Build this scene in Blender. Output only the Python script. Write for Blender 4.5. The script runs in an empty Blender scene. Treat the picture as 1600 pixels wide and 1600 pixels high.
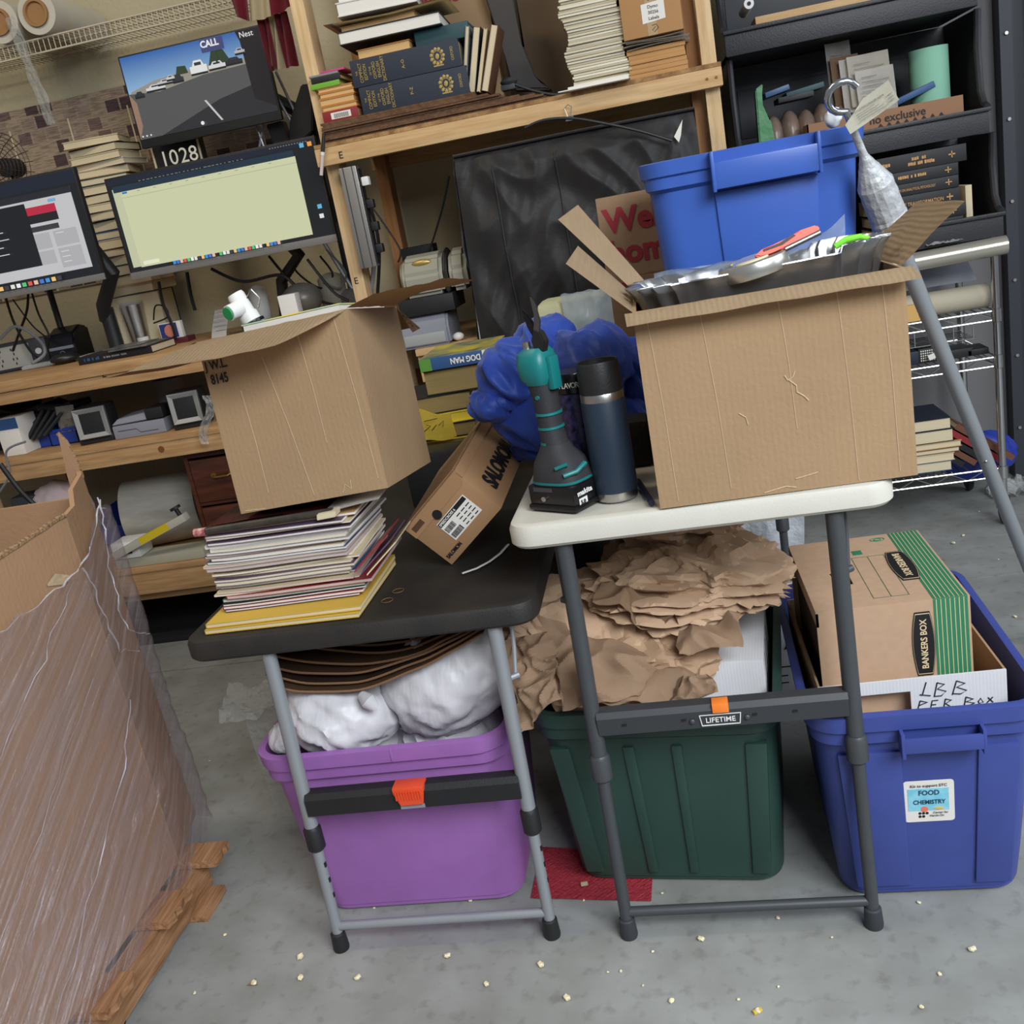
import bpy, bmesh, math, random
from mathutils import Vector, Matrix, Euler, noise
V = Vector
PI = math.pi
rad = math.radians
random.seed(7)
scene = bpy.context.scene
COL = scene.collection

# ------------------------------------------------------------------ camera
FPX = 1550.0
CAM_H = 1.32
p_, r_, y_ = rad(16.5), rad(10.7), rad(-10.3)
fw = V((math.sin(y_)*math.cos(p_), math.cos(y_)*math.cos(p_), -math.sin(p_)))
rx = V((math.cos(y_), -math.sin(y_), 0))
dn = fw.cross(rx)
RX = math.cos(r_)*rx + math.sin(r_)*dn
DN = -math.sin(r_)*rx + math.cos(r_)*dn
CAMPOS = V((0, 0, CAM_H))
cam_data = bpy.data.cameras.new('camera')
cam = bpy.data.objects.new('camera', cam_data)
COL.objects.link(cam)
m = Matrix((RX, -DN, -fw)).transposed().to_4x4()
m.translation = CAMPOS
cam.matrix_world = m
cam_data.sensor_width = 36
cam_data.lens = FPX/1600*36
cam_data.clip_start = 0.02
scene.camera = cam

# ------------------------------------------------------------------ world, light, exposure
world = bpy.data.worlds.new('world')
scene.world = world
world.use_nodes = True
bg = world.node_tree.nodes['Background']
bg.inputs[0].default_value = (0.90, 0.93, 1.0, 1)
bg.inputs[1].default_value = 0.24

def area_light(name, loc, target, size, size_y, power, color, spread=180):
    ld = bpy.data.lights.new(name, 'AREA')
    ld.shape = 'RECTANGLE'
    ld.size = size
    ld.size_y = size_y
    ld.energy = power
    ld.color = color
    ld.spread = math.radians(spread)
    o = bpy.data.objects.new(name, ld)
    COL.objects.link(o)
    o.location = loc
    d = V(target) - V(loc)
    o.rotation_euler = d.to_track_quat('-Z', 'Y').to_euler()
    return o

area_light('daylight_from_door', (1.7, -1.2, 3.0), (0.1, 1.45, 0.2), 2.4, 1.7, 112, (0.90, 0.95, 1.0), 120)
area_light('daylight_side', (3.6, 1.4, 2.2), (0.0, 2.0, 0.4), 2.4, 1.6, 46, (0.84, 0.92, 1.0))
area_light('ceiling_tube_light', (-1.7, 1.6, 3.4), (-1.5, 3.3, 1.0), 1.6, 0.3, 30, (1.0, 0.87, 0.66))

vs = scene.view_settings
vs.view_transform = 'Standard'
vs.look = 'None'
vs.exposure = -0.12
vs.gamma = 1.0
vs.use_curve_mapping = False

# ------------------------------------------------------------------ helpers
def PX(px, py, x=None, y=None, z=None):
    """world point seen at a photograph pixel on the plane x=, y= or z="""
    d = fw + RX*((px-800)/FPX) + DN*((py-800)/FPX)
    if y is not None: k = y/d.y
    elif z is not None: k = (z-CAM_H)/d.z
    else: k = x/d.x
    return CAMPOS + d*k

def lin(c):
    return tuple(((v/255)/12.92 if v/255 <= 0.04045 else ((v/255+0.055)/1.055)**2.4) for v in c)

MATS = {}
def mat(name, rgb, rough=0.6, metal=0.0, var=0.0, vscale=6.0, rgb2=None, bump=0.0, bscale=40.0, stretch=(1, 1, 1),
        spec=0.5, alpha=1.0, trans=0.0, emit=0.0, lines=None, detail=4.0, coat=0.0, sheen=0.0, ior=1.45, wave=None):
    if name in MATS: return MATS[name]
    m = bpy.data.materials.new(name)
    m.use_nodes = True
    nt = m.node_tree
    N, L = nt.nodes, nt.links
    b = N['Principled BSDF']
    c1 = (*lin(rgb), 1)
    b.inputs['Base Color'].default_value = c1
    b.inputs['Roughness'].default_value = rough
    b.inputs['Metallic'].default_value = metal
    b.inputs['Specular IOR Level'].default_value = spec
    b.inputs['Alpha'].default_value = alpha
    b.inputs['Transmission Weight'].default_value = trans
    b.inputs['IOR'].default_value = ior
    b.inputs['Coat Weight'].default_value = coat
    b.inputs['Sheen Weight'].default_value = sheen
    if emit > 0:
        b.inputs['Emission Color'].default_value = c1
        b.inputs['Emission Strength'].default_value = emit
    tc = N.new('ShaderNodeTexCoord')
    mp = N.new('ShaderNodeMapping')
    mp.inputs['Scale'].default_value = stretch
    L.new(tc.outputs['Object'], mp.inputs['Vector'])
    if var > 0 or rgb2:
        nz = N.new('ShaderNodeTexNoise')
        nz.inputs['Scale'].default_value = vscale
        nz.inputs['Detail'].default_value = detail
        nz.inputs['Roughness'].default_value = 0.6
        L.new(mp.outputs[0], nz.inputs['Vector'])
        cr = N.new('ShaderNodeValToRGB')
        cr.color_ramp.elements[0].position = 0.32
        cr.color_ramp.elements[1].position = 0.68
        cr.color_ramp.elements[0].color = (*lin(rgb2), 1) if rgb2 else tuple(v*(1-var) for v in c1[:3])+(1,)
        cr.color_ramp.elements[1].color = c1
        L.new(nz.outputs[0], cr.inputs[0])
        L.new(cr.outputs[0], b.inputs['Base Color'])
        if emit > 0: L.new(cr.outputs[0], b.inputs['Emission Color'])
    if bump > 0:
        bn = N.new('ShaderNodeTexNoise')
        bn.inputs['Scale'].default_value = bscale
        bn.inputs['Detail'].default_value = 3.0
        L.new(mp.outputs[0], bn.inputs['Vector'])
        bp = N.new('ShaderNodeBump')
        bp.inputs['Strength'].default_value = bump
        bp.inputs['Distance'].default_value = 0.01
        L.new(bn.outputs[0], bp.inputs['Height'])
        L.new(bp.outputs[0], b.inputs['Normal'])
        last = bp
    else: last = None
    if wave:
        wv = N.new('ShaderNodeTexWave')
        wv.bands_direction = wave[0]
        wv.inputs['Scale'].default_value = wave[1]
        wv.inputs['Distortion'].default_value = wave[3] if len(wave) > 3 else 0.3
        L.new(tc.outputs['Object'], wv.inputs['Vector'])
        b2 = N.new('ShaderNodeBump')
        b2.inputs['Strength'].default_value = wave[2]
        b2.inputs['Distance'].default_value = 0.004
        L.new(wv.outputs[1], b2.inputs['Height'])
        if last: L.new(last.outputs[0], b2.inputs['Normal'])
        L.new(b2.outputs[0], b.inputs['Normal'])
    MATS[name] = m
    return m

class MB:
    """collects shapes into one mesh; mi = material slot"""
    def __init__(s):
        s.bm = bmesh.new()
        s.mi = 0
    def _tag(s, faces, mi=None):
        for f in faces: f.material_index = s.mi if mi is None else mi
    def hexa(s, pts, mi=None, bev=0):
        """8 corners: bottom loop 4, top loop 4"""
        vs = [s.bm.verts.new(p) for p in pts]
        fs = [s.bm.faces.new([vs[i] for i in q]) for q in ((3,2,1,0),(4,5,6,7),(0,1,5,4),(1,2,6,5),(2,3,7,6),(3,0,4,7))]
        s._tag(fs, mi)
        if bev > 0:
            es = list({e for f in fs for e in f.edges})
            r = bmesh.ops.bevel(s.bm, geom=es, offset=bev, segments=2, affect='EDGES', profile=0.6)
            s._tag(r['faces'], mi)
        return fs
    def box(s, c, d, R=None, bev=0, mi=None):
        c = V(c); hx, hy, hz = d[0]/2, d[1]/2, d[2]/2
        P = [V(q) for q in ((-hx,-hy,-hz),(hx,-hy,-hz),(hx,hy,-hz),(-hx,hy,-hz),(-hx,-hy,hz),(hx,-hy,hz),(hx,hy,hz),(-hx,hy,hz))]
        if R is not None: P = [R @ q for q in P]
        return s.hexa([c+q for q in P], mi, bev)
    def b2(s, lo, hi, bev=0, mi=None):
        lo, hi = V(lo), V(hi)
        return s.box((lo+hi)/2, hi-lo, None, bev, mi)
    def cyl(s, a, b, r, r2=None, n=20, cap=True, mi=None):
        s.tube([a, b], [r, r if r2 is None else r2], n, cap, mi)
    def tube(s, pts, r, n=10, cap=True, mi=None, closed=False, flat=1.0):
        pts = [V(p) for p in pts]
        rs = r if isinstance(r, (list, tuple)) else [r]*len(pts)
        rings = []
        up = None
        for i, p in enumerate(pts):
            if closed: t = pts[(i+1) % len(pts)]-pts[i-1]
            else: t = (pts[min(i+1, len(pts)-1)]-pts[max(i-1, 0)])
            t.normalize()
            if up is None:
                up = V((0,0,1)) if abs(t.z) < 0.9 else V((0,1,0))
            a = (up - t*up.dot(t)).normalized()
            up = a
            b = t.cross(a)
            rings.append([s.bm.verts.new(p+(a*math.cos(2*PI*k/n)*flat+b*math.sin(2*PI*k/n))*rs[i]) for k in range(n)])
        fs = []
        m_ = len(rings)
        for i in range(m_ if closed else m_-1):
            A, B = rings[i], rings[(i+1) % m_]
            for k in range(n):
                fs.append(s.bm.faces.new((A[k], A[(k+1)%n], B[(k+1)%n], B[k])))
        if cap and not closed:
            fs.append(s.bm.faces.new(list(reversed(rings[0]))))
            fs.append(s.bm.faces.new(rings[-1]))
        s._tag(fs, mi)
    def lathe(s, prof, o=(0,0,0), n=32, R=None, mi=None):
        o = V(o)
        rings = []
        for r, z in prof:
            ring = []
            for k in range(n):
                q = V((r*math.cos(2*PI*k/n), r*math.sin(2*PI*k/n), z))
                if R is not None: q = R @ q
                ring.append(s.bm.verts.new(o+q))
            rings.append(ring)
        fs = []
        for A, B in zip(rings, rings[1:]):
            for k in range(n): fs.append(s.bm.faces.new((A[k], A[(k+1)%n], B[(k+1)%n], B[k])))
        if prof[0][0] > 1e-4: fs.append(s.bm.faces.new(list(reversed(rings[0]))))
        if prof[-1][0] > 1e-4: fs.append(s.bm.faces.new(rings[-1]))
        s._tag(fs, mi)
    def prism(s, pts, ext, bev=0, mi=None):
        """polygon extruded by vector ext"""
        ext = V(ext)
        a = [s.bm.verts.new(V(p)) for p in pts]
        b = [s.bm.verts.new(V(p)+ext) for p in pts]
        n = len(a)
        fs = [s.bm.faces.new(a), s.bm.faces.new(list(reversed(b)))]
        for i in range(n): fs.append(s.bm.faces.new((a[(i+1)%n], a[i], b[i], b[(i+1)%n])))
        s._tag(fs, mi)
        if bev > 0:
            r = bmesh.ops.bevel(s.bm, geom=list({e for f in fs for e in f.edges}), offset=bev, segments=2, affect='EDGES')
            s._tag(r['faces'], mi)
    def grid(s, fn, nu, nv, mi=None, thick=0.0):
        vs = [[s.bm.verts.new(fn(i/nu, j/nv)) for i in range(nu+1)] for j in range(nv+1)]
        fs = []
        for j in range(nv):
            for i in range(nu):
                fs.append(s.bm.faces.new((vs[j][i], vs[j][i+1], vs[j+1][i+1], vs[j+1][i])))
        s._tag(fs, mi)
        if thick:
            bmesh.ops.solidify(s.bm, geom=fs, thickness=thick)
    def ico(s, c, rad3, sub=3, fn=None, mi=None, R=None):
        r = bmesh.ops.create_icosphere(s.bm, subdivisions=sub, radius=1.0)
        vs = r['verts']
        for v in vs:
            q = v.co.copy()
            k = fn(q) if fn else 1.0
            w = V((q.x*rad3[0]*k, q.y*rad3[1]*k, q.z*rad3[2]*k))
            if R is not None: w = R @ w
            v.co = V(c)+w
        s._tag({f for v in vs for f in v.link_faces}, mi)
    def rrect_tub(s, o, w0, d0, w1, d1, h, r, t=0.004, rim=None, mi=None, R=None, nc=6):
        """open tub with rounded rectangular plan, outer wall, inner wall, floor"""
        def loop(w, d, rr, z):
            out = []
            for cx, cy, a0 in ((1,1,0),(-1,1,90),(-1,-1,180),(1,-1,270)):
                for k in range(nc+1):
                    a = rad(a0+90*k/nc)
                    out.append(V((cx*(w/2-rr)+rr*math.cos(a), cy*(d/2-rr)+rr*math.sin(a), z)))
            return out
        secs = [loop(w0-2*r*0.35, d0-2*r*0.35, r*0.8, 0), loop(w0, d0, r, r*0.35)]
        for k in range(1, 5):
            f = k/4*0.84
            secs.append(loop(w0+(w1-w0)*f, d0+(d1-d0)*f, r, h*f))
        rm = rim or 0.016
        secs += [loop(w1-0.004, d1-0.004, r, h*0.845), loop(w1+0.010, d1+0.010, r, h*0.86), loop(w1+0.012, d1+0.012, r, h*0.915),
                 loop(w1+2*rm, d1+2*rm, r+rm, h*0.925), loop(w1+2*rm+.004, d1+2*rm+.004, r+rm, h*0.995), loop(w1+2*rm-.006, d1+2*rm-.006, r+rm, h),
                 loop(w1+0.002, d1+0.002, r, h), loop(w1-2*t, d1-2*t, r-t, h*0.93), loop(w0-2*t, d0-2*t, max(r-t,.004), t*2)]
        rings = []
        for sec in secs:
            rings.append([s.bm.verts.new(V(o)+(R @ q if R is not None else q)) for q in sec])
        fs = []
        n = len(rings[0])
        for A, B in zip(rings, rings[1:]):
            for k in range(n): fs.append(s.bm.faces.new((A[k], A[(k+1)%n], B[(k+1)%n], B[k])))
        fs.append(s.bm.faces.new(list(reversed(rings[0]))))
        fs.append(s.bm.faces.new(rings[-1]))
        s._tag(fs, mi)
    def build(s, name, mats, parent=None, sharp=32, flat=False, loc=None):
        me = bpy.data.meshes.new(name)
        bmesh.ops.recalc_face_normals(s.bm, faces=s.bm.faces[:])
        s.bm.to_mesh(me)
        s.bm.free()
        for k in (mats if isinstance(mats, (list, tuple)) else [mats]): me.materials.append(k)
        if not flat:
            for f in me.polygons: f.use_smooth = True
            me.set_sharp_from_angle(angle=rad(sharp))
        o = bpy.data.objects.new(name, me)
        COL.objects.link(o)
        if parent: o.parent = parent
        if loc is not None: o.location = loc
        return o

def tag(o, label=None, cat=None, group=None, kind=None):
    if label: o['label'] = label
    if cat: o['category'] = cat
    if group: o['group'] = group
    if kind: o['kind'] = kind
    return o

def thing(name, label, cat, loc=(0,0,0), rot=None, group=None):
    o = bpy.data.objects.new(name, None)
    COL.objects.link(o)
    o.empty_display_size = 0.05
    if rot is None: o.location = loc
    elif isinstance(rot, (int, float)):
        o.location = loc; o.rotation_euler = (0, 0, rot)
    else:
        M_ = rot.to_4x4(); M_.translation = V(loc); o.matrix_world = M_
    return tag(o, label, cat, group)

def struct(name, mb, m, **k):
    o = mb.build(name, m, **k); o['kind'] = 'structure'
    return o

def recenter(o):
    """move a free mesh's origin to the middle of its base"""
    me = o.data
    xs = [v.co.x for v in me.vertices]; ys = [v.co.y for v in me.vertices]; zs = [v.co.z for v in me.vertices]
    c = V(((min(xs)+max(xs))/2, (min(ys)+max(ys))/2, min(zs)))
    for v in me.vertices: v.co -= c
    o.location = o.matrix_world @ c if False else c
    return o

def single(name, mb, m, label, cat, group=None, **k):
    return recenter(tag(mb.build(name, m, **k), label, cat, group))

def clampz(o, lo=None, hi=None, xmin=None):
    for v in o.data.vertices:
        w = v.co+o.location
        if xmin is not None and w.x < xmin: continue
        if lo is not None and w.z < lo: v.co.z = lo-o.location.z+(w.z-lo)*.02
        if hi is not None and w.z > hi: v.co.z = hi-o.location.z+(w.z-hi)*.02
    return o

def text(s, size, m, parent, origin, xd, yd, name='lettering', align='LEFT', ext=0.0002, bold=0.0, sx=1.0):
    cu = bpy.data.curves.new('txt', 'FONT')
    cu.body = s; cu.size = size; cu.align_x = align; cu.extrude = ext; cu.offset = bold*size
    cu.resolution_u = 3
    t = bpy.data.objects.new('txt', cu)
    COL.objects.link(t)
    dg = bpy.context.evaluated_depsgraph_get()
    me = bpy.data.meshes.new_from_object(t.evaluated_get(dg))
    bpy.data.objects.remove(t)
    me.name = name
    me.materials.clear(); me.materials.append(m)
    xd = V(xd).normalized(); n = xd.cross(V(yd)).normalized(); yd = n.cross(xd)
    o0 = V(origin)
    for v in me.vertices: v.co = o0 + xd*v.co.x*sx + yd*v.co.y + n*(v.co.z+ext+0.0006)
    o = bpy.data.objects.new(name, me)
    COL.objects.link(o)
    if parent: o.parent = parent
    return o

def quadplate(mb, o, xd, yd, w, h, t=0.0005, mi=None):
    """thin plate lying on a surface: origin is lower-left, raised by t"""
    xd, yd = V(xd).normalized(), V(yd).normalized()
    n = xd.cross(yd)
    o = V(o)+n*0.0002
    mb.prism([o, o+xd*w, o+xd*w+yd*h, o+yd*h], n*t, mi=mi)

def dashes(parent, m_, o, w, h, seed=1, name='blurred_print'):
    """print too small to read: a row of uneven little marks"""
    r = random.Random(seed); mb = MB(); x_ = 0
    while x_ < w:
        k = h*r.uniform(.35, .8); 
        if r.random() > .18: quadplate(mb, V(o)+V((x_,0,h*r.uniform(0,.12))), X, Z, k*.8, h*r.uniform(.8,1), .0003)
        x_ += k
    return mb.build(name, m_, parent)
def nz(p, f=1.0, seed=0.0):
    return noise.noise(V((p[0]*f+seed, p[1]*f-seed*.7, p[2]*f+seed*.3)))
def facet(p, f, seed=0.0):
    d, pts = noise.voronoi(V((p[0]*f+seed, p[1]*f+seed, p[2]*f-seed)))
    return min(d[1]-d[0], 0.7)
ORD = ['zeroth','first','second','third','fourth','fifth','sixth','seventh','eighth','ninth','tenth','eleventh','twelfth','thirteenth','fourteenth','fifteenth','sixteenth','seventeenth','eighteenth','nineteenth','twentieth']
def ordi(n):
    if n <= 20: return ORD[n]
    t = {2:'twenty',3:'thirty',4:'forty',5:'fifty',6:'sixty',7:'seventy',8:'eighty'}[n//10]
    return t.replace('y','ieth') if n % 10 == 0 else t+'-'+ORD[n % 10]
X, Y, Z = V((1,0,0)), V((0,1,0)), V((0,0,1))

# ------------------------------------------------------------------ materials
CARD = mat('cardboard', (164,136,104), 0.85, var=0.10, vscale=5, bump=0.10, bscale=120, spec=0.15, wave=('X', 34, 0.045, 1.5))
CARD_DARK = mat('cardboard_aged', (150,122,98), 0.85, var=0.14, vscale=8, bump=0.12, bscale=90, spec=0.15)
CARD_LIGHT = mat('cardboard_inner', (194,170,138), 0.85, var=0.08, vscale=9, bump=0.1, bscale=120, spec=0.15, wave=('X', 38, 0.15))
CARD_EDGE = mat('cardboard_edge', (176,146,112), 0.9, rgb2=(96,70,48), vscale=160, spec=0.1)
CARD_SHOE = mat('shoebox_card', (160,124,90), 0.7, var=0.05, vscale=10, spec=0.2)
CARD_BANK = mat('bankers_card', (188,156,128), 0.85, var=0.08, vscale=60, spec=0.15)
WOOD = mat('pine_board', (212,180,134), 0.6, rgb2=(188,150,104), vscale=5, stretch=(1,14,14), detail=6, spec=0.25)
WOODZ = mat('pine_post', (220,192,150), 0.6, rgb2=(196,162,118), vscale=5, stretch=(14,14,1), detail=6, spec=0.25)
WOOD_DK = mat('desk_pine', (196,158,112), 0.55, rgb2=(160,120,80), vscale=5, stretch=(1,14,14), detail=6, spec=0.25)
WOOD_PAL = mat('pallet_wood', (178,136,100), 0.8, rgb2=(130,92,62), vscale=6, stretch=(12,1,12), detail=7, spec=0.15, bump=0.3, bscale=12)
WOOD_RED = mat('red_brown_wood', (96,52,34), 0.4, rgb2=(64,32,20), vscale=5, stretch=(1,10,10), detail=6)
BLACKP = mat('black_plastic', (34,34,35), 0.5, var=0.15, vscale=14, bump=0.08, bscale=300)
BLACKG = mat('black_gloss_plastic', (22,22,24), 0.25)
DARKG = mat('dark_grey_plastic', (60,62,66), 0.5)
GREYP = mat('grey_plastic', (134,136,146), 0.5)
BEIGEP = mat('beige_plastic', (176,172,152), 0.5)
WHITEP = mat('white_plastic', (226,226,222), 0.45)
WHITEM = mat('paper_white', (226,222,214), 0.8, spec=0.2)
PAPER_CR = mat('paper_cream', (214,200,168), 0.85, spec=0.15, var=0.08, vscale=30, stretch=(.3,.3,20))
PAPER_W = mat('paper_edges_white', (224,218,206), 0.85, spec=0.15, var=0.12, vscale=30, stretch=(.3,.3,30))
CHROME = mat('chrome', (205,205,205), 0.18, metal=1.0)
STEEL = mat('brushed_steel', (190,188,184), 0.3, metal=1.0, bump=0.05, bscale=200, stretch=(1,1,.05))
GREYTUBE = mat('grey_painted_tube', (150,154,158), 0.38, metal=0.35)
DKTUBE = mat('charcoal_painted_tube', (74,77,80), 0.42, metal=0.25, var=0.08, vscale=30)
WTABLE = mat('white_table_plastic', (202,199,187), 0.5, var=0.06, vscale=10, bump=0.05, bscale=260)
BTABLE = mat('black_table_plastic', (30,29,29), 0.6, rgb2=(43,39,35), vscale=9, bump=0.1, bscale=240)
ORANGE = mat('orange_plastic', (226,98,44), 0.45)
CABLE = mat('cable_rubber', (24,24,25), 0.5)
GCABLE = mat('grey_cable', (120,122,124), 0.5)
BLUEB = mat('blue_bin_plastic', (42,70,158), 0.4)
CREASE = mat('card_crease', (186,160,132), .85)
INK = mat('black_ink', (26,24,26), 0.6)
# ------------------------------------------------------------------ floor and walls
def concrete():
    m = bpy.data.materials.new('concrete'); m.use_nodes = True
    N, L = m.node_tree.nodes, m.node_tree.links
    b = N['Principled BSDF']; b.inputs['Roughness'].default_value = 0.62; b.inputs['Specular IOR Level'].default_value = 0.35
    tc = N.new('ShaderNodeTexCoord')
    def noi(scale, det, lo, hi, c0, c1):
        n = N.new('ShaderNodeTexNoise'); n.inputs['Scale'].default_value = scale; n.inputs['Detail'].default_value = det
        L.new(tc.outputs['Object'], n.inputs['Vector'])
        r = N.new('ShaderNodeValToRGB'); r.color_ramp.elements[0].position = lo; r.color_ramp.elements[1].position = hi
        r.color_ramp.elements[0].color = (*c0, 1); r.color_ramp.elements[1].color = (*c1, 1)
        L.new(n.outputs[0], r.inputs[0]); return r, n
    a, _ = noi(1.3, 5, 0.3, 0.7, lin((134,136,132)), lin((160,162,160)))
    b1, n1 = noi(7.0, 8, 0.35, 0.62, (0.80,0.79,0.77), (1,1,1))
    c, _ = noi(34, 6, 0.28, 0.45, (0.78,0.77,0.76), (1,1,1))
    def mul(p, q):
        x = N.new('ShaderNodeMix'); x.data_type = 'RGBA'; x.blend_type = 'MULTIPLY'; x.inputs[0].default_value = 1
        L.new(p, x.inputs[6]); L.new(q, x.inputs[7]); return x.outputs[2]
    o = mul(mul(a.outputs[0], b1.outputs[0]), c.outputs[0])
    L.new(o, b.inputs['Base Color'])
    bp = N.new('ShaderNodeBump'); bp.inputs['Strength'].default_value = 0.15; bp.inputs['Distance'].default_value = 0.01
    L.new(n1.outputs[0], bp.inputs['Height']); L.new(bp.outputs[0], b.inputs['Normal'])
    return m
CONC = concrete()
mb = MB()
# slabs with a narrow joint between them
mb.b2((-5, -3, -0.12), (5, 3.005, 0))
mb.b2((-5, 3.012, -0.12), (5, 4.6, 0))
mb.b2((-5, 3.0, -0.12), (5, 3.02, -0.006))
struct('floor', mb, CONC)
WALL = mat('painted_wall', (182,172,144), 0.9, var=0.06, vscale=3, bump=0.35, bscale=55, spec=0.2)
WALL_G = mat('shaded_grey_wall', (122,120,120), 0.9, var=0.05, vscale=3, bump=0.1, bscale=55, spec=0.2)  # shadow on the right stretch of wall is put into this grey
mb = MB(); mb.b2((-5, 4.0, 0), (0.30, 4.12, 3.0)); struct('wall_back', mb, WALL)
mb = MB(); mb.b2((0.30, 4.0, 0), (3.2, 4.12, 3.0)); struct('wall_right', mb, WALL_G)
mb = MB(); mb.b2((-5, 3.975, 0), (0.28, 3.999, 0.09)); struct('baseboard_back', mb, mat('baseboard_dark', (70,62,52), .7))
# roll-up door edge at the far right
DK = mat('dark_steel', (58,60,66), 0.5, metal=0.2)
mb = MB()
mb.b2((1.27, 3.93, 0), (1.31, 3.999, 3.0)); mb.b2((1.31, 3.96, 0), (1.37, 3.999, 3.0)); mb.b2((1.37, 3.9, 0), (1.41, 3.999, 3.0))
mb.b2((1.41, 3.95, 0), (2.9, 3.999, 2.9))
d = struct('door_1', mb, DK)
for k in range(10):
    mb = MB(); mb.cyl((1.29, 3.929, 0.2+k*0.28), (1.29, 3.922, 0.2+k*0.28), 0.006, n=10); mb.build('rivet', STEEL, d)

# ------------------------------------------------------------------ workbench (posts, beams, decks)
def board(name, parent, lo, hi, m, bev=0.003):
    b = MB(); b.b2(lo, hi, bev=bev); return b.build(name, m, parent)
YF = 3.25
bench = thing('workbench', 'long pine workbench with shelves below a desk top, along the back wall', 'workbench', (-1.9, YF, 0))
def L_(lo, hi): return (lo[0]+1.9, lo[1]-YF, lo[2]), (hi[0]+1.9, hi[1]-YF, hi[2])
for nm, lo, hi, m_ in (
    ('desktop', (-3.3,YF-.01,1.040), (-0.86,3.97,1.078), WOOD_DK),
    ('front_rail', (-3.3,YF,0.995), (-0.86,YF+.045,1.040), WOOD_DK),
    ('shelf', (-3.3,YF-.005,0.775), (-0.86,3.9,0.797), WOOD_DK),
    ('shelf_rail', (-3.3,YF,0.715), (-0.86,YF+.04,0.775), WOOD_DK),
    ('lower_shelf', (-3.3,YF-.005,0.30), (-0.86,3.9,0.322), WOOD_DK),
    ('lower_rail', (-3.3,YF,0.215), (-0.86,YF+.04,0.30), WOOD_DK),
    ('lower_rail', (-3.3,YF+.05,0.175), (-0.86,YF+.09,0.215), WOOD_DK),
    ('rear_rail', (-3.3,3.93,0.985), (-0.86,3.97,1.040), WOOD_DK),
    ('leg', (-0.90,YF+.05,0), (-0.86,YF+.14,0.994), WOODZ), ('leg', (-0.90,3.83,0), (-0.86,3.92,0.994), WOODZ),
    ('leg', (-2.62,YF+.05,0), (-2.58,YF+.14,0.994), WOODZ), ('leg', (-2.62,3.83,0), (-2.58,3.92,0.994), WOODZ)):
    a, b_ = L_(lo, hi); board(nm, bench, a, b_, m_)
for (px, py, n_) in ((160, 590, 'E'),):
    q = PX(px, py, y=YF-.001) - V((-1.9, YF, 0)); text(n_, 0.035, INK, bench, q, X, Z)
# dark knot on the shelf rail
q = PX(252, 702, y=YF) - V((-1.9, YF, 0))
mb = MB(); mb.cyl(q+V((0,.0,0)), q-V((0,.0012,0)), 0.012, n=14); mb.build('knot', mat('knot', (120,70,36), .6), bench)

# right bay board, lower than the desk
rb = thing('bench_board', 'raw OSB bench board to the right of the wooden post', 'board', (-0.4, 3.2, 0.93))
mb = MB(); mb.b2((-.40, 0, 0), (.62, .7, .022), bev=.002); mb.build('board', WOOD, rb)
mb = MB(); mb.b2((-.40, .02, -.09), (.62, .06, 0), bev=.002); mb.build('rail', WOOD, rb)
for x_ in (-.38, .58):
    mb = MB(); mb.b2((x_, .03, -.93), (x_+.04, .12, -.09)); mb.build('leg', WOODZ, rb)

# upper shelf frame: two posts in front, one behind, beam and deck
fr = thing('shelf_frame', 'bare pine shelf frame of posts and a high beam above the bench', 'shelf', (0, YF, 0))
xl = PX(485, 130, y=YF).x
mb = MB(); mb.b2((xl-.022, 0.04, 1.0785), (xl+.022, .13, 2.5), bev=.002); mb.build('post', WOODZ, fr)
q = PX(560, 1420/3.077, y=YF)-V((0,YF,0))
text('E', .03, INK, fr, V((xl-.012, .039, 1.19)), X, Z)
mb = MB(); mb.b2((xl-.005, .60, 1.0785), (xl+.04, .69, 2.5), bev=.002); mb.build('post', mat('post_brown', (176,128,82), .7, rgb2=(146,100,60), vscale=5, stretch=(14,14,1)), fr)
xr = PX(1105, 60, y=YF).x
mb = MB(); mb.b2((xr-.022, .02, .9525), (xr+.022, .06, 2.5), bev=.002); mb.build('post', WOODZ, fr)
mb = MB(); mb.b2((xr-.06, .08, .9525), (xr-.022, .17, 2.5), bev=.002); mb.build('post', mat('post_brown', (1,1,1)), fr)
mb = MB(); mb.b2((xl-.03, -.02, 1.565), (xr+.03, .02, 1.618), bev=.003); mb.build('beam', WOOD, fr)
mb = MB(); mb.b2((xl-.03, -.015, 1.619), (xr+.03, .70, 1.631)); mb.build('deck', mat('osb', (176,140,92), .8, rgb2=(120,84,50), vscale=30), fr)
mb = MB(); mb.b2((xl-.03, .66, 1.565), (xr+.03, .70, 1.618)); mb.build('beam', WOOD, fr)
text('E', .03, INK, fr, V((xl+.045, -.021, 1.578)), X, Z)
for dx in (-.015, .012):
    mb = MB(); mb.cyl((xr+dx, -.0205, 1.59), (xr+dx, -.0225, 1.59), .004, n=10); mb.build('screw', mat('screw_bronze', (110,80,40), .4, metal=.8), fr)
UZ = 1.631

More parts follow.
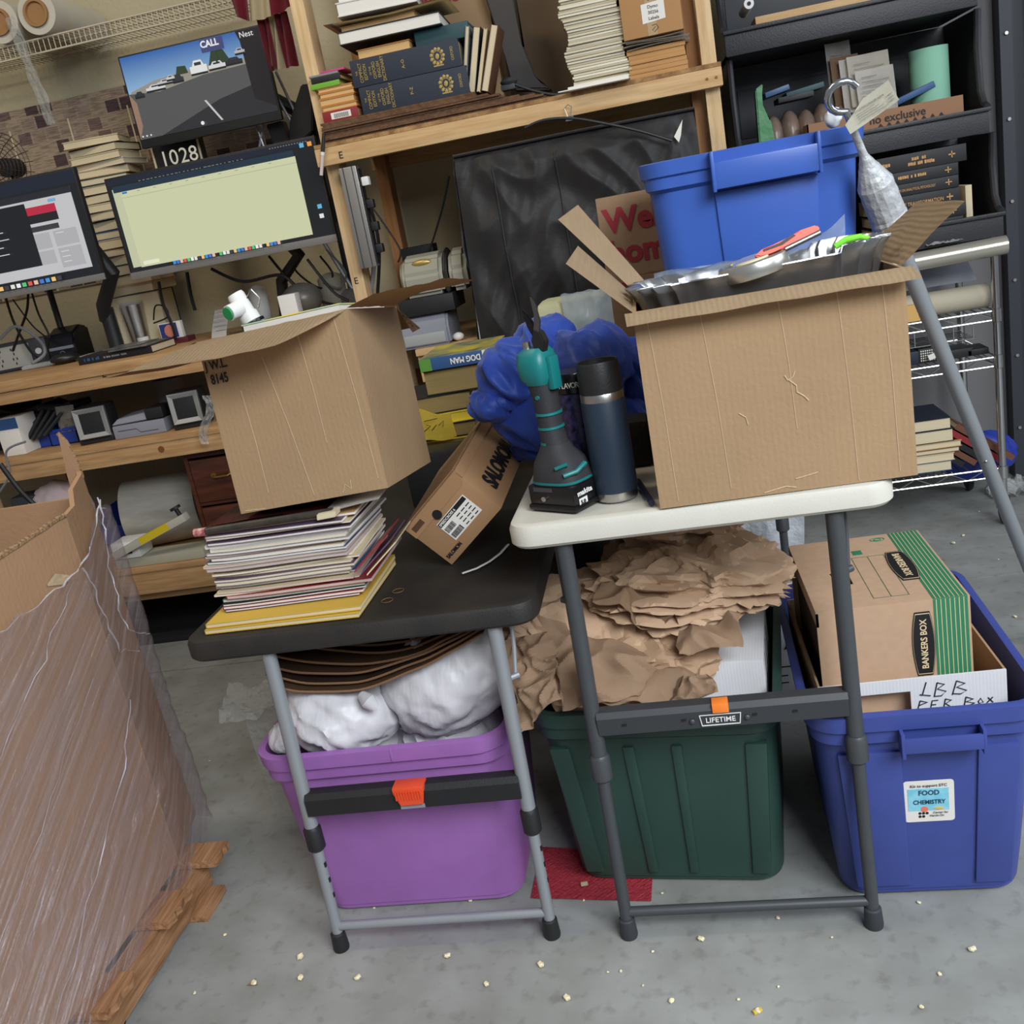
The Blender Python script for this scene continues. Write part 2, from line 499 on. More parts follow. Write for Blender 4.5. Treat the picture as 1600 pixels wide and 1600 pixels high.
# ------------------------------------------------------------------ folding tables
def rounded_slab(mb, w, d, h, r, z0=0, n=7, lip=.012):
    def loop(off, z):
        out = []
        rr = max(r-off, .004)
        for cx, cy, a0 in ((1,1,0),(-1,1,90),(-1,-1,180),(1,-1,270)):
            for k in range(n+1):
                a = rad(a0+90*k/n)
                out.append(V((w/2+cx*(w/2-off-rr)+rr*math.cos(a), d/2+cy*(d/2-off-rr)+rr*math.sin(a), z)))
        return out
    secs = [loop(.03, z0+h*.5), loop(.02, z0), loop(.006, z0), loop(0, z0+lip*.5), loop(0, z0+h-lip), loop(.004, z0+h-.003), loop(.012, z0+h), loop(.022, z0+h-.0015)]
    rings = [[mb.bm.verts.new(q) for q in s_] for s_ in secs]
    nn = len(rings[0]); fs = []
    for A, B in zip(rings, rings[1:]):
        for k in range(nn): fs.append(mb.bm.faces.new((A[k], A[(k+1)%nn], B[(k+1)%nn], B[k])))
    fs.append(mb.bm.faces.new(list(reversed(rings[0])))); fs.append(mb.bm.faces.new(rings[-1]))
    mb._tag(fs)

def folding_table(name, label, loc, yaw, w, d, zt, lx0, lx1, m_top, m_tube, r_up, r_lo, ypos, zlatch, zcollar, clip, latch_style):
    t = thing(name, label, 'folding table', loc, rad(yaw))
    h = .042
    mb = MB(); rounded_slab(mb, w, d, h, .045, zt-h); mb.build('tabletop', m_top, t)
    for y0, sgn in ((ypos, 1), (d-ypos, -1)):
        yl = lambda z: y0 - sgn*.035*(1-z/zt)
        for sx_, lx in ((-1, lx0), (1, lx1)):
            mb = MB()
            mb.cyl((lx, yl(zcollar-.02), zcollar-.02), (lx, yl(zt-h+.01), zt-h+.01), r_up)
            mb.cyl((lx, yl(.02), .02), (lx, yl(zcollar), zcollar), r_lo)
            leg = mb.build('leg', m_tube, t)
            mb = MB(); mb.lathe([(r_up+.0005, -.028), (r_up+.004, -.024), (r_up+.004, .018), (r_up+.0005, .024)], (lx, yl(zcollar), zcollar), n=20)
            mb.build('collar', BLACKP if clip else m_tube, leg)
            mb = MB(); mb.lathe([(r_lo+.0045, 0), (r_lo+.0055, .006), (r_lo+.0035, .038), (r_lo+.0005, .040)], (lx, yl(0), 0), n=20)
            mb.build('foot_cap', BLACKP if clip else mat('charcoal_rubber', (52,54,58), .6), leg)
            if clip and sgn == 1:
                for k in range(3):
                    mb = MB(); mb.box((lx+r_lo*.93, yl(zcollar-.09)-.002, zcollar-.06-.035*k), (.003, .006, .010)); mb.build('adjustment_hole', INK, leg)
        mb = MB(); mb.cyl((lx0, yl(.052), .052), (lx1, yl(.052), .052), r_lo*.82); mb.build('foot_bar', m_tube, t)
        yy = yl(zlatch)
        mb = MB()
        if latch_style == 'flat':
            mb.prism([(lx0+.008, yy-.014, zlatch-.024), (lx0+.008, yy-.018, zlatch+.010), (lx0+.008, yy-.012, zlatch+.020), (lx0+.008, yy+.012, zlatch+.020), (lx0+.008, yy+.012, zlatch-.024)], (lx1-lx0-.016, 0, 0))
        else:
            mb.prism([(lx0+.006, yy-.018, zlatch-.022), (lx0+.006, yy-.018, zlatch+.012), (lx0+.006, yy-.010, zlatch+.022), (lx0+.006, yy+.012, zlatch+.022), (lx0+.006, yy+.010, zlatch-.022)], (lx1-lx0-.012, 0, 0))
        lb = mb.build('latch_bar', BLACKP if clip else mat('charcoal_plastic', (62,64,67), .5, metal=.2), t)
        if sgn == 1:
            cx = (lx0+lx1)/2
            mb = MB()
            if clip:
                mb.prism([(cx-.030, yy-.0195, zlatch+.016), (cx+.030, yy-.0195, zlatch+.016), (cx+.024, yy-.0195, zlatch-.012), (cx-.020, yy-.0195, zlatch-.012)], (0, -.006, 0), bev=.002)
                mb.b2((cx-.030, yy-.024, zlatch+.014), (cx+.030, yy+.008, zlatch+.026), bev=.002)
                for k in range(10): mb.box((cx-.024+k*.0053, yy-.0262, zlatch+.010), (.0022, .003, .016))
                mb.build('release_clip', mat('red_orange_plastic', (222,78,42), .45), lb)
                mb = MB(); mb.b2((cx-.022, yy-.0198, zlatch-.021), (cx+.025, yy-.0182, zlatch-.013)); mb.build('clip_plate', GREYP, lb)
            else:
                mb.b2((cx-.012, yy-.022, zlatch+.006), (cx+.016, yy+.004, zlatch+.0235), bev=.002)
                mb.build('release_clip', mat('amber_orange_plastic', (240,130,50), .45), lb)
                mb = MB(); pz = zlatch-.008
                for (a, b_) in (((cx-.034, pz+.010), (cx+.034, pz+.010)), ((cx-.031, pz-.010), (cx+.031, pz-.010))):
                    mb.box(((a[0]+b_[0])/2, yy-.0172, a[1]), (b_[0]-a[0], .002, .0012))
                for sx_ in (-1, 1): mb.prism([(cx+sx_*.034, yy-.0172, pz+.0105), (cx+sx_*.0355, yy-.0172, pz+.0105), (cx+sx_*.0325, yy-.0172, pz-.0105), (cx+sx_*.031, yy-.0172, pz-.0105)], (0, -.001, 0))
                mb.build('badge_border', WHITEP, lb)
                text('LIFETIME', .0135, WHITEP, lb, (cx, yy-.0168, pz-.0047), X, Z, align='CENTER', bold=.012, sx=.98)
                for sx_ in (-.048, .045): mb = MB(); mb.ico((cx+sx_, yy-.018, pz), (.005, .003, .005), 2); mb.build('rivet', DKTUBE, lb)
                for sx_ in (-.165, -.062, .058, .125): mb = MB(); mb.box((cx+sx_, yy-.0176, pz+.004), (.008, .002, .003)); mb.build('slot', INK, lb)
    # folding braces under the top
    for lx in (lx0, lx1):
        k = 1 if lx == lx0 else -1
        mb = MB()
        mb.tube([(lx+.022*k*-1, ypos+.05, zt-h-.002), (lx+.020*-k, ypos+.035, zt-.11), (lx+.016*-k, ypos+.016, zt-.16)], .004, n=8)
        mb.cyl((lx, ypos, zt-.155), (lx+.022*-k, ypos+.016, zt-.155), .006, n=10)
        mb.build('brace', m_tube, t)
    mb = MB(); mb.tube([((lx0+lx1)/2-.1, ypos+.1, zt-h-.004), ((lx0+lx1)/2-.1, d/2, zt-h-.03)], .006); mb.tube([((lx0+lx1)/2+.1, ypos+.1, zt-h-.004), ((lx0+lx1)/2+.1, d/2, zt-h-.03)], .006)
    mb.build('under_frame', m_tube, t)
    return t
WT = .825; BT = .685
folding_table('folding_table', 'white plastic folding table on charcoal legs carrying the big open carton and the blue tote', (-.30, 1.55, 0), -1.5, .625, 1.22, WT, .09, .531, WTABLE, DKTUBE, .0145, .0115, .03, .447, .358, False, 'flat')
folding_table('folding_table', 'black plastic folding table on silver grey legs carrying the magazine stack', (-.94, 1.56, 0), 0, .665, 1.22, BT, .155, .582, BTABLE, GREYTUBE, .0135, .011, .03, .328, .253, True, 'round')
# ------------------------------------------------------------------ totes
def tote(label, loc, yaw, w0, d0, w1, d1, h, r, m_, handle=True, ribs=(), rimw=.014, group=None, hx=0.0):
    t = thing('storage_tote', label, 'storage tote', loc, rad(yaw), group)
    mb = MB(); mb.rrect_tub((0,0,0), w0, d0, w1, d1, h, r, rim=rimw)
    mb.build('body', m_, t)
    def fy(z, side=-1): # front surface y at height z
        f = min(z/(h*.84), 1); return side*((d0+(d1-d0)*f*1.0*.84)/2)
    for (xa, xb) in ribs:
        mb = MB()
        z0, z1 = .03, h*.80
        k = lambda z: .88+.12*z/z1
        mb.hexa([(xa*k(z0), fy(z0)-.006, z0), (xb*k(z0), fy(z0)-.006, z0), (xb*k(z0), fy(z0)+.012, z0), (xa*k(z0), fy(z0)+.012, z0),
                 (xa, fy(z1)-.006, z1), (xb, fy(z1)-.006, z1), (xb, fy(z1)+.012, z1), (xa, fy(z1)+.012, z1)], bev=.004)
        mb.build('rib', m_, t)
    if handle:
        for s_ in (-1, 1):
            mb = MB()
            zt = h*.925; y0 = s_*(d1/2+.004)
            hw = w1*.175
            mb.b2((hx-hw, min(y0, y0+s_*.030), zt-.034), (hx+hw, max(y0, y0+s_*.030), zt-.028), bev=.001)
            mb.b2((hx-hw, min(y0+s_*.026, y0+s_*.032), zt-.034), (hx+hw, max(y0+s_*.026, y0+s_*.032), zt-.006), bev=.0015)
            for q in (-1, 1): mb.b2((hx+q*hw-.003, min(y0, y0+s_*.032), zt-.044), (hx+q*hw+.003, max(y0, y0+s_*.032), zt+.002), bev=.001)
            mb.build('handle', m_, t)
    return t
PURPLE = mat('purple_plastic', (158,106,176), 0.42, var=0.10, vscale=14, detail=8)
GREENP = mat('dark_green_plastic', (44,70,62), 0.45, var=0.10, vscale=14, detail=8)
BLUE1 = mat('indigo_blue_plastic', (62,76,146), 0.42, var=0.10, vscale=12, detail=8)
BLUE2 = mat('bright_blue_plastic', (62,98,182), 0.34, var=0.06, vscale=8, detail=8)
tote('purple plastic tote under the black table, filled with bulging white bags', (-.640, 1.825, 0), 0, .43, .33, .485, .405, .405, .055, PURPLE, handle=False)
tp = [o for o in bpy.data.objects if o.name == 'storage_tote'][0]
mb = MB(); mb.b2((.03, -.2195, .378), (.034, -.2165, .404), bev=.001); mb.build('rim_notch', PURPLE, tp)
tote('dark green plastic tote under the white table, heaped with crumpled brown paper', (-.085, 1.90, 0), -7, .41, .44, .445, .51, .415, .05, GREENP, handle=False, ribs=((-.205,-.165),(-.062,-.040),(.03,.05),(.165,.205)))
BT_ = tote('indigo blue tote on the floor at the right, holding a white carton and file box', (.358, 1.850, 0), -2, .315, .50, .365, .585, .413, .05, BLUE1, handle=True, ribs=((-.148,-.042),(.082,.150)), hx=.020)
# sticker on the blue tote
sl = .075
def stp(u, v):  # point on front face of the blue tote
    z = .218+v; f = z/(.413*.84); return V((.0+u, -(.50+(.585-.50)*f*.84)/2-.0012, z))
xd = V((1,0,0)); yd = (stp(0,.05)-stp(0,-.05)).normalized()
mb = MB(); c0 = stp(-.042, -.045)
pts = []
for cx, cy, a0 in ((1,1,0),(-1,1,90),(-1,-1,180),(1,-1,270)):
    for k in range(4):
        a = rad(a0+30*k); pts.append(stp(0,0)+xd*(cx*.036+.006*math.cos(a))+yd*(cy*.039+.006*math.sin(a)))
mb.prism(pts, xd.cross(yd)*.0006)
st = mb.build('sticker', WHITEM, BT_)
mb = MB(); quadplate(mb, stp(0,0)-xd*.035-yd*.020+xd.cross(yd)*.0006, xd, yd, .068, .048); mb.build('sticker_panel', mat('sky_print', (110,190,214), .6, rgb2=(150,210,226), vscale=60), st)
mb = MB()
mb.cyl(stp(-.008,-.0165)+xd.cross(yd)*.0012, stp(-.008,-.0165)+xd.cross(yd)*.0018, .006)
mb.build('sticker_dot', mat('sticker_coral', (226,120,92), .6), st)
mb = MB(); mb.ico(stp(.016,-.0155)+xd.cross(yd)*.0014, (.009,.0006,.0035), 2); mb.build('sticker_dot', mat('sticker_gold', (206,176,96), .6), st)
INKT = mat('teal_ink', (30,60,84), .6)
o_ = xd.cross(yd)*.0012
text('Kit to support STC', .0078, INK, st, stp(0, .032)+o_, xd, yd, align='CENTER', bold=.004)
text('FOOD', .0145, INKT, st, stp(0, .0145)+o_, xd, yd, align='CENTER', bold=.015, sx=.85)
text('CHEMISTRY', .0125, INKT, st, stp(0, -.005)+o_, xd, yd, align='CENTER', bold=.015, sx=.82)
text('Center for', .0058, INK, st, stp(.006, -.0265)+o_, xd, yd)
text('Hands-On', .0058, INK, st, stp(.000, -.033)+o_, xd, yd)
mb = MB()
for k in range(5): mb.cyl(stp(-.016+.006*(k % 3), -.026-.007*(k//3))+o_*.4, stp(-.016+.006*(k % 3), -.026-.007*(k//3))+o_, .0027, n=10)
mb.build('sticker_prints', INK, st)

# ------------------------------------------------------------------ cartons
def open_carton(t, w, d, h, th=.005, m_=CARD, m_in=None, floor=True):
    """body of an open box, local origin front-left-bottom"""
    mb = MB()
    mb.b2((0,0,0), (w,th,h)); mb.b2((0,d-th,0), (w,d,h)); mb.b2((0,th,0), (th,d-th,h)); mb.b2((w-th,th,0), (w,d-th,h))
    if floor: mb.b2((th,th,0), (w-th,d-th,th))
    return mb.build('body', m_, t)
def flap(t, a, b, out, th=.004, m_=None, name='flap', sag=0.0, nu=12, nv=6, trim=None):
    """flap hinged along a-b, reaching to vector out"""
    a, b, out = V(a), V(b), V(out)
    n = (b-a).cross(out).normalized()
    mb = MB()
    def fn(u, v):
        ins = (trim or 0)*v
        uu = ins+(1-2*ins)*u
        e = 0.003*nz((u*5, v*2, a.x*9), 1.0)
        return a+(b-a)*uu+out*v+n*(sag*math.sin(PI*.5*v)*(u-.5)*2+e)
    mb.grid(fn, nu, nv, thick=th)
    o = mb.build(name, m_ or CARD_LIGHT, t)
    return o
# white carton in the blue tote
CARTW = mat('white_corrugated', (214,214,216), .7, var=.04, vscale=30, wave=('X', 55, .06))
wc = thing('white_carton', 'white open carton hand-lettered LBB PER BOX inside the indigo tote', 'box', (.186, 1.626, .212))
w_, d_, h_ = .314, .40, .220
mb = MB()
mb.b2((0,0,0), (w_, .004, .140)); mb.b2((0,0,.140), (.062, .004, h_)); mb.b2((.155,0,.140), (w_, .004, h_)); mb.b2((.062,0,.196), (.155,.004,h_))
mb.b2((0,d_-.004,0), (w_,d_,h_)); mb.b2((0,.004,0), (w_,d_,.004))
mb.build('body', CARTW, wc)
mb = MB(); mb.b2((0,.004,0), (.004,d_-.004,h_)); mb.build('side', CARD, wc)
mb = MB(); mb.b2((w_-.004,.004,0), (w_,d_-.004,h_)); mb.build('side', CARD, wc)
HAND = mat('marker_ink', (38,40,52), .6)
def strokes(parent, o, xd, yd, polys, r=.0011, name='handwriting', m_=None):
    mb = MB(); xd, yd = V(xd), V(yd)
    for pl in polys: mb.tube([V(o)+xd*a+yd*b for a, b in pl], r, n=6)
    return mb.build(name, m_ or HAND, parent)
strokes(wc, (.170, -.0008, .166), X, Z, [
    [(.012,.045),(.004,.020),(.000,.022),(.018,.018)],
    [(.030,.042),(.024,.016)], [(.030,.042),(.042,.038),(.030,.030),(.044,.024),(.036,.016),(.024,.016)],
    [(.062,.042),(.054,.016)], [(.062,.042),(.076,.036),(.062,.030),(.078,.022),(.068,.016),(.054,.018)]])
strokes(wc, (.170, -.0008, .166), X, Z, [
    [(.000,.010),(-.006,-.010)], [(.000,.010),(.012,.006),(-.002,.001)],
    [(.030,.008),(.020,.008),(.016,-.010),(.028,-.010)], [(.018,.0),(.026,.0)],
    [(.042,.009),(.038,-.010)], [(.042,.009),(.052,.006),(.042,.0),(.054,-.010)],
    [(.076,.009),(.072,-.010)], [(.076,.009),(.088,.004),(.076,.0),(.090,-.004),(.074,-.010)],
    [(.096,-.002),(.100,.004),(.104,-.004),(.097,-.006),(.096,-.001)], [(.112,.004),(.120,-.006)], [(.120,.004),(.110,-.006)]])
# file box
bk = thing('file_box', 'kraft file box with green stripes and oval badge, standing in the white carton', 'box', (.198, 1.655, .2165))
w_, d_, h_ = .257, .342, .348
mb = MB()
mb.b2((0,0,0), (w_,.004,h_-.004)); mb.b2((0,d_-.004,0), (w_,d_,h_-.004)); mb.b2((w_-.004,.004,0), (w_,d_-.004,h_-.004))
# left side shows the open end, recessed
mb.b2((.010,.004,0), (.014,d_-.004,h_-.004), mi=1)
mb.b2((0,0,h_-.004), (.052,d_,h_)); mb.b2((.085,0,h_-.004), (w_,d_,h_)); mb.b2((.052,0,h_-.004), (.085,.105,h_)); mb.b2((.052,.175,h_-.004), (.085,d_,h_))
mb.b2((.0,.0,h_-.03), (.004,d_,h_-.004))
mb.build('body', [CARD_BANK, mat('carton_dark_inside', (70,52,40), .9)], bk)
mb = MB(); mb.hexa([(.052,.107,h_-.002),(.054,.107,h_-.004),(.054,.172,h_-.004),(.052,.172,h_-.002),(.070,.107,h_-.045),(.072,.107,h_-.046),(.072,.172,h_-.046),(.070,.172,h_-.045)])
mb.build('hand_hole_flap', CARD_LIGHT, bk)
BGREEN = mat('green_print', (46,122,84), .6)
BCREAM = mat('cream_print', (214,190,150), .7)
mb = MB()
quadplate(mb, (w_-.060, -.0001, 0), X, Z, .056, h_); mb.build('green_band', BGREEN, bk)
mb = MB(); quadplate(mb, (w_-.060, 0, h_), X, Y, .056, d_-.002); mb.build('green_band', BGREEN, bk)
mb = MB()
for k in range(7):
    x_ = w_-.056+.0075*k; quadplate(mb, (x_, -.0006, 0), X, Z, .0012, h_-.001); quadplate(mb, (x_, 0, h_+.0006), X, Y, .0012, d_-.003)
mb.build('pinstripes', BCREAM, bk)
def badge(o, xd, yd, L, W, parent, sub):
    xd, yd = V(xd), V(yd); n = xd.cross(yd)
    def shape(sc):
        P = []
        for k in range(9): u = -1+2*k/8; P.append((u*L/2*sc, W/2*sc*(.66+.34*(1-u*u))))
        for k in range(9): u = 1-2*k/8; P.append((u*L/2*sc, -W/2*sc*(.66+.34*(1-u*u))))
        return P
    for sc, m_, e in ((1.0, INK, .0012), (.955, BCREAM, .0015), (.93, INK, .0018)):
        mb = MB(); mb.prism([V(o)+xd*a+yd*b+n*.0003 for a, b in shape(sc)], n*e); q = mb.build('badge', m_, parent)
    text('BANKERS BOX', .0190*L/.15, BCREAM, q, V(o)+n*.0019-yd*.0065*L/.15, xd, yd, align='CENTER', bold=.02, sx=.93)
badge((w_-.080, -.0005, h_-.082), Z, -X, .122, .038, bk, 1)
badge((w_-.072, .165, h_+.0003), -Y, X, .145, .044, bk, 1)
mb = MB()
for a, b_, c_, dd in ((.105,.030,.0008,.20),(.135,.030,.0008,.20),(.165,.030,.0008,.20)): quadplate(mb, (a, b_, h_), X, Y, c_, dd)
quadplate(mb, (.105,.030,h_), X, Y, .060, .0008); quadplate(mb, (.105,.230,h_), X, Y, .060, .0008)
mb.build('form_lines', mat('green_ink', (60,110,80), .7), bk)
mb = MB(); quadplate(mb, (.112,.245,h_), X, Y, .018, .022); mb.build('green_patch', BGREEN, bk)
mb = MB(); mb.tube([V((.172,.315,h_+.0006))+V((.014*math.cos(a_/10*2*PI), .009*math.sin(a_/10*2*PI), 0)) for a_ in range(10)], .0008, n=5, closed=True); mb.tube([V((.172,.315,h_+.0006))+V((.007*math.cos(a_/10*2*PI), .005*math.sin(a_/10*2*PI), 0)) for a_ in range(10)], .0008, n=5, closed=True)
mb.build('recycling_mark', BGREEN, bk)

# ------------------------------------------------------------------ big open carton on the white table
bx = thing('open_carton', 'large plain open carton at the front of the white table, wavy pan inside', 'box', (-.040, 1.545, WT+.001))
W_, D_, H_ = .398, .36, .318
open_carton(bx, W_, D_, H_)
flap(bx, (-.012,-.002,H_), (W_+.012,-.002,H_), (.002,-.036,-.015), th=.0045, nu=30, nv=3, m_=CARD_LIGHT)
def quadflap(pp, m_=CARD_LIGHT):
    mb = MB(); q = [V(p) for p in pp]
    mb.grid(lambda u, v: (q[0]*(1-u)+q[1]*u)*(1-v)+(q[3]*(1-u)+q[2]*u)*v, 10, 6, thick=.0045); return mb.build('flap', m_, bx)
bo = V((-.040, 1.545, WT+.001))
quadflap([(0,.005,H_), (0,.27,H_), PX(903,384,y=1.76)-bo, PX(884,412,y=1.58)-bo])
quadflap([(.0,D_-.03,H_), (.030,D_,H_), PX(903,320,y=2.02)-bo, PX(872,343,y=1.97)-bo])
flap(bx, (W_,.02,H_), (W_,.31,H_), (.090,-.02,.075), th=.0045, sag=.004)
# torn scratch and corrugation ridges on the front
strokes(bx, (.200,-.0004,.150), X, Z, [[(.014,.036),(.018,.028),(.026,.032),(.030,.040)],[(.020,.028),(.030,.018),(.030,.008),(.040,.000),(.046,-.008)]], r=.0012, name='tear', m_=CARD_LIGHT)
strokes(bx, (.140,-.0004,.110), X, Z, [[(.000,.028),(.010,.020),(.012,.008)]], r=.0010, name='tear', m_=CARD_LIGHT)
strokes(bx, (.165,-.0004,.0), X, Z, [[(.000,.004),(.035,.010),(.050,.006)],[(.050,.020),(.085,.026)]], r=.0010, name='tear', m_=CARD_LIGHT)
for k, (x0, z0, x1, z1) in enumerate(((.10,.30,.115,.02),(.215,.31,.225,.10),(.30,.315,.31,.005),(.365,.31,.372,.01),(.02,.31,.03,.01))):
    strokes(bx, (0,-.0002,0), X, Z, [[(x0,z0),((x0+x1)/2+.002,(z0+z1)/2),(x1,z1)]], r=.0007, name='crease', m_=CREASE)
# wavy pan
PANM = mat('tin_pan', (176,178,180), .28, metal=.9, var=.25, vscale=14, bump=.1, bscale=20)
pn = thing('fluted_pan', 'shiny wavy-rimmed metal pan tilted inside the big open carton', 'pan', (.160, 1.722, WT+.318), Euler((rad(-2), rad(-1), 0)).to_matrix())
mb = MB()
def pan(rv, z):
    out = []
    for k in range(180):
        a = 2*PI*k/180
        wv = 1+ (.06*math.sin(a*24) if z > 0 else .01*math.sin(a*26))*(1.0 if abs(math.cos(a)) > .45 else .25)
        sgn = lambda q: (abs(q)**.55)*(1 if q > 0 else -1)
        out.append(V((rv*sgn(math.cos(a))*.192*wv, rv*sgn(math.sin(a))*.155*wv, z+(.010 if math.cos(a) > .4 else 0)*(z > 0))))
    return out
rings = []
for rv, z in ((.55,-.075),(.86,-.072),(.90,-.06),(.98,.018),(1.03,.028),(1.035,.026),(.985,.014),(.89,-.068),(.55,-.071)):
    rings.append([mb.bm.verts.new(q) for q in pan(rv, z)])
for A, B in zip(rings, rings[1:]):
    for k in range(180): mb.bm.faces.new((A[k], A[(k+1)%180], B[(k+1)%180], B[k]))
mb.bm.faces.new(list(reversed(rings[0]))); mb.bm.faces.new(rings[-1])
mb.build('bowl', PANM, pn)
mb = MB()
def psheet(u, v): return V((-.16+.34*u, .155-.02*v, -.02+.030*v+.012*nz((u*6,v*3,0))+.045*max(0,(u-.75))/.25*v))
mb.grid(psheet, 40, 8, thick=.001)
single('plastic_sheet', MB(), PANM, '', '') if False else None
ps = mb.build('plastic_sheet', mat('clear_blue_film', (190,204,226), .25, alpha=.55, spec=.6), None)
ps.location = (.160, 1.735, WT+.335); tag(ps, 'crinkled translucent plastic sheet standing at the back of the fluted pan', 'plastic sheet')
# round tin lid
q = PX(1180, 420, y=1.60)
tl = thing('round_tin', 'round silver tin lid resting at the front edge of the fluted pan', 'tin', q-V((0,0,.010)), Euler((rad(1), rad(-9), 0)).to_matrix())
mb = MB(); mb.lathe([(.046,0),(.052,.002),(.054,.008),(.054,.018),(.052,.024),(.047,.026),(.044,.024),(.0001,.0235)], n=48); mb.build('lid', mat('dull_tin', (200,200,192), .3, metal=.85), tl)
mb = MB(); mb.cyl((-.002,.006,.0235), (-.002,.006,.026), .030, n=32); mb.build('pad', PAPER_CR, tl)
# utility knife
q = PX(1222, 383, y=1.60)
kn = thing('utility_knife', 'orange and black utility knife lying on the round tin', 'knife', q, Euler((rad(-20), rad(-8), rad(6))).to_matrix())
mb = MB()
body = [(-.045,-.004),(-.036,-.009),(-.02,-.006),(.004,-.007),(.02,-.002),(.055,.000),(.060,.004),(.056,.012),(.03,.012),(.012,.007),(-.01,.004),(-.03,.003)]
mb.prism([(a, -.006, b) for a, b in body], (0,.012,0), bev=.002); mb.build('handle', mat('safety_orange', (230,76,40), .4), kn)
mb = MB(); mb.prism([(a, -.0068, b) for a, b in ((-.03,-.002),(.0,-.001),(.022,.006),(.018,.009),(-.005,.0025),(-.03,.001))], (0,-.001,0)); mb.build('grip', BLACKP, kn)
mb = MB(); mb.cyl((.0,-.010,-.010), (.056,-.010,-.002), .004, n=12); mb.build('blade_slide', STEEL, kn)
mb = MB(); mb.prism([(-.080,-.002,-.010),(-.045,-.002,-.007),(-.040,-.002,.0),(-.062,-.002,.0),(-.078,-.002,-.004)], (0,.002,0)); mb.build('blade', mat('dark_blade', (40,46,66), .3, metal=.7), kn)
# green glove tip
mb = MB(); c = PX(1332, 373, y=1.72)
mb.tube([c+V((-.028,0,-.008)), c+V((-.01,0,0)), c+V((.012,0,.001)), c+V((.030,0,-.006))], [.005,.006,.005,.003], n=10)
single('green_strap', mb, mat('lime_green', (126,222,60), .5), 'lime green strap poking above the pan rim at the right', 'strap')
# ------------------------------------------------------------------ magazine stack on the black table
MAGC = [mat('cover_cream',(206,190,150),.5), mat('cover_white',(214,210,204),.4), mat('cover_tan',(176,138,92),.5), mat('cover_plum',(92,70,98),.45),
        mat('cover_blue',(52,86,124),.4), mat('cover_red',(150,44,54),.4), mat('cover_grey',(150,146,140),.5), mat('cover_teal',(60,110,116),.4)]
YEL = mat('yellow_cover', (206,168,66), .55)
EDG = [mat('page_edge_warm', (226,216,196), .85, rgb2=(196,184,160), vscale=60, stretch=(.2,.2,18)), mat('page_edge_white', (232,228,222), .85, rgb2=(206,198,190), vscale=60, stretch=(.2,.2,18)),
       mat('page_edge_pink', (208,190,184), .85, rgb2=(180,160,158), vscale=60, stretch=(.2,.2,18))]
def magazine(loc, yaw, w, d, th, cov, edg, bend, label, group, name='magazine', hard=False):
    mb = MB()
    n = 8
    top = [(w*k/n, bend*(1-math.cos(PI*k/n))*.5+bend*.8*math.exp(-k*1.1)) for k in range(n+1)]
    # cover below, pages, cover above
    ct = min(.0004 if not hard else .0022, th*.2)
    for z0, z1, mi in ((0, ct, 0), (ct, th-ct, 1), (th-ct, th, 0)):
        e = 0 if mi == 0 else -.0012
        mb.prism([(x_-w/2*0, -d*0-e, z_+z0) for x_, z_ in top]+[(x_, -e, z_+z1) for x_, z_ in reversed(top)], (0, d+2*e, 0), mi=mi)
    # spine on the left edge
    mb.prism([(-.0005, 0, top[0][1]), (-.0005, 0, top[0][1]+th), (.0008, 0, top[0][1]+th), (.0008, 0, top[0][1])], (0, d, 0), mi=0)
    o = mb.build(name, [cov, edg])
    o.location = loc; o.rotation_euler = (0, 0, yaw)
    return tag(o, label, 'magazine' if name == 'magazine' else 'book', group)
z = BT+.0005
rnd = random.Random(3)
GS = 'magazines in the tall stack on the black table'
for i in range(2):
    magazine((-.898+.004*i, 1.592+.002*i, z), rad(-1+i), .300, .265, .009, YEL, PAPER_CR, 0.0, ('mustard yellow hardback at the very bottom of the tall magazine stack', 'mustard yellow hardback directly on top of the bottom yellow one')[i], 'yellow books under the magazines', 'hardcover_book', True)
    z += .0105
count = 0
ZTOP = .873
ths = []
while z < ZTOP-.012:
    th = rnd.choice((.0035,.004,.005,.0055,.006,.0065))
    count += 1
    f = (z-BT)/.18
    xo = -.880+.012*math.sin(f*5.2)+(.012 if f > .75 else 0)-(.014 if .25 < f < .6 else 0)+rnd.uniform(-.007,.007)
    yo = 1.640+.012*f+rnd.uniform(-.006,.008)
    c_ = rnd.choice(MAGC[:2]*3+MAGC)
    if count == 3: c_ = INK
    e_ = rnd.choice(EDG[:2]+EDG)
    magazine((xo, yo, z), rad(rnd.uniform(-3,3)), rnd.uniform(.262,.288), rnd.uniform(.205,.24), th, c_, e_, .0035*math.sin(f*3.1), 'thin pale-edged magazine, %s up from the two yellow books in the tall stack' % ordi(count), GS)
    z += th+.0006
# curved cover magazines fanned at the right of the stack
for k, (c_, xx) in enumerate(((MAGC[5], .0), (MAGC[3], .012), (MAGC[0], .022))):
    mb = MB()
    mb.prism([(-.592+xx, 1.60, .765-.004*k), (-.545+xx, 1.66, .800-.004*k), (-.545+xx, 1.78, .800-.004*k), (-.600+xx, 1.80, .757-.004*k)], (0,0,.003), mi=0)
    single('magazine', mb, c_, ('red', 'plum', 'cream')[k]+' magazine cover slipping out of the right side of the tall stack', 'magazine', GS)
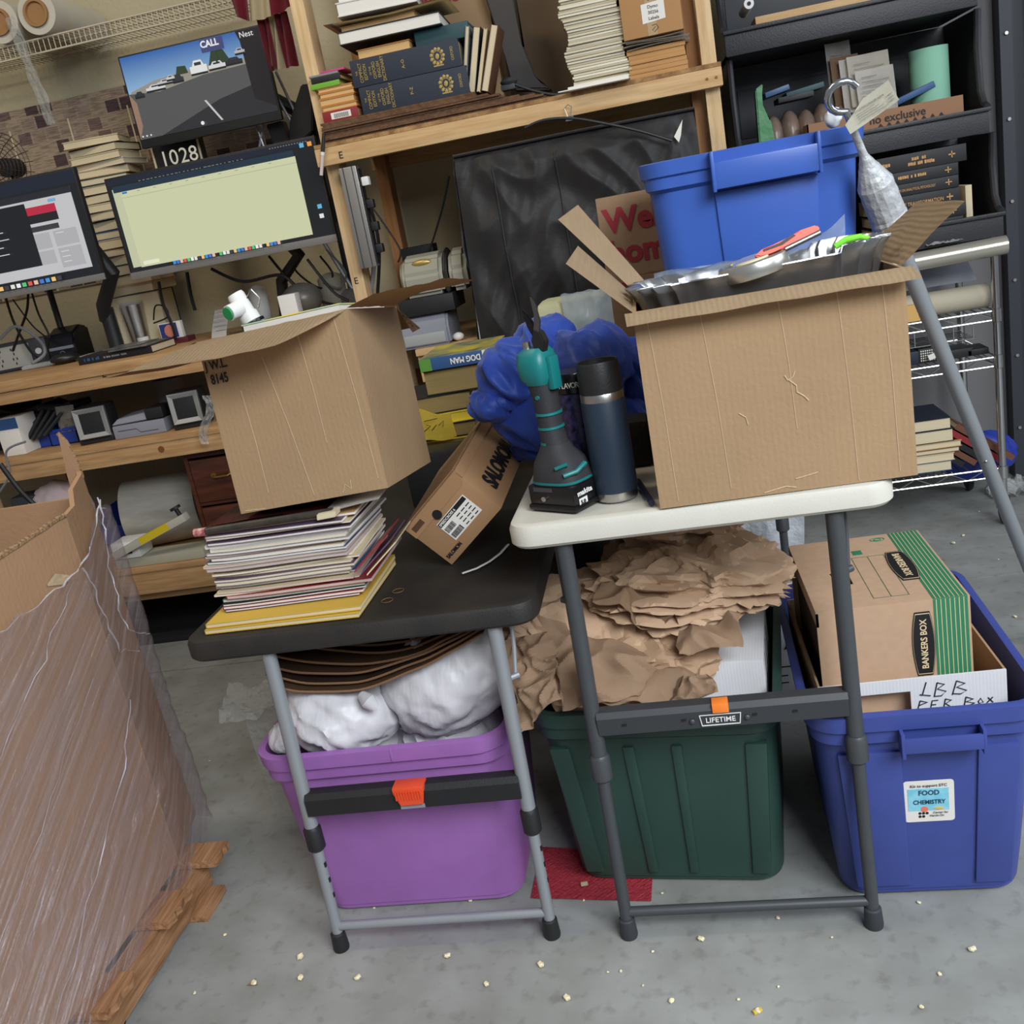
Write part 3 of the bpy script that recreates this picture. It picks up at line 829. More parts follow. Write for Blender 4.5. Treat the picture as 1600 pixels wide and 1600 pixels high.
# glossy black and red magazine rolled under the carton
TOPZ = z
mb = MB()
def gl(u, v):
    return V((-.885+.235*u, 1.655+.15*v, TOPZ+.0015+.0105*abs(math.sin(PI*u*1.0))**.5+.003*nz((u*5, v*5, 3))+.003*(1-v)))
mb.grid(gl, 30, 8, thick=.004)
tm = mb.build('magazine', mat('glossy_black_cover', (26,24,26), .25, rgb2=(120,24,40), vscale=9, spec=.6))
recenter(tag(tm, 'glossy black and red magazine lying crumpled on top of the tall stack', 'magazine'))
mb = MB()
mb.tube([(-.868, 1.642, TOPZ+.006), (-.84, 1.642, TOPZ+.007), (-.62, 1.645, TOPZ+.010)], .0070, n=14)
mb.tube([(-.890, 1.642, TOPZ+.006), (-.868, 1.642, TOPZ+.006)], .0080, n=14, mi=1)
mb2 = single('rolled_magazine', mb, [mat('dark_printed_roll', (40,44,40), .4, rgb2=(70,60,52), vscale=50), mat('red_paisley', (150,36,48), .45, rgb2=(206,180,170), vscale=90)], 'rolled red and dark printed magazine under the front edge of the small carton', 'magazine')
mb = MB()
def ws(u, v): return V((-.645+.11*u, 1.655+.13*v, TOPZ+.006+.012*u+.006*math.sin(u*3)*v))
mb.grid(ws, 8, 8, thick=.0006)
single('paper_sheet', mb, WHITEM, 'loose white sheet sticking out under the right corner of the small carton', 'paper')
mb = MB(); mb.prism([(-.648,1.628,TOPZ+.001),(-.612,1.628,TOPZ+.003),(-.610,1.628,TOPZ+.014),(-.646,1.628,TOPZ+.012)], (0,.03,0), bev=.001)
single('label_card', mb, PAPER_CR, 'small cream barcode card on the glossy magazine under the small carton', 'card')

# ------------------------------------------------------------------ carton on the magazine stack
R2 = Matrix(((.9981,.0468,-.0394),(-.0423,.9932,.1086),(.0442,-.1067,.9933)))
b2 = thing('open_carton', 'smaller plain carton stamped 8145 perched on the magazine stack', 'box', (-.8005, 1.66, .8865), R2)
W2, D2, H2 = .290, .285, .318
open_carton(b2, W2, D2, H2)
# front flap, folded towards the viewer, torn outer edge
mb = MB()
def ff(u, v):
    edge = 1-.95*max(0, (u-.80)/.20)**1.2
    x_ = -.003+(W2+.003)*u-.040*v*(1-u)-.02*v*u
    return V((x_-.03*v*(1-u), -.125*v*edge+.0, H2-.030*v*edge-.010*v*math.sin(u*2.4)+.0015*nz((u*9,v*3,1))))
mb.grid(ff, 40, 8, thick=.004)
mb.build('flap', CARD_LIGHT, b2)
mb = MB()
def fl(u, v): return V((-.19*v, -.01+.26*u*(1-.2*v), H2-.018*v-.012*math.sin(v*2.2)))
mb.grid(fl, 10, 8, thick=.004); mb.build('flap', CARD_DARK, b2)
mb = MB()
def fr_(u, v): return V((W2+.175*v, .0+.27*u*(1-.15*v)+.02*v, H2+.002+.020*v+.006*math.sin(v*5)+.002*nz((u*9,v*9,1))))
mb.grid(fr_, 14, 14, thick=.004); mb.build('flap', CARD, b2)
mb = MB()
def fb(u, v): return V((W2-.14*u, D2+.06*v, H2-.045*v))
mb.grid(fb, 10, 5, thick=.004); mb.build('flap', CARD, b2)
mb = MB(); mb.prism([(W2+.001, D2, H2-.005), (W2+.030, D2+.03, H2-.05), (W2+.012, D2+.03, H2-.055)], (0,.003,0)); mb.build('torn_strip', CARD_EDGE, b2)
text('J W.L.', .022, INK, b2, (.004, -.0006, H2-.052), X, Z, bold=.02, sx=.8)
text('8145', .024, INK, b2, (.009, -.0006, H2-.078), X, Z, bold=.025, sx=.72)
strokes(b2, (.0,-.0003,.0), X, Z, [[(.205,.006),(.212,.020),(.222,.010),(.224,.026)],[(.010,.004),(.050,.002)]], r=.0009, name='tear', m_=CARD_LIGHT)
for k, (x0, z0, x1, z1) in enumerate(((.115,.27,.150,.01),(.19,.30,.197,.10),(.262,.31,.276,.02),(.06,.22,.064,.03))):
    strokes(b2, (0,-.0002,0), X, Z, [[(x0,z0),((x0+x1)/2+.002,(z0+z1)/2),(x1,z1)]], r=.0007, name='crease', m_=CREASE)
# contents
def inb2(p): return b2.matrix_world @ V(p)
b2.matrix_world = b2.matrix_world
M2 = R2.to_4x4(); M2.translation = V((-.8005,1.66,.8865))
def IN2(p): return M2 @ V(p)
bk_ = thing('picture_book', 'large book with yellow and teal cover lying at the mouth of the small carton', 'book', IN2((.085,.02,H2-.001)), R2)
mb = MB(); mb.b2((0,0,0), (.185,.25,.012)); mb.build('pages', PAPER_W, bk_)
mb = MB(); mb.b2((-.002,-.002,.0125), (.187,.252,.0145)); mb.build('cover', mat('yellow_teal_print', (232,206,60), .4, rgb2=(120,196,196), vscale=16, detail=2), bk_)
mb = MB(); mb.b2((.0,-.001,.0146), (.05,.20,.0155)); mb.build('cover_panel', mat('dark_print', (60,70,60), .4), bk_)
p = IN2((.062,.175,H2-.055))
dv = thing('white_sprayer', 'white tubular gadget with a green-ringed round knob standing in the small carton', 'gadget', p, Euler((0, rad(-20), 0)).to_matrix())
dv.scale = (1.3,1.3,1.3)
mb = MB(); mb.lathe([(.0145,0),(.0165,.004),(.0165,.055),(.0175,.057),(.0175,.060)], n=28); mb.build('lower_tube', mat('pale_grey_gloss', (206,214,224), .25), dv)
mb = MB(); mb.lathe([(.0150,.0605),(.0150,.078),(.0130,.080),(.0130,.108),(.0115,.112),(.0001,.112)], n=28); mb.build('upper_tube', WHITEP, dv)
mb = MB(); mb.lathe([(.0180,.060),(.0185,.062),(.0185,.065),(.0155,.066)], n=28); mb.build('black_ring', BLACKG, dv)
mb = MB(); mb.cyl((0,-.010,.090), (-.012,-.030,.090), .0115, n=24); mb.build('knob', WHITEP, dv)
mb = MB(); mb.cyl((-.0122,-.0303,.090), (-.0135,-.0325,.090), .0095, n=24); mb.build('knob_ring', mat('green_ring', (44,150,84), .4), dv)
mb = MB(); mb.tube([(.013,.0,.098),(.026,0,.104),(.030,0,.088),(.020,0,.078)], .0014, n=8); mb.build('wire_loop', STEEL, dv)

# ------------------------------------------------------------------ shoe box
RS = Matrix(((.7501,.0545,-.659),(-.106,.9936,-.0385),(.6527,.0988,.7511)))
sb = thing('shoe_box', 'tan shoe box with a white size label, tipped on its corner on the black table', 'box', (-.4651, 1.7989, .6872), RS)
a_, l_, c_ = .164, .3145, .1183   # i, j, k
mb = MB(); mb.b2((0,0,0), (a_-.001,l_,c_*.97), bev=.001); mb.build('body', CARD_SHOE, sb)
mb = MB()
mb.prism([(0,-.0022,c_*.73),(a_-.012,-.0022,c_*.73),(a_-.003,-.0022,c_*.80),(a_+.001,-.0022,c_),(0,-.0022,c_)], (0,.0018,0))
mb.b2((-.001,-.0022,c_*.972), (a_+.001,l_+.001,c_+.001))
mb.b2((a_+.0002,-.001,c_*.80), (a_+.001,l_+.001,c_))
mb.build('lid', CARD_SHOE, sb)
mb = MB(); mb.cyl((.070,-.0023,c_*.73), (.070,-.003,c_*.73), .010, n=18); mb.build('finger_hole', INK, sb)
lb_ = MB(); quadplate(lb_, (.050,-.0003,.026), X, Z, .086, .048, .0006); lab = lb_.build('label', WHITEM, sb)
mb = MB(); quadplate(mb, (.051,-.001,.063), X, Z, .083, .0095, .0004); mb.build('label_band', INK, lab)
text('SPEEDCROSS 6', .0075, WHITEM, lab, (.053,-.0014,.0652), X, Z, bold=.02)
mb = MB()
for bx0, bz0, n_ in ((.053,.029,12),(.053,.045,12)):
    x_ = bx0
    for k in range(n_):
        w0 = rnd.choice((.0008,.0014,.002)); quadplate(mb, (x_,-.0010,bz0), X, Z, w0, .012, .0003); x_ += w0+.001
for k in range(4):
    for j in range(3): quadplate(mb, (.092+.0145*j,-.0010,.030+.008*k), X, Z, .009+.002*(k % 2), .0022, .0003)
mb.build('label_print', INK, lab)
text('SALOMON', .0115, INK, sb, (.008,-.0004,.012), X, Z, bold=.035, sx=.8)
text('SALOMON', .050, INK, sb, (a_+.0008,.050,.026), Y, Z, bold=.04, sx=.95)
mb = MB(); quadplate(mb, (.010,-.0023,c_*.80), X, Z, .030, .012, .0003); mb.build('print_patch', mat('brown_print', (86,60,42), .6), sb)
# white strap on the table
mb = MB()
pts = [PX(x_, y_, z=BT+.004)+V((0,0,.0+h)) for x_, y_, h in ((722,896,0),(745,888,.0),(765,879,.002),(782,868,.004),(795,855,.006))]
mb.tube(pts, .0032, n=8, flat=.5)
single('plastic_strap', mb, mat('milky_plastic', (206,206,204), .35), 'curved milky white plastic strap on the black table beside the shoe box', 'strap')
# penny-like rings
for k, (x_, y_) in enumerate(((605,938),(622,923))):
    mb = MB(); c = PX(x_, y_, z=BT+.0015); mb.tube([c+V((.011*math.cos(a*PI/8), .011*math.sin(a*PI/8), 0)) for a in range(16)], .0007, n=5, closed=True)
    single('rubber_band', mb, mat('tan_rubber', (120,86,52), .6), ('brown rubber band on the black table nearer the magazines', 'brown rubber band on the black table farther from the front edge')[k], 'rubber band')

# ------------------------------------------------------------------ pruning shears
TEAL = mat('teal_plastic', (22,118,118), .4, var=.1, vscale=20)
SGRIP = mat('soft_black_grip', (44,45,48), .7, bump=.1, bscale=400)
sh = thing('pruning_shears', 'teal and black cordless pruning shears standing on its battery on the white table', 'pruning shears', (-.200, 1.650, WT+.001), rad(-34))
sh.scale = (1.22, 1.22, 1.02)
mb = MB()
mb.b2((-.040,-.040,0), (.048,.036,.012), bev=.006); mb.b2((-.037,-.037,.010), (.045,.033,.044), bev=.004)
bt = mb.build('battery', BLACKG, sh)
mb = MB(); quadplate(mb, (-.026,-.0372,.034), X, Z, .034, .007, .0006); mb.build('charge_gauge', DARKG, bt)
mb = MB()
for k in range(4): mb.cyl((-.021+.008*k,-.0378,.0375), (-.021+.008*k,-.0386,.0375), .0014, n=8)
mb.build('gauge_lamps', WHITEP, bt) if False else mb.bm.free()
mb = MB(); mb.cyl((-.008,-.037,.022), (-.008,-.0405,.022), .0042, n=16); mb.build('screw', STEEL, bt)
text('makita', .0125, WHITEP, bt, (.0455, -.030, .026), Y, Z, bold=.03)
mb = MB(); quadplate(mb, (.0455,-.028,.008), Y, Z, .018, .013, .0006); mb.build('battery_label', WHITEP, bt)
text('5.0', .009, INK, bt, (.0464,-.026,.0115), Y, Z, bold=.03)
def oval(mb, secs, n=28):
    rings = []
    for (cx, cy, z_, ax, ay, pw) in secs:
        rg = []
        for k in range(n):
            a = 2*PI*k/n; c, s_ = math.cos(a), math.sin(a)
            rg.append(mb.bm.verts.new((cx+ax*(abs(c)**pw)*(1 if c > 0 else -1), cy+ay*(abs(s_)**pw)*(1 if s_ > 0 else -1), z_)))
        rings.append(rg)
    for A, B in zip(rings, rings[1:]):
        for k in range(n): mb.bm.faces.new((A[k], A[(k+1)%n], B[(k+1)%n], B[k]))
    mb.bm.faces.new(list(reversed(rings[0]))); mb.bm.faces.new(rings[-1])
mb = MB(); oval(mb, [(.003,-.002,.0445,.040,.036,.6),(.003,-.002,.050,.040,.036,.6),(.000,-.001,.080,.034,.030,.65),(-.004,0,.096,.024,.023,.8),(-.004,0,.108,.019,.020,.9)]); mb.build('motor_base', SGRIP, sh)
mb = MB(); oval(mb, [(.003,-.002,.0460,.0405,.0365,.6),(.003,-.002,.0500,.0405,.0365,.6)]); mb.build('teal_trim', TEAL, sh)
mb = MB(); mb.tube([(.030,-.0335,.062),(.043,-.020,.066),(.044,.0,.074)], .004, n=8); mb.tube([(.018,-.034,.074),(.034,-.026,.080)], .003, n=8); mb.build('teal_trim', TEAL, sh)
mb = MB(); oval(mb, [(-.004,0,.106,.0185,.0195,.9),(-.006,0,.130,.0165,.0185,.9),(-.006,0,.160,.0160,.0180,.9),(-.007,0,.190,.0175,.0190,.9),(-.009,0,.214,.0185,.0205,.8)]); mb.build('grip', SGRIP, sh)
for z_ in (.110,.136,.160):
    mb = MB(); oval(mb, [(-.0055,0,z_-.002,.0178,.0195,.9),(-.0055,0,z_+.002,.0175,.0192,.9)]); mb.build('teal_band', TEAL, sh)
mb = MB(); mb.cyl((-.005,-.0205,.190), (-.005,-.0185,.190), .0035, n=12); mb.build('button', TEAL, sh)
mb = MB(); oval(mb, [(-.009,0,.210,.018,.021,.7),(-.010,-.001,.222,.024,.024,.6),(-.011,-.001,.245,.025,.025,.6),(-.012,0,.262,.023,.022,.6),(-.010,0,.270,.016,.015,.7)]); mb.b2((.008,-.010,.200), (.020,.010,.255), bev=.004); mb.build('gear_housing', TEAL, sh)
mb = MB(); mb.cyl((-.018,-.008,.268), (-.018,-.008,.281), .0055, n=14); mb.build('pin', STEEL, sh)
mb = MB(); mb.prism([(-.004,-.010,.264),(.010,-.010,.262),(.016,-.010,.280),(.010,-.010,.296),(.000,-.010,.302),(-.008,-.010,.282)], (0,.012,0), bev=.0015); mb.build('blade_hub', BLACKP, sh)
mb = MB(); mb.prism([(-.002,-.009,.292),(.007,-.009,.290),(.013,-.009,.312),(.010,-.009,.338),(.003,-.009,.352),(.005,-.009,.325),(.002,-.009,.308)], (0,.003,0)); mb.build('cutting_blade', mat('blued_steel', (120,124,130), .25, metal=.9), sh)
mb = MB(); mb.prism([(-.008,-.004,.286),(.002,-.004,.284),(-.002,-.004,.305),(-.012,-.004,.325),(-.020,-.004,.334),(-.018,-.004,.318),(-.014,-.004,.302)], (0,.005,0), bev=.001); mb.build('anvil_blade', BLACKG, sh)

# ------------------------------------------------------------------ bottles
yt = thing('insulated_bottle', 'navy insulated bottle with black cap and two steel bands on the white table', 'bottle', (-.112, 1.645, WT+.001))
mb = MB(); mb.lathe([(.0330,0),(.0355,.002),(.0365,.006),(.0365,.016)], n=48); mb.build('steel_base', STEEL, yt)
mb = MB(); mb.lathe([(.0368,.016),(.0374,.018),(.0374,.172),(.0368,.174)], n=48); mb.build('body', mat('navy_powdercoat', (34,48,64), .45, bump=.1, bscale=700), yt)
mb = MB(); mb.lathe([(.0366,.174),(.0366,.186),(.036,.187)], n=48); mb.build('steel_collar', STEEL, yt)
mb = MB(); mb.lathe([(.0362,.187),(.0365,.189),(.0352,.236),(.0338,.239),(.0320,.238),(.0315,.226),(.0001,.225)], n=48); mb.build('cap', BLACKP, yt)
fb_ = thing('flavor_bottle', 'dark glittery bottle with black FLAVOR cap behind the shears and navy bottle', 'bottle', (-.163, 1.735, WT+.001))
mb = MB(); mb.lathe([(.030,0),(.0335,.004),(.0335,.170),(.031,.178)], n=40); mb.build('body', mat('purple_glitter', (60,56,104), .3, rgb2=(22,20,34), vscale=90, detail=2), fb_)
mb = MB(); mb.lathe([(.0335,.179),(.0345,.181),(.0345,.212),(.0335,.214),(.0001,.214)], n=40); cp = mb.build('cap', BLACKG, fb_)
for k, ch in enumerate('THE FLAVOR'):
    a = rad(-172+10.4*k)
    text(ch, .0135, WHITEP, cp, V((.0347*math.cos(a), .0347*math.sin(a), .190)), (-math.sin(a), math.cos(a), 0), Z, bold=.01, sx=.8, align='CENTER')
mb = MB(); mb.tube([PX(997,752,z=WT+.006), PX(1018,786,z=WT+.006)], .0055, n=12)
single('marker_pen', mb, mat('dark_navy_plastic', (28,34,52), .4), 'dark navy marker lying between the navy bottle and the big carton', 'marker')
mb = MB(); c = PX(1000,720,y=1.86); mb.box((c.x+.0, 1.86, WT+.045), (.05,.08,.088), bev=.01)
single('black_pouch', mb, mat('black_fabric', (30,30,32), .8, bump=.3, bscale=80), 'small black pouch behind the marker against the big carton', 'pouch')

# ------------------------------------------------------------------ blue cloth bundle, wrapped block, boxes behind
def foldblob(mb, c, r, sub=5, seed=0, amp=.16, f=1.0, R=None):
    def fn(q):
        s_ = Vector((q.x*f*1.6+q.z*.9, q.y*f, q.z*f*.7))
        w = noise.noise_vector(s_*.8+V((seed,0,0)))
        v = s_+w*.9
        k = 1-abs(noise.noise(v*.75+V((seed,1,2))))*2
        k2 = 1-abs(noise.noise(v*1.7+V((seed,5,2))))*2
        return 1+amp*1.3*(k-.3)+amp*.5*(k2-.3)
    mb.ico(c, r, sub, fn, R=R)
mb = MB()
for (px, py, yy, r, sd) in ((925,575,2.00,(.085,.10,.085),1),(800,585,2.02,(.065,.09,.065),2),(855,545,2.06,(.065,.08,.065),6),(772,630,1.99,(.05,.06,.035),3),(870,640,2.03,(.12,.10,.085),4),(995,600,2.05,(.05,.08,.085),5),(985,670,2.00,(.06,.08,.07),7),(860,700,2.06,(.08,.08,.05),8)):
    foldblob(mb, PX(px, py, y=yy), r, 5, sd*3.1)
bc = mb.build('blue_cloth', mat('blue_ripstop', (40,70,158), .5, spec=.35, bump=.08, bscale=120, sheen=.2), sharp=180)
clampz(bc, WT+.002, xmin=-.33); clampz(bc, BT+.14)
recenter(tag(bc, 'bundled royal blue nylon cloth heaped behind the shears and bottles', 'cloth'))
wb = thing('wrapped_block', 'pale greenish foam block half wrapped in clear plastic, behind the blue cloth', 'package', PX(915, 600, y=2.42).x*X+V((0,2.42,WT+.001)))
zt_ = PX(900,455,y=2.40).z-WT
mb = MB(); mb.b2((-.085,-.05,0), (.085,.10,zt_-.015), bev=.02)
mb.build('block', mat('pale_foam', (200,200,160), .7, var=.08, vscale=20, bump=.5, bscale=14), wb)
mb = MB()
mb.grid(lambda u, v: V((-.02+.115*u, -.062-.012*nz((u*5,v*7,1)), zt_*(1-v)+.0+.006*nz((u*6,v*6,3)))), 24, 24, thick=.001)
mb.build('plastic_wrap', mat('cloudy_film', (206,216,222), .3, alpha=.65, bump=.6, bscale=18), wb)
# Welcome home carton
wz = thing('welcome_carton', 'brown carton printed Welcome home in red, behind the upper blue tote', 'box', (PX(940,380,y=2.60).x, 2.60, WT+.001))
hh = PX(930,312,y=2.60).z-WT
mb = MB(); mb.b2((0,0,0), (.42,.16,hh), bev=.002); mb.build('body', CARD_DARK, wz)
REDP = mat('red_print', (150,40,52), .7)
text('Welcome', .080, REDP, wz, (.014, -.0006, hh-.086), X, Z, bold=.035, sx=.98)
text('home', .080, REDP, wz, (.016, -.0006, hh-.164), X, Z, bold=.035, sx=.98)
mb = MB(); quadplate(mb, (.026,-.0004,hh-.225), X, Z, .060, .012, .0004); mb.build('print_block', REDP, wz)
mb = MB(); quadplate(mb, (0,-.0001,hh-.200), X, Z, .42, .0015, .0003); mb.build('seam', CARD_EDGE, wz)
# hidden support carton and the upper tote
up = thing('carton', 'plain closed carton under the bright blue tote, behind the big open carton', 'box', (.035, 1.985, WT+.001))
mb = MB(); mb.b2((0,0,0), (.37,.50,.175), bev=.002); mb.build('body', CARD_DARK, up)
mb = MB(); mb.b2((0,.23,.1752), (.37,.28,.1756)); mb.build('tape', mat('packing_tape', (170,140,100), .3), up)
UT = tote('bright blue scuffed plastic tote raised up behind the big open carton', (.206, 2.235, WT+.178), 0, .348, .44, .388, .50, .358, .045, BLUE2, handle=False, ribs=((-.075,.115),), rimw=.012)
mb = MB()
d1_ = .50
mb.b2((-.075, -d1_/2-.034, .290), (.115, -d1_/2-.012, .338), bev=.003)
for q in (-.075,.115): mb.b2((q-.003, -d1_/2-.036, .286), (q+.003, -d1_/2-.005, .358), bev=.0015)
mb.build('handle', BLUE2, UT)
# white bag poking over its right rim
mb = MB(); foldblob(mb, PX(1302,184,y=2.02), (.014,.014,.018), 3, 4); 
single('white_bag', mb, mat('white_film', (220,222,222), .4), 'crumpled white plastic bag poking over the right rim of the bright blue tote', 'plastic bag')

# ------------------------------------------------------------------ leaning pole with hook
A, B = V((.905, 2.50, 0)), PX(1313, 152, y=1.905)
pl = thing('leaning_pole', 'grey metal pole leaning right of the big carton, taped round a hooked rod', 'pole', A)
dv_ = (B-A)
mb = MB(); mb.cyl((0,0,.0), dv_*.80, .0155, n=24); mb.build('tube', GREYTUBE, pl)
mb = MB(); mb.lathe([(.0165,-.005),(.018,.0),(.018,.03),(.016,.032)], (0,0,.006), n=20); mb.build('foot_cap', BLACKP, pl)
p_ = dv_*.44+V((-.004,-.0155,0)); mb = MB(); mb.ico(p_, (.004,.003,.004), 2); mb.build('push_pin', STEEL, pl)
TAPE = mat('silver_duct_tape', (182,184,186), .5, metal=.2, bump=1.0, bscale=30)
mb = MB()
n_ = 36
u_ = dv_.normalized()
pa = []; ra = []
for k in range(n_+1):
    f = k/n_; s_ = .815+.15*f
    pa.append(dv_*s_); ra.append(.0065+(.024*(1-(f-.50)/.25) if .50 < f < .75 else (.024 if f <= .50 else 0))+.004*(1-f)+.0035*noise.noise(V((k*.9,1,2)))*(1-f))
mb.tube(pa, ra, n=16); 
tp_ = mb.build('duct_tape', TAPE, pl, sharp=20)
mb = MB()
e = dv_*.965
side = V((.94,-.1,.3)).normalized(); side = (side-u_*side.dot(u_)).normalized()
pts = [e, e+u_*.03]
cc = e+u_*.055+side*.004
for k in range(11):
    a = rad(200-k*22)
    pts.append(cc+u_*.026*(-math.cos(rad(k*24+20)))+side*(-.026*math.sin(rad(k*24+20))))
mb.tube(pts, .0062, n=14); mb.build('hook', mat('zinc', (190,198,206), .22, metal=1.0), pl)
q = PX(1326,205,y=1.875)
ht = thing('paper_tag', 'long cream paper tag tied below the hook of the leaning pole', 'tag', q, Euler((rad(-10), rad(-22), 0)).to_matrix())
mb = MB(); mb.grid(lambda u, v: V((.092*u, .006*math.sin(u*3), -.006+(.018+.020*min(u*2,1))*v+.006*u)), 14, 4, thick=.0008); mb.build('card', mat('tag_cream', (216,212,192), .7), ht)
text('TO CLOTHES HANGER HOOK', .0042, INK, ht, (.018,-.001,.020), X, Z)
mb = MB()
for k in range(4): quadplate(mb, (.022,-.001,.003+.004*k), X, Z, .052-.006*k, .0009, .0002)
for k in range(3): quadplate(mb, (.078,-.0015,.006+.005*k), X, Z, .009, .0012, .0002)
mb.build('tag_print', mat('grey_ink', (110,108,100), .7), ht)
# ------------------------------------------------------------------ inside the purple tote
FILM_W = mat('milky_bag_film', (206,204,208), .38, var=.06, vscale=8, spec=.4, bump=.8, bscale=9, stretch=(2.2,.6,.7))
def bagblob(mb, c, r, sd, R=None):
    def fn(q):
        w = noise.noise_vector(q*1.4+V((sd,0,0)))
        v = V((q.x*2.6+q.z*1.4, q.y*2.0, q.z*.8-q.x*.6))+w*.8
        k = 1-abs(noise.noise(v*.9+V((sd,3,1))))*2
        k2 = 1-abs(noise.noise(v*2.2+V((sd,8,1))))*2
        k3 = 1-abs(noise.noise(v*5+V((sd,2,6))))*2
        return 1+.09*(k-.3)+.03*k2+.014*k3
    mb.ico(c, r, 5, fn, R=R)
mb = MB(); bagblob(mb, (-.735,1.765,.435), (.125,.14,.085), 3, Euler((0,rad(8),0)).to_matrix()); bagblob(mb, (-.84,1.68,.412), (.035,.04,.03), 9); bagblob(mb, (-.73,1.82,.22), (.11,.10,.16), 5)
single('white_bag', mb, FILM_W, 'crinkled white plastic bag at the left in the purple tote', 'plastic bag', sharp=60)
mb = MB(); bagblob(mb, (-.518,1.80,.462), (.150,.135,.112), 11, Euler((0,rad(-22),0)).to_matrix()); bagblob(mb, (-.55,1.82,.25), (.12,.11,.18), 15)
single('white_bag', mb, FILM_W, 'larger bulging white plastic bag at the right in the purple tote', 'plastic bag', sharp=60)
mb = MB(); mb.tube([(-.655,1.655,.497),(-.640,1.64,.492),(-.632,1.645,.475)], [.010,.016,.010], n=14); single('twisted_bag_corner', mb, FILM_W, 'small twisted white bag corner between the two white bags', 'plastic bag')
# bent cardboard sheets over the bags
SHB = mat('sheet_brown', (104,78,56), .85, var=.12, vscale=12)
SHE = mat('sheet_edge_lit', (132,98,70), .85)  # lighter brown paints front light onto the board edges
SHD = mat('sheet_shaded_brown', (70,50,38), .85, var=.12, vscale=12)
def sheet_line(pts, y0, y1, m_, lab):
    """bent board following pixel points measured on its front edge"""
    P = [PX(a, b, y=y0) for a, b in pts]
    mb = MB(); n = len(P)
    def f(u, v):
        k = min(int(u*(n-1)), n-2); t_ = u*(n-1)-k
        a = P[max(k-1,0)]; b = P[k]; c = P[k+1]; d = P[min(k+2,n-1)]
        q = .5*((2*b)+(c-a)*t_+(2*a-5*b+4*c-d)*t_*t_+(3*b-a-3*c+d)*t_**3)
        q = q.copy(); q.y = y0+(y1-y0)*v; q.z = min(q.z, .632); q.z += .012*v*(u-.3)+.003*nz((u*6,v*4,y0*30)); q.x += .02*v
        return q
    mb.grid(f, 30, 4, thick=.0045)
    mb.mi = 1; mb.tube([f(k/30, 0)+V((0,-.001,0)) for k in range(31)], .0023, n=5)
    return single('cardboard_sheet', mb, [m_, SHE], lab, 'cardboard', 'flattened boards under the black table')
sheet_line([(422,1070),(470,1080),(560,1076),(640,1050),(700,1020),(755,990)], 1.655, 1.92, SHB, 'lowest curled board, resting directly on the white bags')
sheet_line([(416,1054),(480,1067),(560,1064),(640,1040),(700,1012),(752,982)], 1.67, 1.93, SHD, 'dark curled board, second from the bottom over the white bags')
sheet_line([(418,1040),(470,1050),(560,1050),(640,1030),(700,1004),(752,976)], 1.68, 1.94, SHB, 'brown curled board, third from the bottom over the white bags')
sheet_line([(428,1024),(490,1034),(580,1036),(650,1022),(700,998),(750,972)], 1.69, 1.90, SHB, 'lighter board with a pointed left tip, fourth from the bottom over the white bags')
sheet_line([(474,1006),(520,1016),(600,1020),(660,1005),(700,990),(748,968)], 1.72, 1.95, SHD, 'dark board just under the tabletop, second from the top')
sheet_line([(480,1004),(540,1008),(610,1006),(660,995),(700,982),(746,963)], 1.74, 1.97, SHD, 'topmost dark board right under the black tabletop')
mb = MB()
c = PX(455, 1015, y=2.15)
cn = thing('metal_can', 'small shiny metal can under the left side of the black table', 'can', (c.x, 2.15, 0))
mb.lathe([(.045,0),(.045,c.z+.0),(.042,c.z+.005),(.030,c.z+.012),(.030,c.z+.02),(.0001,c.z+.02)], n=28); mb.build('body', STEEL, cn)
BUB = mat('bubble_wrap', (206,210,206), .25, alpha=.45, bump=1.0, bscale=60, spec=.7)
mb = MB()
def bw(u, v): return V((-1.0+.28*u, 1.86+.20*v, .30+.12*u+.03*nz((u*5,v*5,2))+.03*v))
mb.grid(bw, 20, 14, thick=.004)
mb.bm.free()
mb = MB(); a, b = PX(352,1110,y=1.95), PX(480,1040,y=1.95)
def bw(u, v): 
    q = a.lerp(b, u); return V((q.x, 1.90+.10*v, q.z*.93+.05*v*(1-u)+.02*nz((u*6,v*6,2))-.03*math.sin(PI*u)+.02))
mb.grid(bw, 26, 12, thick=.004)
mb.grid(lambda u, v: V((a.x+.05+.2*u, 1.93+.03*v, (a.z-.0)*(1-v)+.01*nz((u*4,v*6,7))+.01)), 20, 12, thick=.004)
single('bubble_wrap', mb, BUB, 'clear bubble wrap hanging behind the left legs of the black table', 'bubble wrap')

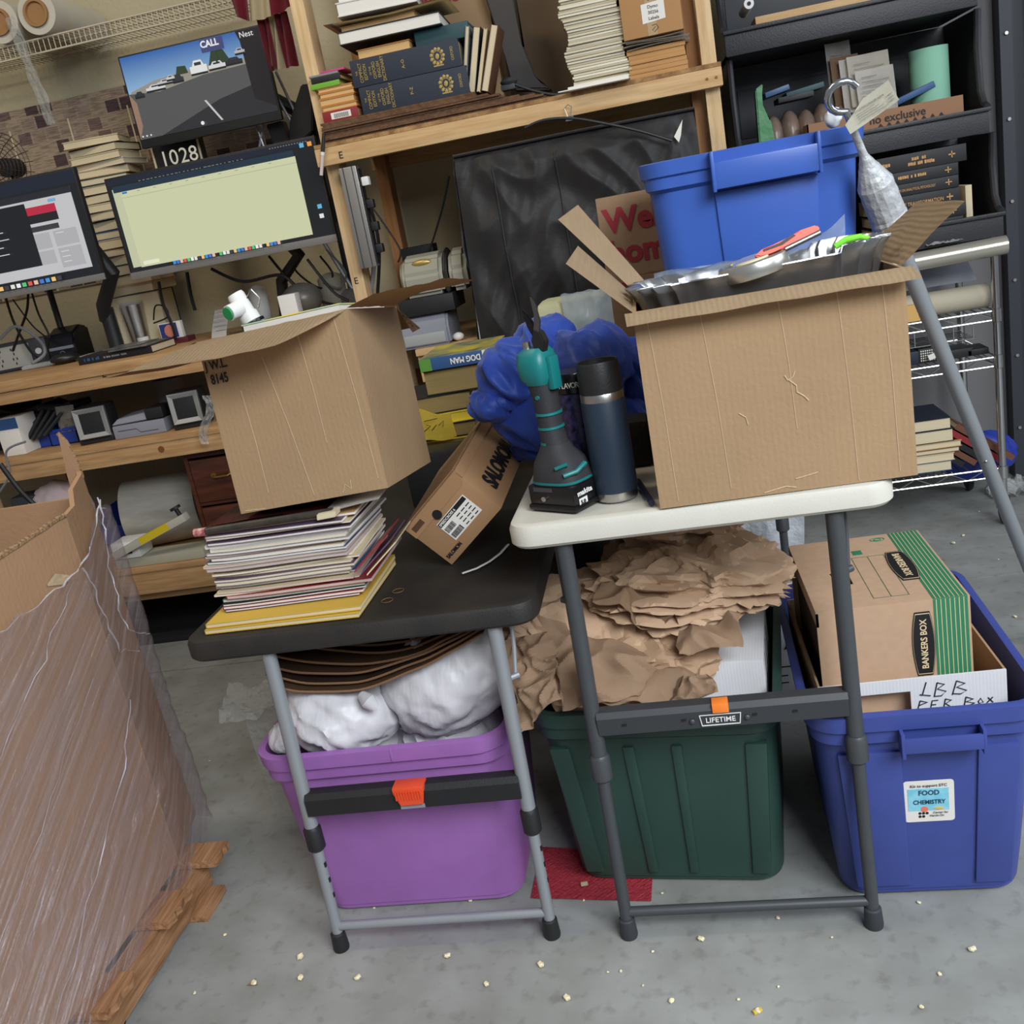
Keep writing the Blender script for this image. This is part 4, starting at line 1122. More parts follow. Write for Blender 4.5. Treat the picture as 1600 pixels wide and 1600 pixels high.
# ------------------------------------------------------------------ green tote contents
KRAFT = mat('kraft_paper', (184,154,126), .7, var=.06, vscale=8, spec=.3, bump=.25, bscale=26)
KRAFT2 = mat('kraft_paper_dull', (168,138,110), .75, var=.06, vscale=8, spec=.25, bump=.25, bscale=26)
gc = thing('white_carton', 'white corrugated carton standing in the dark green tote under brown paper', 'box', (-.135, 1.74, .185), rad(-7))
mb = MB(); mb.b2((0,0,0), (.240,.26,.270), bev=.002); mb.build('body', CARTW, gc)
mb = MB()
for k in range(3): quadplate(mb, (.2402,.05+.06*k,.02), Y, Z, .0025, .24)
for k in range(3): quadplate(mb, (.2402,.04,.06+.07*k), Y, Z, .18, .0025)
mb.build('printed_grid', INK, gc)
def crumple(c, r, seed, R=None, sub=5, amp=.22, f=1.5, flatk=1.0):
    mb = MB()
    def fn(q):
        w = noise.noise_vector(q*1.3+V((seed,seed,0)))*.35
        v = V((q.x*.6,q.y*1.0,q.z*1.7))+w
        r1, r2, r3 = (1-abs(noise.noise(v*k+V((seed,k,0))))*2.4 for k in (1.5*f*.7, 3.4*f*.7, 7.5*f*.7))
        return .90+amp*(1.0*r1+.26*r2+.05*r3)
    mb.ico(c, r, sub, fn, R=R)
    return mb
def ksheet(P00, P10, P11, P01, seed, amp=.02, f=6, nu=46, nv=34, bulge=0.0, edge=.012, thick=.0008):
    """crumpled sheet spanned by 4 corners"""
    P00, P10, P11, P01 = map(V, (P00, P10, P11, P01))
    n = (P10-P00).cross(P01-P00).normalized()
    mb = MB()
    def fn(u, v):
        q = (P00*(1-u)+P10*u)*(1-v)+(P01*(1-u)+P11*u)*v
        e = min(u,1-u,v,1-v)
        w = noise.noise_vector(q*f*.6+V((seed,0,0)))*.5
        s_ = q*f+w
        d = facet(s_, 1.0, seed); d2 = facet(s_, 2.7, seed+3)
        rg = 1-abs(noise.noise(s_*1.2+V((seed,1,4))))*2
        r2 = 1-abs(noise.noise(s_*2.9+V((seed,7,4))))*2.2
        h = amp*((d-.3)*.5+(d2-.3)*.2+(rg-.3)*1.3+(r2-.3)*.6)
        q = q+n*(h+bulge*math.sin(PI*u)*math.sin(PI*v))
        if e < .001: q = q+noise.noise_vector(q*30)*edge*.6
        return q
    mb.grid(fn, nu, nv, thick=thick)
    return mb
GP = 'crumpled brown packing paper on the green tote'
def paper(mb, lab, m_=KRAFT): return clampz(single('crumpled_paper', mb, m_, lab, 'paper', GP, sharp=14), None, .772)
E3 = lambda a, b, c: Euler((rad(a), rad(b), rad(c))).to_matrix()
paper(crumple((-.235,1.80,.50), (.15,.14,.085), 2.2, E3(20,12,0), amp=.30, f=1.7), 'big crumpled brown paper wad at the left of the green tote')
paper(crumple((-.06,1.84,.575), (.14,.12,.055), 7.7, E3(10,4,10), amp=.34, f=1.9), 'folded bundle of brown paper in the middle of the paper heap')
paper(crumple((.045,1.86,.585), (.12,.11,.050), 12.3, E3(8,10,-6), amp=.34, f=1.9), 'bundle of brown paper with dark folds sagging over the right of the green tote')
paper(crumple((-.02,1.99,.66), (.115,.10,.085), 21.0, E3(0,10,0), amp=.32, f=1.6), 'tallest puff of brown paper, just below the white tabletop')
paper(crumple((-.12,1.75,.475), (.13,.10,.055), 33.0, E3(20,0,0), amp=.28, f=1.5), 'brown paper wad draped over the front of the white carton', KRAFT2)
p = lambda a, b, y: PX(a, b, y=y)
paper(ksheet(p(812,1160,1.60), p(880,1090,1.58), p(870,985,1.70), p(792,1000,1.70), 3, amp=.022, f=9, bulge=.02), 'long strip of brown paper hanging down left of the green tote')
paper(ksheet(p(905,1100,1.60), p(1090,1100,1.60), p(1095,1045,1.68), p(930,1030,1.68), 6, amp=.008, f=6, bulge=.01), 'smooth piece of brown paper behind the latch bar of the white table')
paper(ksheet(p(880,1110,1.60), p(1000,1090,1.605), p(1050,1020,1.72), p(860,985,1.70), 9, amp=.020, f=7, bulge=.03), 'creased brown paper slope between the charcoal leg and the white carton')
paper(ksheet(p(1040,1110,1.595), p(1125,1085,1.60), p(1105,1055,1.64), p(1060,1060,1.64), 13, amp=.016, f=14, bulge=.012), 'small fan-shaped twist of brown paper at the tote rim')
paper(ksheet(p(1060,1030,1.66), p(1160,1010,1.68), p(1155,960,1.72), p(1060,990,1.72), 17, amp=.012, f=8, bulge=.01), 'loose brown paper corner lying on top of the white carton')
paper(ksheet(p(925,945,1.70), p(1060,985,1.70), p(1090,920,1.84), p(940,900,1.84), 23, amp=.020, f=8, bulge=.02), 'folded brown paper sheet across the middle of the heap', KRAFT2)
paper(ksheet(p(935,905,1.93), p(1060,895,1.93), p(1130,845,2.0), p(945,848,2.0), 29, amp=.024, f=7, bulge=.03), 'puckered brown paper sheet at the top left of the heap')
paper(ksheet(p(1060,905,1.90), p(1165,925,1.88), p(1130,850,2.0), p(1060,842,2.0), 41, amp=.016, f=7, bulge=.03), 'smoother brown paper sheet sloping down at the top right of the heap')

# things on the floor behind the green tote
BF = mat('black_nylon', (24,24,27), .55, bump=.3, bscale=30)
mb = MB(); foldblob(mb, (-.24,2.38,.42), (.16,.10,.20), 5, 12, amp=.12); mb.b2((-.37,2.30,.0), (-.10,2.46,.30), bev=.04)
single('duffel_bag', mb, BF, 'black nylon bag on the floor behind the brown paper heap', 'bag')
mb = MB(); mb.b2((.10,2.36,.0), (.34,2.60,.235), bev=.002); 
wk = single('carton', mb, CARTW, 'white printed carton on the floor between the green and indigo totes', 'box')
mb = MB(); 
for a, b, c_, d_ in ((-.10,.03,.14,.003),(-.10,.10,.14,.003),(-.10,.03,.003,.073),(.037,.03,.003,.073),(-.08,.055,.06,.003),(-.08,.075,.06,.003)): quadplate(mb, (a,-.1202,b), X, Z, c_, d_)
mb.build('printed_panel', INK, wk)
strokes(wk, (0,-.1206,.150), X, Z, [[(-.02,.0),(.0,.04),(.012,.0)],[(.02,.035),(.022,.0)],[(.04,.035),(.022,.016),(.042,.0)]], r=.002, name='handwriting', m_=INK)
# bubble foil sheet
FOIL = mat('pearly_bubble_film', (226,230,236), .35, spec=.7, bump=.8, bscale=34)
mb = MB()
a, b, c_, d_ = PX(1050,800,y=2.62), PX(1272,800,y=2.62), PX(1278,840,y=2.60), PX(1205,1000,y=2.40)
def fo(u, v):
    x_ = -.22+(PX(1272,812,y=2.9).x+.22-.06*v)*u
    return V((x_, 2.93-.10*v+.03*nz((u*4,v*4,1)), .66*(1-v)+.035*nz((u*5,v*5,9))*math.sin(PI*v)+.003))
mb.grid(fo, 50, 50, thick=.004)
single('foam_film_sheet', mb, FOIL, 'big pearly white bubble film sheet standing behind the green tote', 'bubble film', sharp=60)
mb = MB(); c = PX(1062,832,y=2.2); foldblob(mb, c, (.045,.04,.022), 4, 8)
single('pink_bag', mb, mat('pink_film', (226,120,140), .3, alpha=.8), 'scrap of pink plastic bag just below the white tabletop', 'plastic bag')
# red mailer on the floor
mb = MB()
A_, B_, C_, D_ = PX(830,1405,z=0), PX(1018,1410,z=0), PX(1022,1335,z=0), PX(846,1325,z=0)
def rm(u, v):
    q = (A_*(1-u)+B_*u)*(1-v)+(D_*(1-u)+C_*u)*v
    return V((q.x, q.y, .0035+.0012*math.sin(u*150)*math.sin(v*90)+.003*nz((u*3,v*3,1))))
mb.grid(rm, 110, 60, thick=.002)
rmo = single('bubble_mailer', mb, mat('red_bubble_film', (196,72,84), .35, spec=.7, bump=.5, bscale=90), 'red bubble mailer flat on the floor between the purple and green totes', 'mailer')
mb = MB(); c = PX(913,1381,z=.008)-rmo.location; mb.box(c, (.014,.012,.0008), Euler((0,0,.2)).to_matrix()); mb.build('sticker', mat('foil_sticker', (190,176,140), .4), rmo)
# bits of packing foam and debris
BITS = [(470,1497),(470,1530),(398,1538),(845,1510),(886,1562),(700,1496),(1005,1541),(1184,1582),(1049,1566),(1216,1543),(1096,1470),(1154,1563),(912,1408),(585,1420),(1155,1364),(1176,1366),(1035,1397),(1030,1426),(720,1405),(735,1408),(1436,1412),(970,1519),(1468,1524),(1520,1486),(560,1530),(352,1462),(305,1553),(265,1151),(328,1190),(1020,1488),(950,1520),(1216,1436),(1300,1466),(760,1540),(1490,850),(1505,838),(1530,800),(1405,770),(1560,875),(1586,965),(1440,1575)]
proto = None
rb_ = random.Random(5)
BITM = mat('foam_crumb', (226,214,178), .8)
LMK = [('the left foot of the black table', (532,1490)), ('the right foot of the black table', (865,1468)), ('the left foot of the white table', (983,1473)), ('the right foot of the white table', (1370,1460)),
       ('the front of the purple tote', (660,1408)), ('the red mailer', (925,1370)), ('the front of the indigo tote', (1460,1405)), ('the middle of the bottom frame edge', (900,1600)), ('the lower right frame corner', (1590,1590)),
       ('the corner of the pallet', (315,1350)), ('the foot of the leaning pole', (1590,900)), ('the rack caster', (1540,785)), ('the lower right of the green tote', (1190,1360))]
near = {}
for i, q in enumerate(BITS):
    dd_ = sorted((math.hypot(q[0]-l[0], q[1]-l[1]), n) for n, l in LMK)[0]
    near.setdefault(dd_[1], []).append((dd_[0], i))
LBL = {}
for n, lst in near.items():
    for k, (dd_, i) in enumerate(sorted(lst)): LBL[i] = 'pale debris crumb on the floor, %s to %s' % ('nearest' if k == 0 else ordi(k+1)+' nearest', n)
for i, (x_, y_) in enumerate(BITS):
    p0 = PX(x_, y_, z=0)
    s_ = rb_.choice((.0025,.003,.004,.0055,.007)) if i > 5 else rb_.choice((.007,.008))
    if i < 3 or proto is None:
        mb = MB(); sd = rb_.random()*50
        mb.ico((0,0,.6), (1,.8,.55), 2, lambda q: 1+.5*noise.noise(q*1.7+V((sd,0,0))))
        proto = mb.build('foam_crumb', BITM); o = proto
    else:
        o = proto.copy(); COL.objects.link(o)
    o.location = (p0.x, p0.y, .0005); o.scale = (s_, s_, s_); o.rotation_euler = (0, 0, rb_.random()*6)
    tag(o, LBL[i], 'debris', 'packing crumbs scattered on the floor')
c = PX(396,1538,z=0)
mb = MB(); mb.prism([c+V((-.012,-.004,.001)), c+V((.012,-.006,.004)), c+V((.004,.004,.006)), c+V((.002,.012,.003)), c+V((-.004,.002,.002))], (0,0,.001)); single('leaf_scrap', mb, mat('rust_leaf', (150,100,76), .7), 'small reddish brown scrap on the floor in front of the pallet', 'scrap')
mb = MB(); c = PX(1184,1582,z=0); mb.box(c+V((0,0,.003)), (.016,.007,.005), Euler((0,0,.5)).to_matrix(), bev=.001); single('yellow_scrap', mb, mat('yellow_scrap', (214,180,70), .6), 'tiny yellow scrap on the floor near the bottom edge', 'scrap')

# ------------------------------------------------------------------ pallet, giant carton and stretch film at the left
pal = thing('pallet', 'rough wooden pallet under the film-wrapped giant carton', 'pallet', (-1.12, .9, 0))
for k, y0 in enumerate((-.75,-.52,-.29,-.06,.17,.40,.63,.82)):
    mb = MB(); pts = []
    yw = .10 if k < 7 else .07
    n = 8; e = [rb_.uniform(-.006,.003) for _ in range(n+1)]
    ex = (.0,.0,.0,.0,.0,.0,.004,.022)[k]
    mb.prism([(-1.0,y0,.092)]+[(ex+e[j], y0+yw*j/n, .092) for j in range(n+1)]+[(-1.0,y0+yw,.092)], (0,0,.018), bev=.001)
    mb.build('deck_board', WOOD_PAL, pal)
for x0 in (-.035,-.5,-.98):
    mb = MB(); n = 26
    prof = [(x0+rb_.uniform(-.003,.004)*(1 if x0 > -.1 else 0), -.75+1.62*j/n) for j in range(n+1)]
    mb.prism([(x0-.038,-.75,.018)]+[(a+.0,b,.018) for a, b in prof]+[(x0-.038,.87,.018)], (0,0,.072))
    mb.build('stringer', WOOD_PAL, pal)
for y0 in (-.75,-.06,.76):
    mb = MB(); mb.b2((-1.0,y0,0), (-.0,y0+.10,.0175), bev=.001); mb.build('bottom_board', WOOD_PAL, pal)
text('HEK', .05, INK, pal, (.006,-.0+.36-.10+.08,.030), Y, Z, bold=.02) if False else text('HEK', .045, INK, pal, (.0045,.345-.0,.034), Y, Z, bold=.01)
GX = -1.185
CARDG = mat('giant_carton_card', (174,138,106), .85, var=.10, vscale=5, bump=.1, bscale=90, spec=.15, wave=('Y', 26, .035, 1.5))
gy = thing('giant_carton', 'giant open corrugated bulk carton on the pallet at the left edge', 'box', (GX, 1.0, .1115))
mb = MB()
# right side panel (runs away from the viewer), ragged top edge
n = 40
def topz(y):
    z_ = .803-.008*math.sin(y*5)+.006*noise.noise(V((y*14,3,0)))
    if y > .50: z_ += .0*(y-.5)/.2
    return z_
ys = [-.80+(.72+.80)*k/n for k in range(n+1)]
for k in range(n):
    y0, y1 = ys[k], ys[k+1]
    mb.hexa([(-.010,y0,0),(0,y0,0),(0,y1,0),(-.010,y1,0),(-.012,y0,topz(y0)),(-.002,y0,topz(y0)),(-.002,y1,topz(y1)),(-.012,y1,topz(y1))])
bmesh.ops.remove_doubles(mb.bm, verts=mb.bm.verts[:], dist=.0002)
mb.build('side_panel', CARDG, gy)
# chamfer panel at the far corner, rising to a torn peak
mb = MB()
mb.prism([(0,.722,0),(-.002,.722,topz(.72)),(-.002,.760,.815),(-.022,.80,.840),(-.036,.865,.855),(-.060,.905,.86),(-.045,.905,0)], (-.009,-.003,0))
mb.build('corner_panel', CARDG, gy)
mb = MB()
go = V((GX, 1.0, .1115)); mb.prism([PX(a, b, y=1.885)-go for a, b in ((90,677),(103,690),(120,722),(128,744),(131,790),(122,800),(114,775),(104,740))], (0,.008,0))
mb.build('standing_flap', CARDG, gy)
mb = MB(); mb.tube([PX(a, b, y=1.889)-go for a, b in ((90,677),(103,690),(120,722),(128,744),(131,790))], .0045, n=6); mb.build('torn_edge', CARD_EDGE, gy)
mb = MB(); mb.b2((-.95,.895,0), (-.06,.905,.80)); mb.build('back_panel', CARDG, gy)
mb = MB(); mb.b2((-.98,-.80,0), (-.97,.90,.78)); mb.build('side_panel', CARDG, gy)
mb = MB()
pts = [(-.004, y_, topz(y_)+.0005) for y_ in ys]
mb.tube(pts, .0055, n=6); mb.build('torn_edge', CARD_EDGE, gy)
mb = MB(); mb.prism([(.001,.60,.705),(.002,.63,.715),(.014,.655,.700),(.003,.66,.690),(.001,.64,.692)], (.0,0,.004)); mb.build('torn_tab', CARD_LIGHT, gy)
# stretch film
def film_mat():
    m = bpy.data.materials.new('stretch_film'); m.use_nodes = True
    N, L = m.node_tree.nodes, m.node_tree.links
    for n_ in list(N): N.remove(n_)
    out = N.new('ShaderNodeOutputMaterial')
    tr = N.new('ShaderNodeBsdfTransparent'); tr.inputs[0].default_value = (.93,.92,.95,1)
    gl = N.new('ShaderNodeBsdfGlossy'); gl.inputs['Roughness'].default_value = .22; gl.inputs[0].default_value = (.95,.95,1,1)
    df = N.new('ShaderNodeBsdfDiffuse'); df.inputs[0].default_value = (*lin((196,180,180)),1)
    tc = N.new('ShaderNodeTexCoord'); mp = N.new('ShaderNodeMapping'); mp.vector_type = 'TEXTURE' if False else 'POINT'
    mp.inputs['Rotation'].default_value = (rad(-29), 0, 0); mp.inputs['Scale'].default_value = (1, 1, 1)
    mp2 = N.new('ShaderNodeMapping'); mp2.inputs['Scale'].default_value = (2, 1.3, 26)
    L.new(tc.outputs['Object'], mp.inputs[0]); L.new(mp.outputs[0], mp2.inputs[0])
    nz_ = N.new('ShaderNodeTexNoise'); nz_.inputs['Scale'].default_value = 3.0; nz_.inputs['Detail'].default_value = 5; nz_.inputs['Distortion'].default_value = .6
    L.new(mp2.outputs[0], nz_.inputs['Vector'])
    bp = N.new('ShaderNodeBump'); bp.inputs['Strength'].default_value = 1.0; bp.inputs['Distance'].default_value = .02
    L.new(nz_.outputs[0], bp.inputs['Height'])
    L.new(bp.outputs[0], gl.inputs['Normal'])
    r = N.new('ShaderNodeValToRGB'); r.color_ramp.elements[0].position = .40; r.color_ramp.elements[1].position = .74
    r.color_ramp.elements[0].color = (.16,.16,.16,1); r.color_ramp.elements[1].color = (.55,.55,.55,1)
    L.new(nz_.outputs[0], r.inputs[0])
    m1 = N.new('ShaderNodeMixShader'); m1.inputs[0].default_value = .45; L.new(df.outputs[0], m1.inputs[1]); L.new(gl.outputs[0], m1.inputs[2])
    m2 = N.new('ShaderNodeMixShader'); L.new(r.outputs[0], m2.inputs[0]); L.new(tr.outputs[0], m2.inputs[1]); L.new(m1.outputs[0], m2.inputs[2])
    L.new(m2.outputs[0], out.inputs[0]); return m
FILM = film_mat()
mb = MB()
path = [(.006,-.80),(.006,.70),(.004,.727),(-.028,.85),(-.038,.91),(-.12,.93),(-.5,.93)]
seg = [0]
for a, b in zip(path, path[1:]): seg.append(seg[-1]+math.hypot(b[0]-a[0], b[1]-a[1]))
def at_path(s_):
    for k in range(len(path)-1):
        if s_ <= seg[k+1] or k == len(path)-2:
            t_ = (s_-seg[k])/(seg[k+1]-seg[k]); a, b = path[k], path[k+1]
            return V((a[0]+(b[0]-a[0])*t_, a[1]+(b[1]-a[1])*t_, 0))
def film(u, v):
    s_ = seg[-1]*u; q = at_path(s_)
    y_ = s_-.80
    top = .705+.012*math.sin(y_*9)
    top += .015*noise.noise(V((s_*20,0,4)))+(.05*min(1, (y_-.70)/.1) if y_ > .70 else 0)
    z_ = -.02+(top+.02)*v
    rg = 1-abs(noise.noise(V((s_*3.0, 0, (z_-s_*.55)*22))))*2
    bul = .0045*rg*(1 if v < .97 else .5)+.003*noise.noise(V((s_*7, z_*5, 1)))
    return V((q.x+.010+max(bul,-.006)+(.012*(1-v) if v < .3 else 0), q.y+(.008 if y_ > .8 else 0), z_))
mb.grid(film, 150, 90)
fo_ = mb.build('stretch_film', FILM, gy, sharp=180)
# bunched ropes of film along its upper edge and corner; thin diagonal ones imitate highlight streaks
mb = MB()
def rope(pts, r):
    P = []
    for k in range(len(pts)-1):
        for j in range(6):
            f = j/6; q = V(pts[k]).lerp(V(pts[k+1]), f); P.append(q+noise.noise_vector(q*40)*.010)
    P.append(V(pts[-1])); mb.tube(P, [r*(.15+1.5*abs(noise.noise(q*23))) for q in P], n=6, flat=.5)
rope([(.016,-.25,.700),(.016,.0,.705),(.016,.28,.700),(.016,.45,.690),(.016,.62,.700),(.012,.72,.715),(-.005,.80,.74),(-.020,.87,.80)], .0032)
rope([(.012,.70,.70),(.014,.715,.62),(.004,.74,.50),(-.010,.83,.46)], .004)
rope([(-.015,.86,.80),(-.012,.84,.70),(-.004,.80,.60),(.0,.80,.52),(-.018,.90,.47)], .0035)
rope([(.016,.05,.34),(.016,.30,.49),(.016,.50,.60),(.014,.66,.69)], .0014)
rope([(.016,-.2,.05),(.016,.1,.20),(.016,.40,.37),(.016,.62,.50)], .0010)
rope([(.026,.10,-.01),(.022,.35,.12),(.016,.62,.30),(.010,.72,.40)], .0015)
mb.build('film_rope_and_glint', mat('bunched_film_and_glint', (220,218,228), .22, alpha=.55, spec=.9, bump=.5, bscale=60), gy)
# ================================================================== workbench contents
def glow(name, rgb, k=1.0):
    if name in MATS: return MATS[name]
    m = bpy.data.materials.new(name); m.use_nodes = True
    b = m.node_tree.nodes['Principled BSDF']
    b.inputs['Base Color'].default_value = (.01,.01,.01,1); b.inputs['Roughness'].default_value = .25
    b.inputs['Emission Color'].default_value = (*lin(rgb),1); b.inputs['Emission Strength'].default_value = k
    MATS[name] = m; return m
def monitor(label, x0, x1, z0, z1, y, chin=.022, chinm=None, bez=.008, yaw=0):
    t = thing('monitor', label, 'monitor', ((x0+x1)/2, y, z0), rad(yaw))
    w, h = x1-x0, z1-z0
    mb = MB(); mb.b2((-w/2,0,0), (w/2,.022,h), bev=.003); mb.b2((-w*.25,.022,h*.2), (w*.25,.05,h*.8), bev=.01); mb.build('housing', BLACKP, t)
    if chinm: mb = MB(); mb.b2((-w/2,-.002,0), (w/2,.006,chin), bev=.001); mb.build('chin', chinm, t)
    sw, sh_ = w-2*bez, h-chin-bez
    mb = MB(); mb.b2((-sw/2,-.0008,chin), (sw/2,.001,chin+sh_)); sc = mb.build('screen', glow('screen_dark', (22,24,28)), t)
    def P(u, v): return V((-sw/2+sw*u, -.0010, chin+sh_*v))
    return t, sc, P
LAY = [0]
def spoly(sc, P, pts, m_, name='screen_area'):
    LAY[0] += 1
    e = .00012*(LAY[0] % 90)
    mb = MB(); mb.prism([P(u, v)-V((0,e,0)) for u, v in pts], (0,-.0001,0)); return mb.build(name, m_, sc)
def srect(sc, P, u0, v0, u1, v1, m_, name='screen_area'): return spoly(sc, P, [(u0,v0),(u1,v0),(u1,v1),(u0,v1)], m_, name)
SILV = mat('silver_chin', (132,128,124), .4, metal=.3)
G_ = glow
# middle ultrawide
LAY[0] = 0
t, sc, P = monitor('wide monitor in the middle of the bench showing a pale green window', -1.785, -1.025, 1.335, 1.675, 3.36, .024, SILV)
def m_rects(sc, P, rects):
    for r in rects: srect(sc, P, *r)
m_rects(sc, P, [(0,.94,1,1,G_('screen_navy',(22,30,46))),
 (.015,.05,.90,.90,G_('screen_side',(196,200,166))), (.02,.86,.90,.925,G_('screen_bar',(28,48,66))),
 (.055,.04,.905,.86,G_('screen_pale_green',(206,210,170))), (.055,.79,.905,.80,G_('screen_rule',(186,190,158))), (.06,.835,.085,.855,G_('screen_blue',(40,120,200))),
 (.07,.06,.15,.10,G_('screen_note',(232,234,206)))])
cols_ = [(60,150,220),(230,190,170),(90,200,120),(230,230,220),(240,200,120),(70,120,210),(220,90,80),(240,240,240),(60,60,70)]
mbs = {}
for k in range(30):
    if k in (12,25): continue
    c_ = cols_[(k*5) % 9]; mb = MB(); mb.b2(P(.22+.0178*k,.006)-V((0,.0100,0)), P(.22+.0178*k+.0138,.042)-V((0,.0099,0))); mb.build('dock_icon', G_('icon_%d_%d_%d' % c_, c_), sc)
mb = MB()
rs = random.Random(11)
for k in range(26): mb.b2(P(.16+.02*k+.0,.93)-V((0,.0100,0)), P(.16+.02*k+rs.uniform(.006,.016),.938)-V((0,.0099,0)))
for k in range(9): mb.b2(P(.14+.08*k,.835)-V((0,.0100,0)), P(.14+.08*k+.015,.840)-V((0,.0099,0)))
for k in range(14): mb.b2(P(.80+.013*k,.975)-V((0,.0100,0)), P(.80+.013*k+.006,.985)-V((0,.0099,0)))
mb.build('screen_text', G_('screen_grey', (120,124,116)), sc)
for (u, v, c_) in ((.935,.93,(100,180,220)),(.972,.93,(240,160,60)),(.955,.29,(100,180,220)),(.955,.19,(230,230,230))):
    srect(sc, P, u, v, u+.02, v+.045, G_('icon_%d_%d_%d' % c_, c_), 'desktop_icon')
mb = MB(); mb.tube([(0,.05,.17),(.10,.16,.10),(.16,.22,-.02),(.05,.28,-.10),(.02,.30,-.255)], .022, n=12); mb.b2((-.05,.24,-.256), (.09,.36,-.242)); mb.build('arm', BLACKP, t)
# left monitor
LAY[0] = 0
t, sc, P = monitor('left monitor, cut by the frame, showing a website with a red banner', -2.64, -1.88, 1.355, 1.735, 3.36, .022, SILV)
m_rects(sc, P, [(.0,.88,1,1,G_('screen_navy',(22,30,46))),(.45,.08,.965,.86,G_('screen_paper',(196,196,198))),(.45,.80,.965,.86,G_('screen_bar2',(34,36,44))),
 (.62,.66,.87,.735,G_('screen_red',(186,38,66))),(.62,.58,.87,.66,G_('screen_black',(30,28,32))),(.84,.75,.88,.78,G_('screen_skyblue',(120,170,210))),
 (.62,.50,.86,.55,G_('screen_black2',(60,58,60))),(.67,.33,.80,.48,G_('screen_tile',(176,176,178))),(.82,.33,.94,.48,G_('screen_tile',(1,1,1))),(.67,.18,.80,.31,G_('screen_tile',(1,1,1))),(.82,.12,.94,.31,G_('screen_tile',(1,1,1))),
 (.20,.18,.72,.78,G_('screen_window_dark',(22,24,30)))])
mbs = {}
for k in range(12):
    c_ = cols_[(k*4) % 9]; mb = MB(); mb.b2(P(.44+.031*k,.012)-V((0,.0100,0)), P(.44+.031*k+.021,.052)-V((0,.0099,0))); mb.build('dock_icon', G_('icon_%d_%d_%d' % c_, c_), sc)
mb = MB()
for k in range(5): mb.b2(P(.52,.62-.07*k)-V((0,.0100,0)), P(.56+.02*(k % 3),.628-.07*k)-V((0,.0099,0)))
for (u, v) in ((.84,.45),(.84,.27),(.84,.22),(.84,.17)): mb.b2(P(u,v)-V((0,.0100,0)), P(u+.04,v+.008)-V((0,.0099,0)))
mb.build('screen_text', G_('screen_white', (214,214,214)), sc)
mb = MB(); mb.tube([(.20,.05,.19),(.30,.10,.13),(.345,.12,.02),(.25,.16,-.09),(.235,.18,-.14)], .026, n=12); mb.cyl((.245,.18,-.27), (.245,.18,-.10), .026); mb.cyl((.245,.18,-.276), (.245,.18,-.262), .05); mb.build('arm', BLACKP, t)
# camera monitor high up
LAY[0] = 0
t, sc, P = monitor('small high monitor showing a security camera view of a car park', -1.745, -1.205, 1.775, 2.085, 3.62, .030, None, .006)
SKY = bpy.data.materials.new('screen_sky'); SKY.use_nodes = True
N, L = SKY.node_tree.nodes, SKY.node_tree.links
b = N['Principled BSDF']; tc = N.new('ShaderNodeTexCoord'); sx = N.new('ShaderNodeSeparateXYZ'); L.new(tc.outputs['Generated'], sx.inputs[0])
rp = N.new('ShaderNodeValToRGB'); rp.color_ramp.elements[0].color = (*lin((150,190,224)),1); rp.color_ramp.elements[1].color = (*lin((42,100,176)),1); L.new(sx.outputs[2], rp.inputs[0]); L.new(rp.outputs[0], b.inputs['Emission Color'])
b.inputs['Emission Strength'].default_value = .9; b.inputs['Base Color'].default_value = (0,0,0,1)
spoly(sc, P, [(0,.55),(.90,.62),(.90,1),(0,1)], SKY, 'picture_sky')
spoly(sc, P, [(.02,.58),(.2,.66),(.5,.70),(.9,.68),(.9,.5),(0,.5)], G_('picture_buildings',(150,144,132)), 'picture_buildings')
spoly(sc, P, [(.60,.68),(.64,.86),(.72,.84),(.76,.68)], G_('picture_tree',(46,64,44)), 'picture_tree')
spoly(sc, P, [(.36,.66),(.38,.76),(.44,.75),(.45,.66)], G_('picture_tree',(1,1,1)), 'picture_tree')
spoly(sc, P, [(0,0),(1,0),(1,.62),(.55,.60),(.22,.52),(0,.56)], G_('picture_asphalt',(84,84,84)), 'picture_asphalt')
spoly(sc, P, [(.16,0),(1,0),(1,.22),(.86,.36),(.62,.28)], G_('picture_shadow',(44,44,48)), 'picture_shadow')
spoly(sc, P, [(0,.0),(.04,.16),(.04,.44),(.0,.56)], G_('picture_kerb',(150,120,100)), 'picture_kerb')
spoly(sc, P, [(.86,.20),(1,.06),(1,1),(.83,1),(.85,.88)], G_('picture_pillar',(34,30,34)), 'picture_pillar')
for (u, v, w_, h_, c_) in ((.04,.50,.07,.07,(40,44,52)),(.13,.54,.14,.075,(210,212,214)),(.22,.59,.12,.06,(190,192,196)),(.33,.58,.08,.09,(50,50,56)),(.29,.62,.06,.06,(200,200,200)),(.47,.62,.12,.16,(226,226,224)),(.60,.63,.12,.09,(214,214,216)),(.72,.64,.12,.08,(44,44,50)),(.80,.74,.07,.07,(180,180,184))):
    m_ = G_('car_%d' % c_[0], c_)
    srect(sc, P, u, v, u+w_, v+h_*.6, m_, 'picture_car'); spoly(sc, P, [(u+w_*.15,v+h_*.6),(u+w_*.85,v+h_*.6),(u+w_*.72,v+h_),(u+w_*.28,v+h_)], m_, 'picture_car')
    srect(sc, P, u+w_*.3, v+h_*.62, u+w_*.7, v+h_*.85, G_('car_glass',(46,52,62)), 'picture_glass')
    srect(sc, P, u, v-.012, u+w_, v+.012, G_('picture_under',(30,30,32)), 'picture_shade')
spoly(sc, P, [(.60,.03),(.615,.03),(.53,.30),(.515,.30)], G_('picture_line',(200,200,200)), 'picture_line')
srect(sc, P, .58, .84, .74, .99, G_('picture_billboard',(66,72,118)), 'picture_billboard'); srect(sc, P, .66,.70,.675,.84, G_('picture_tree',(1,1,1)), 'picture_post')
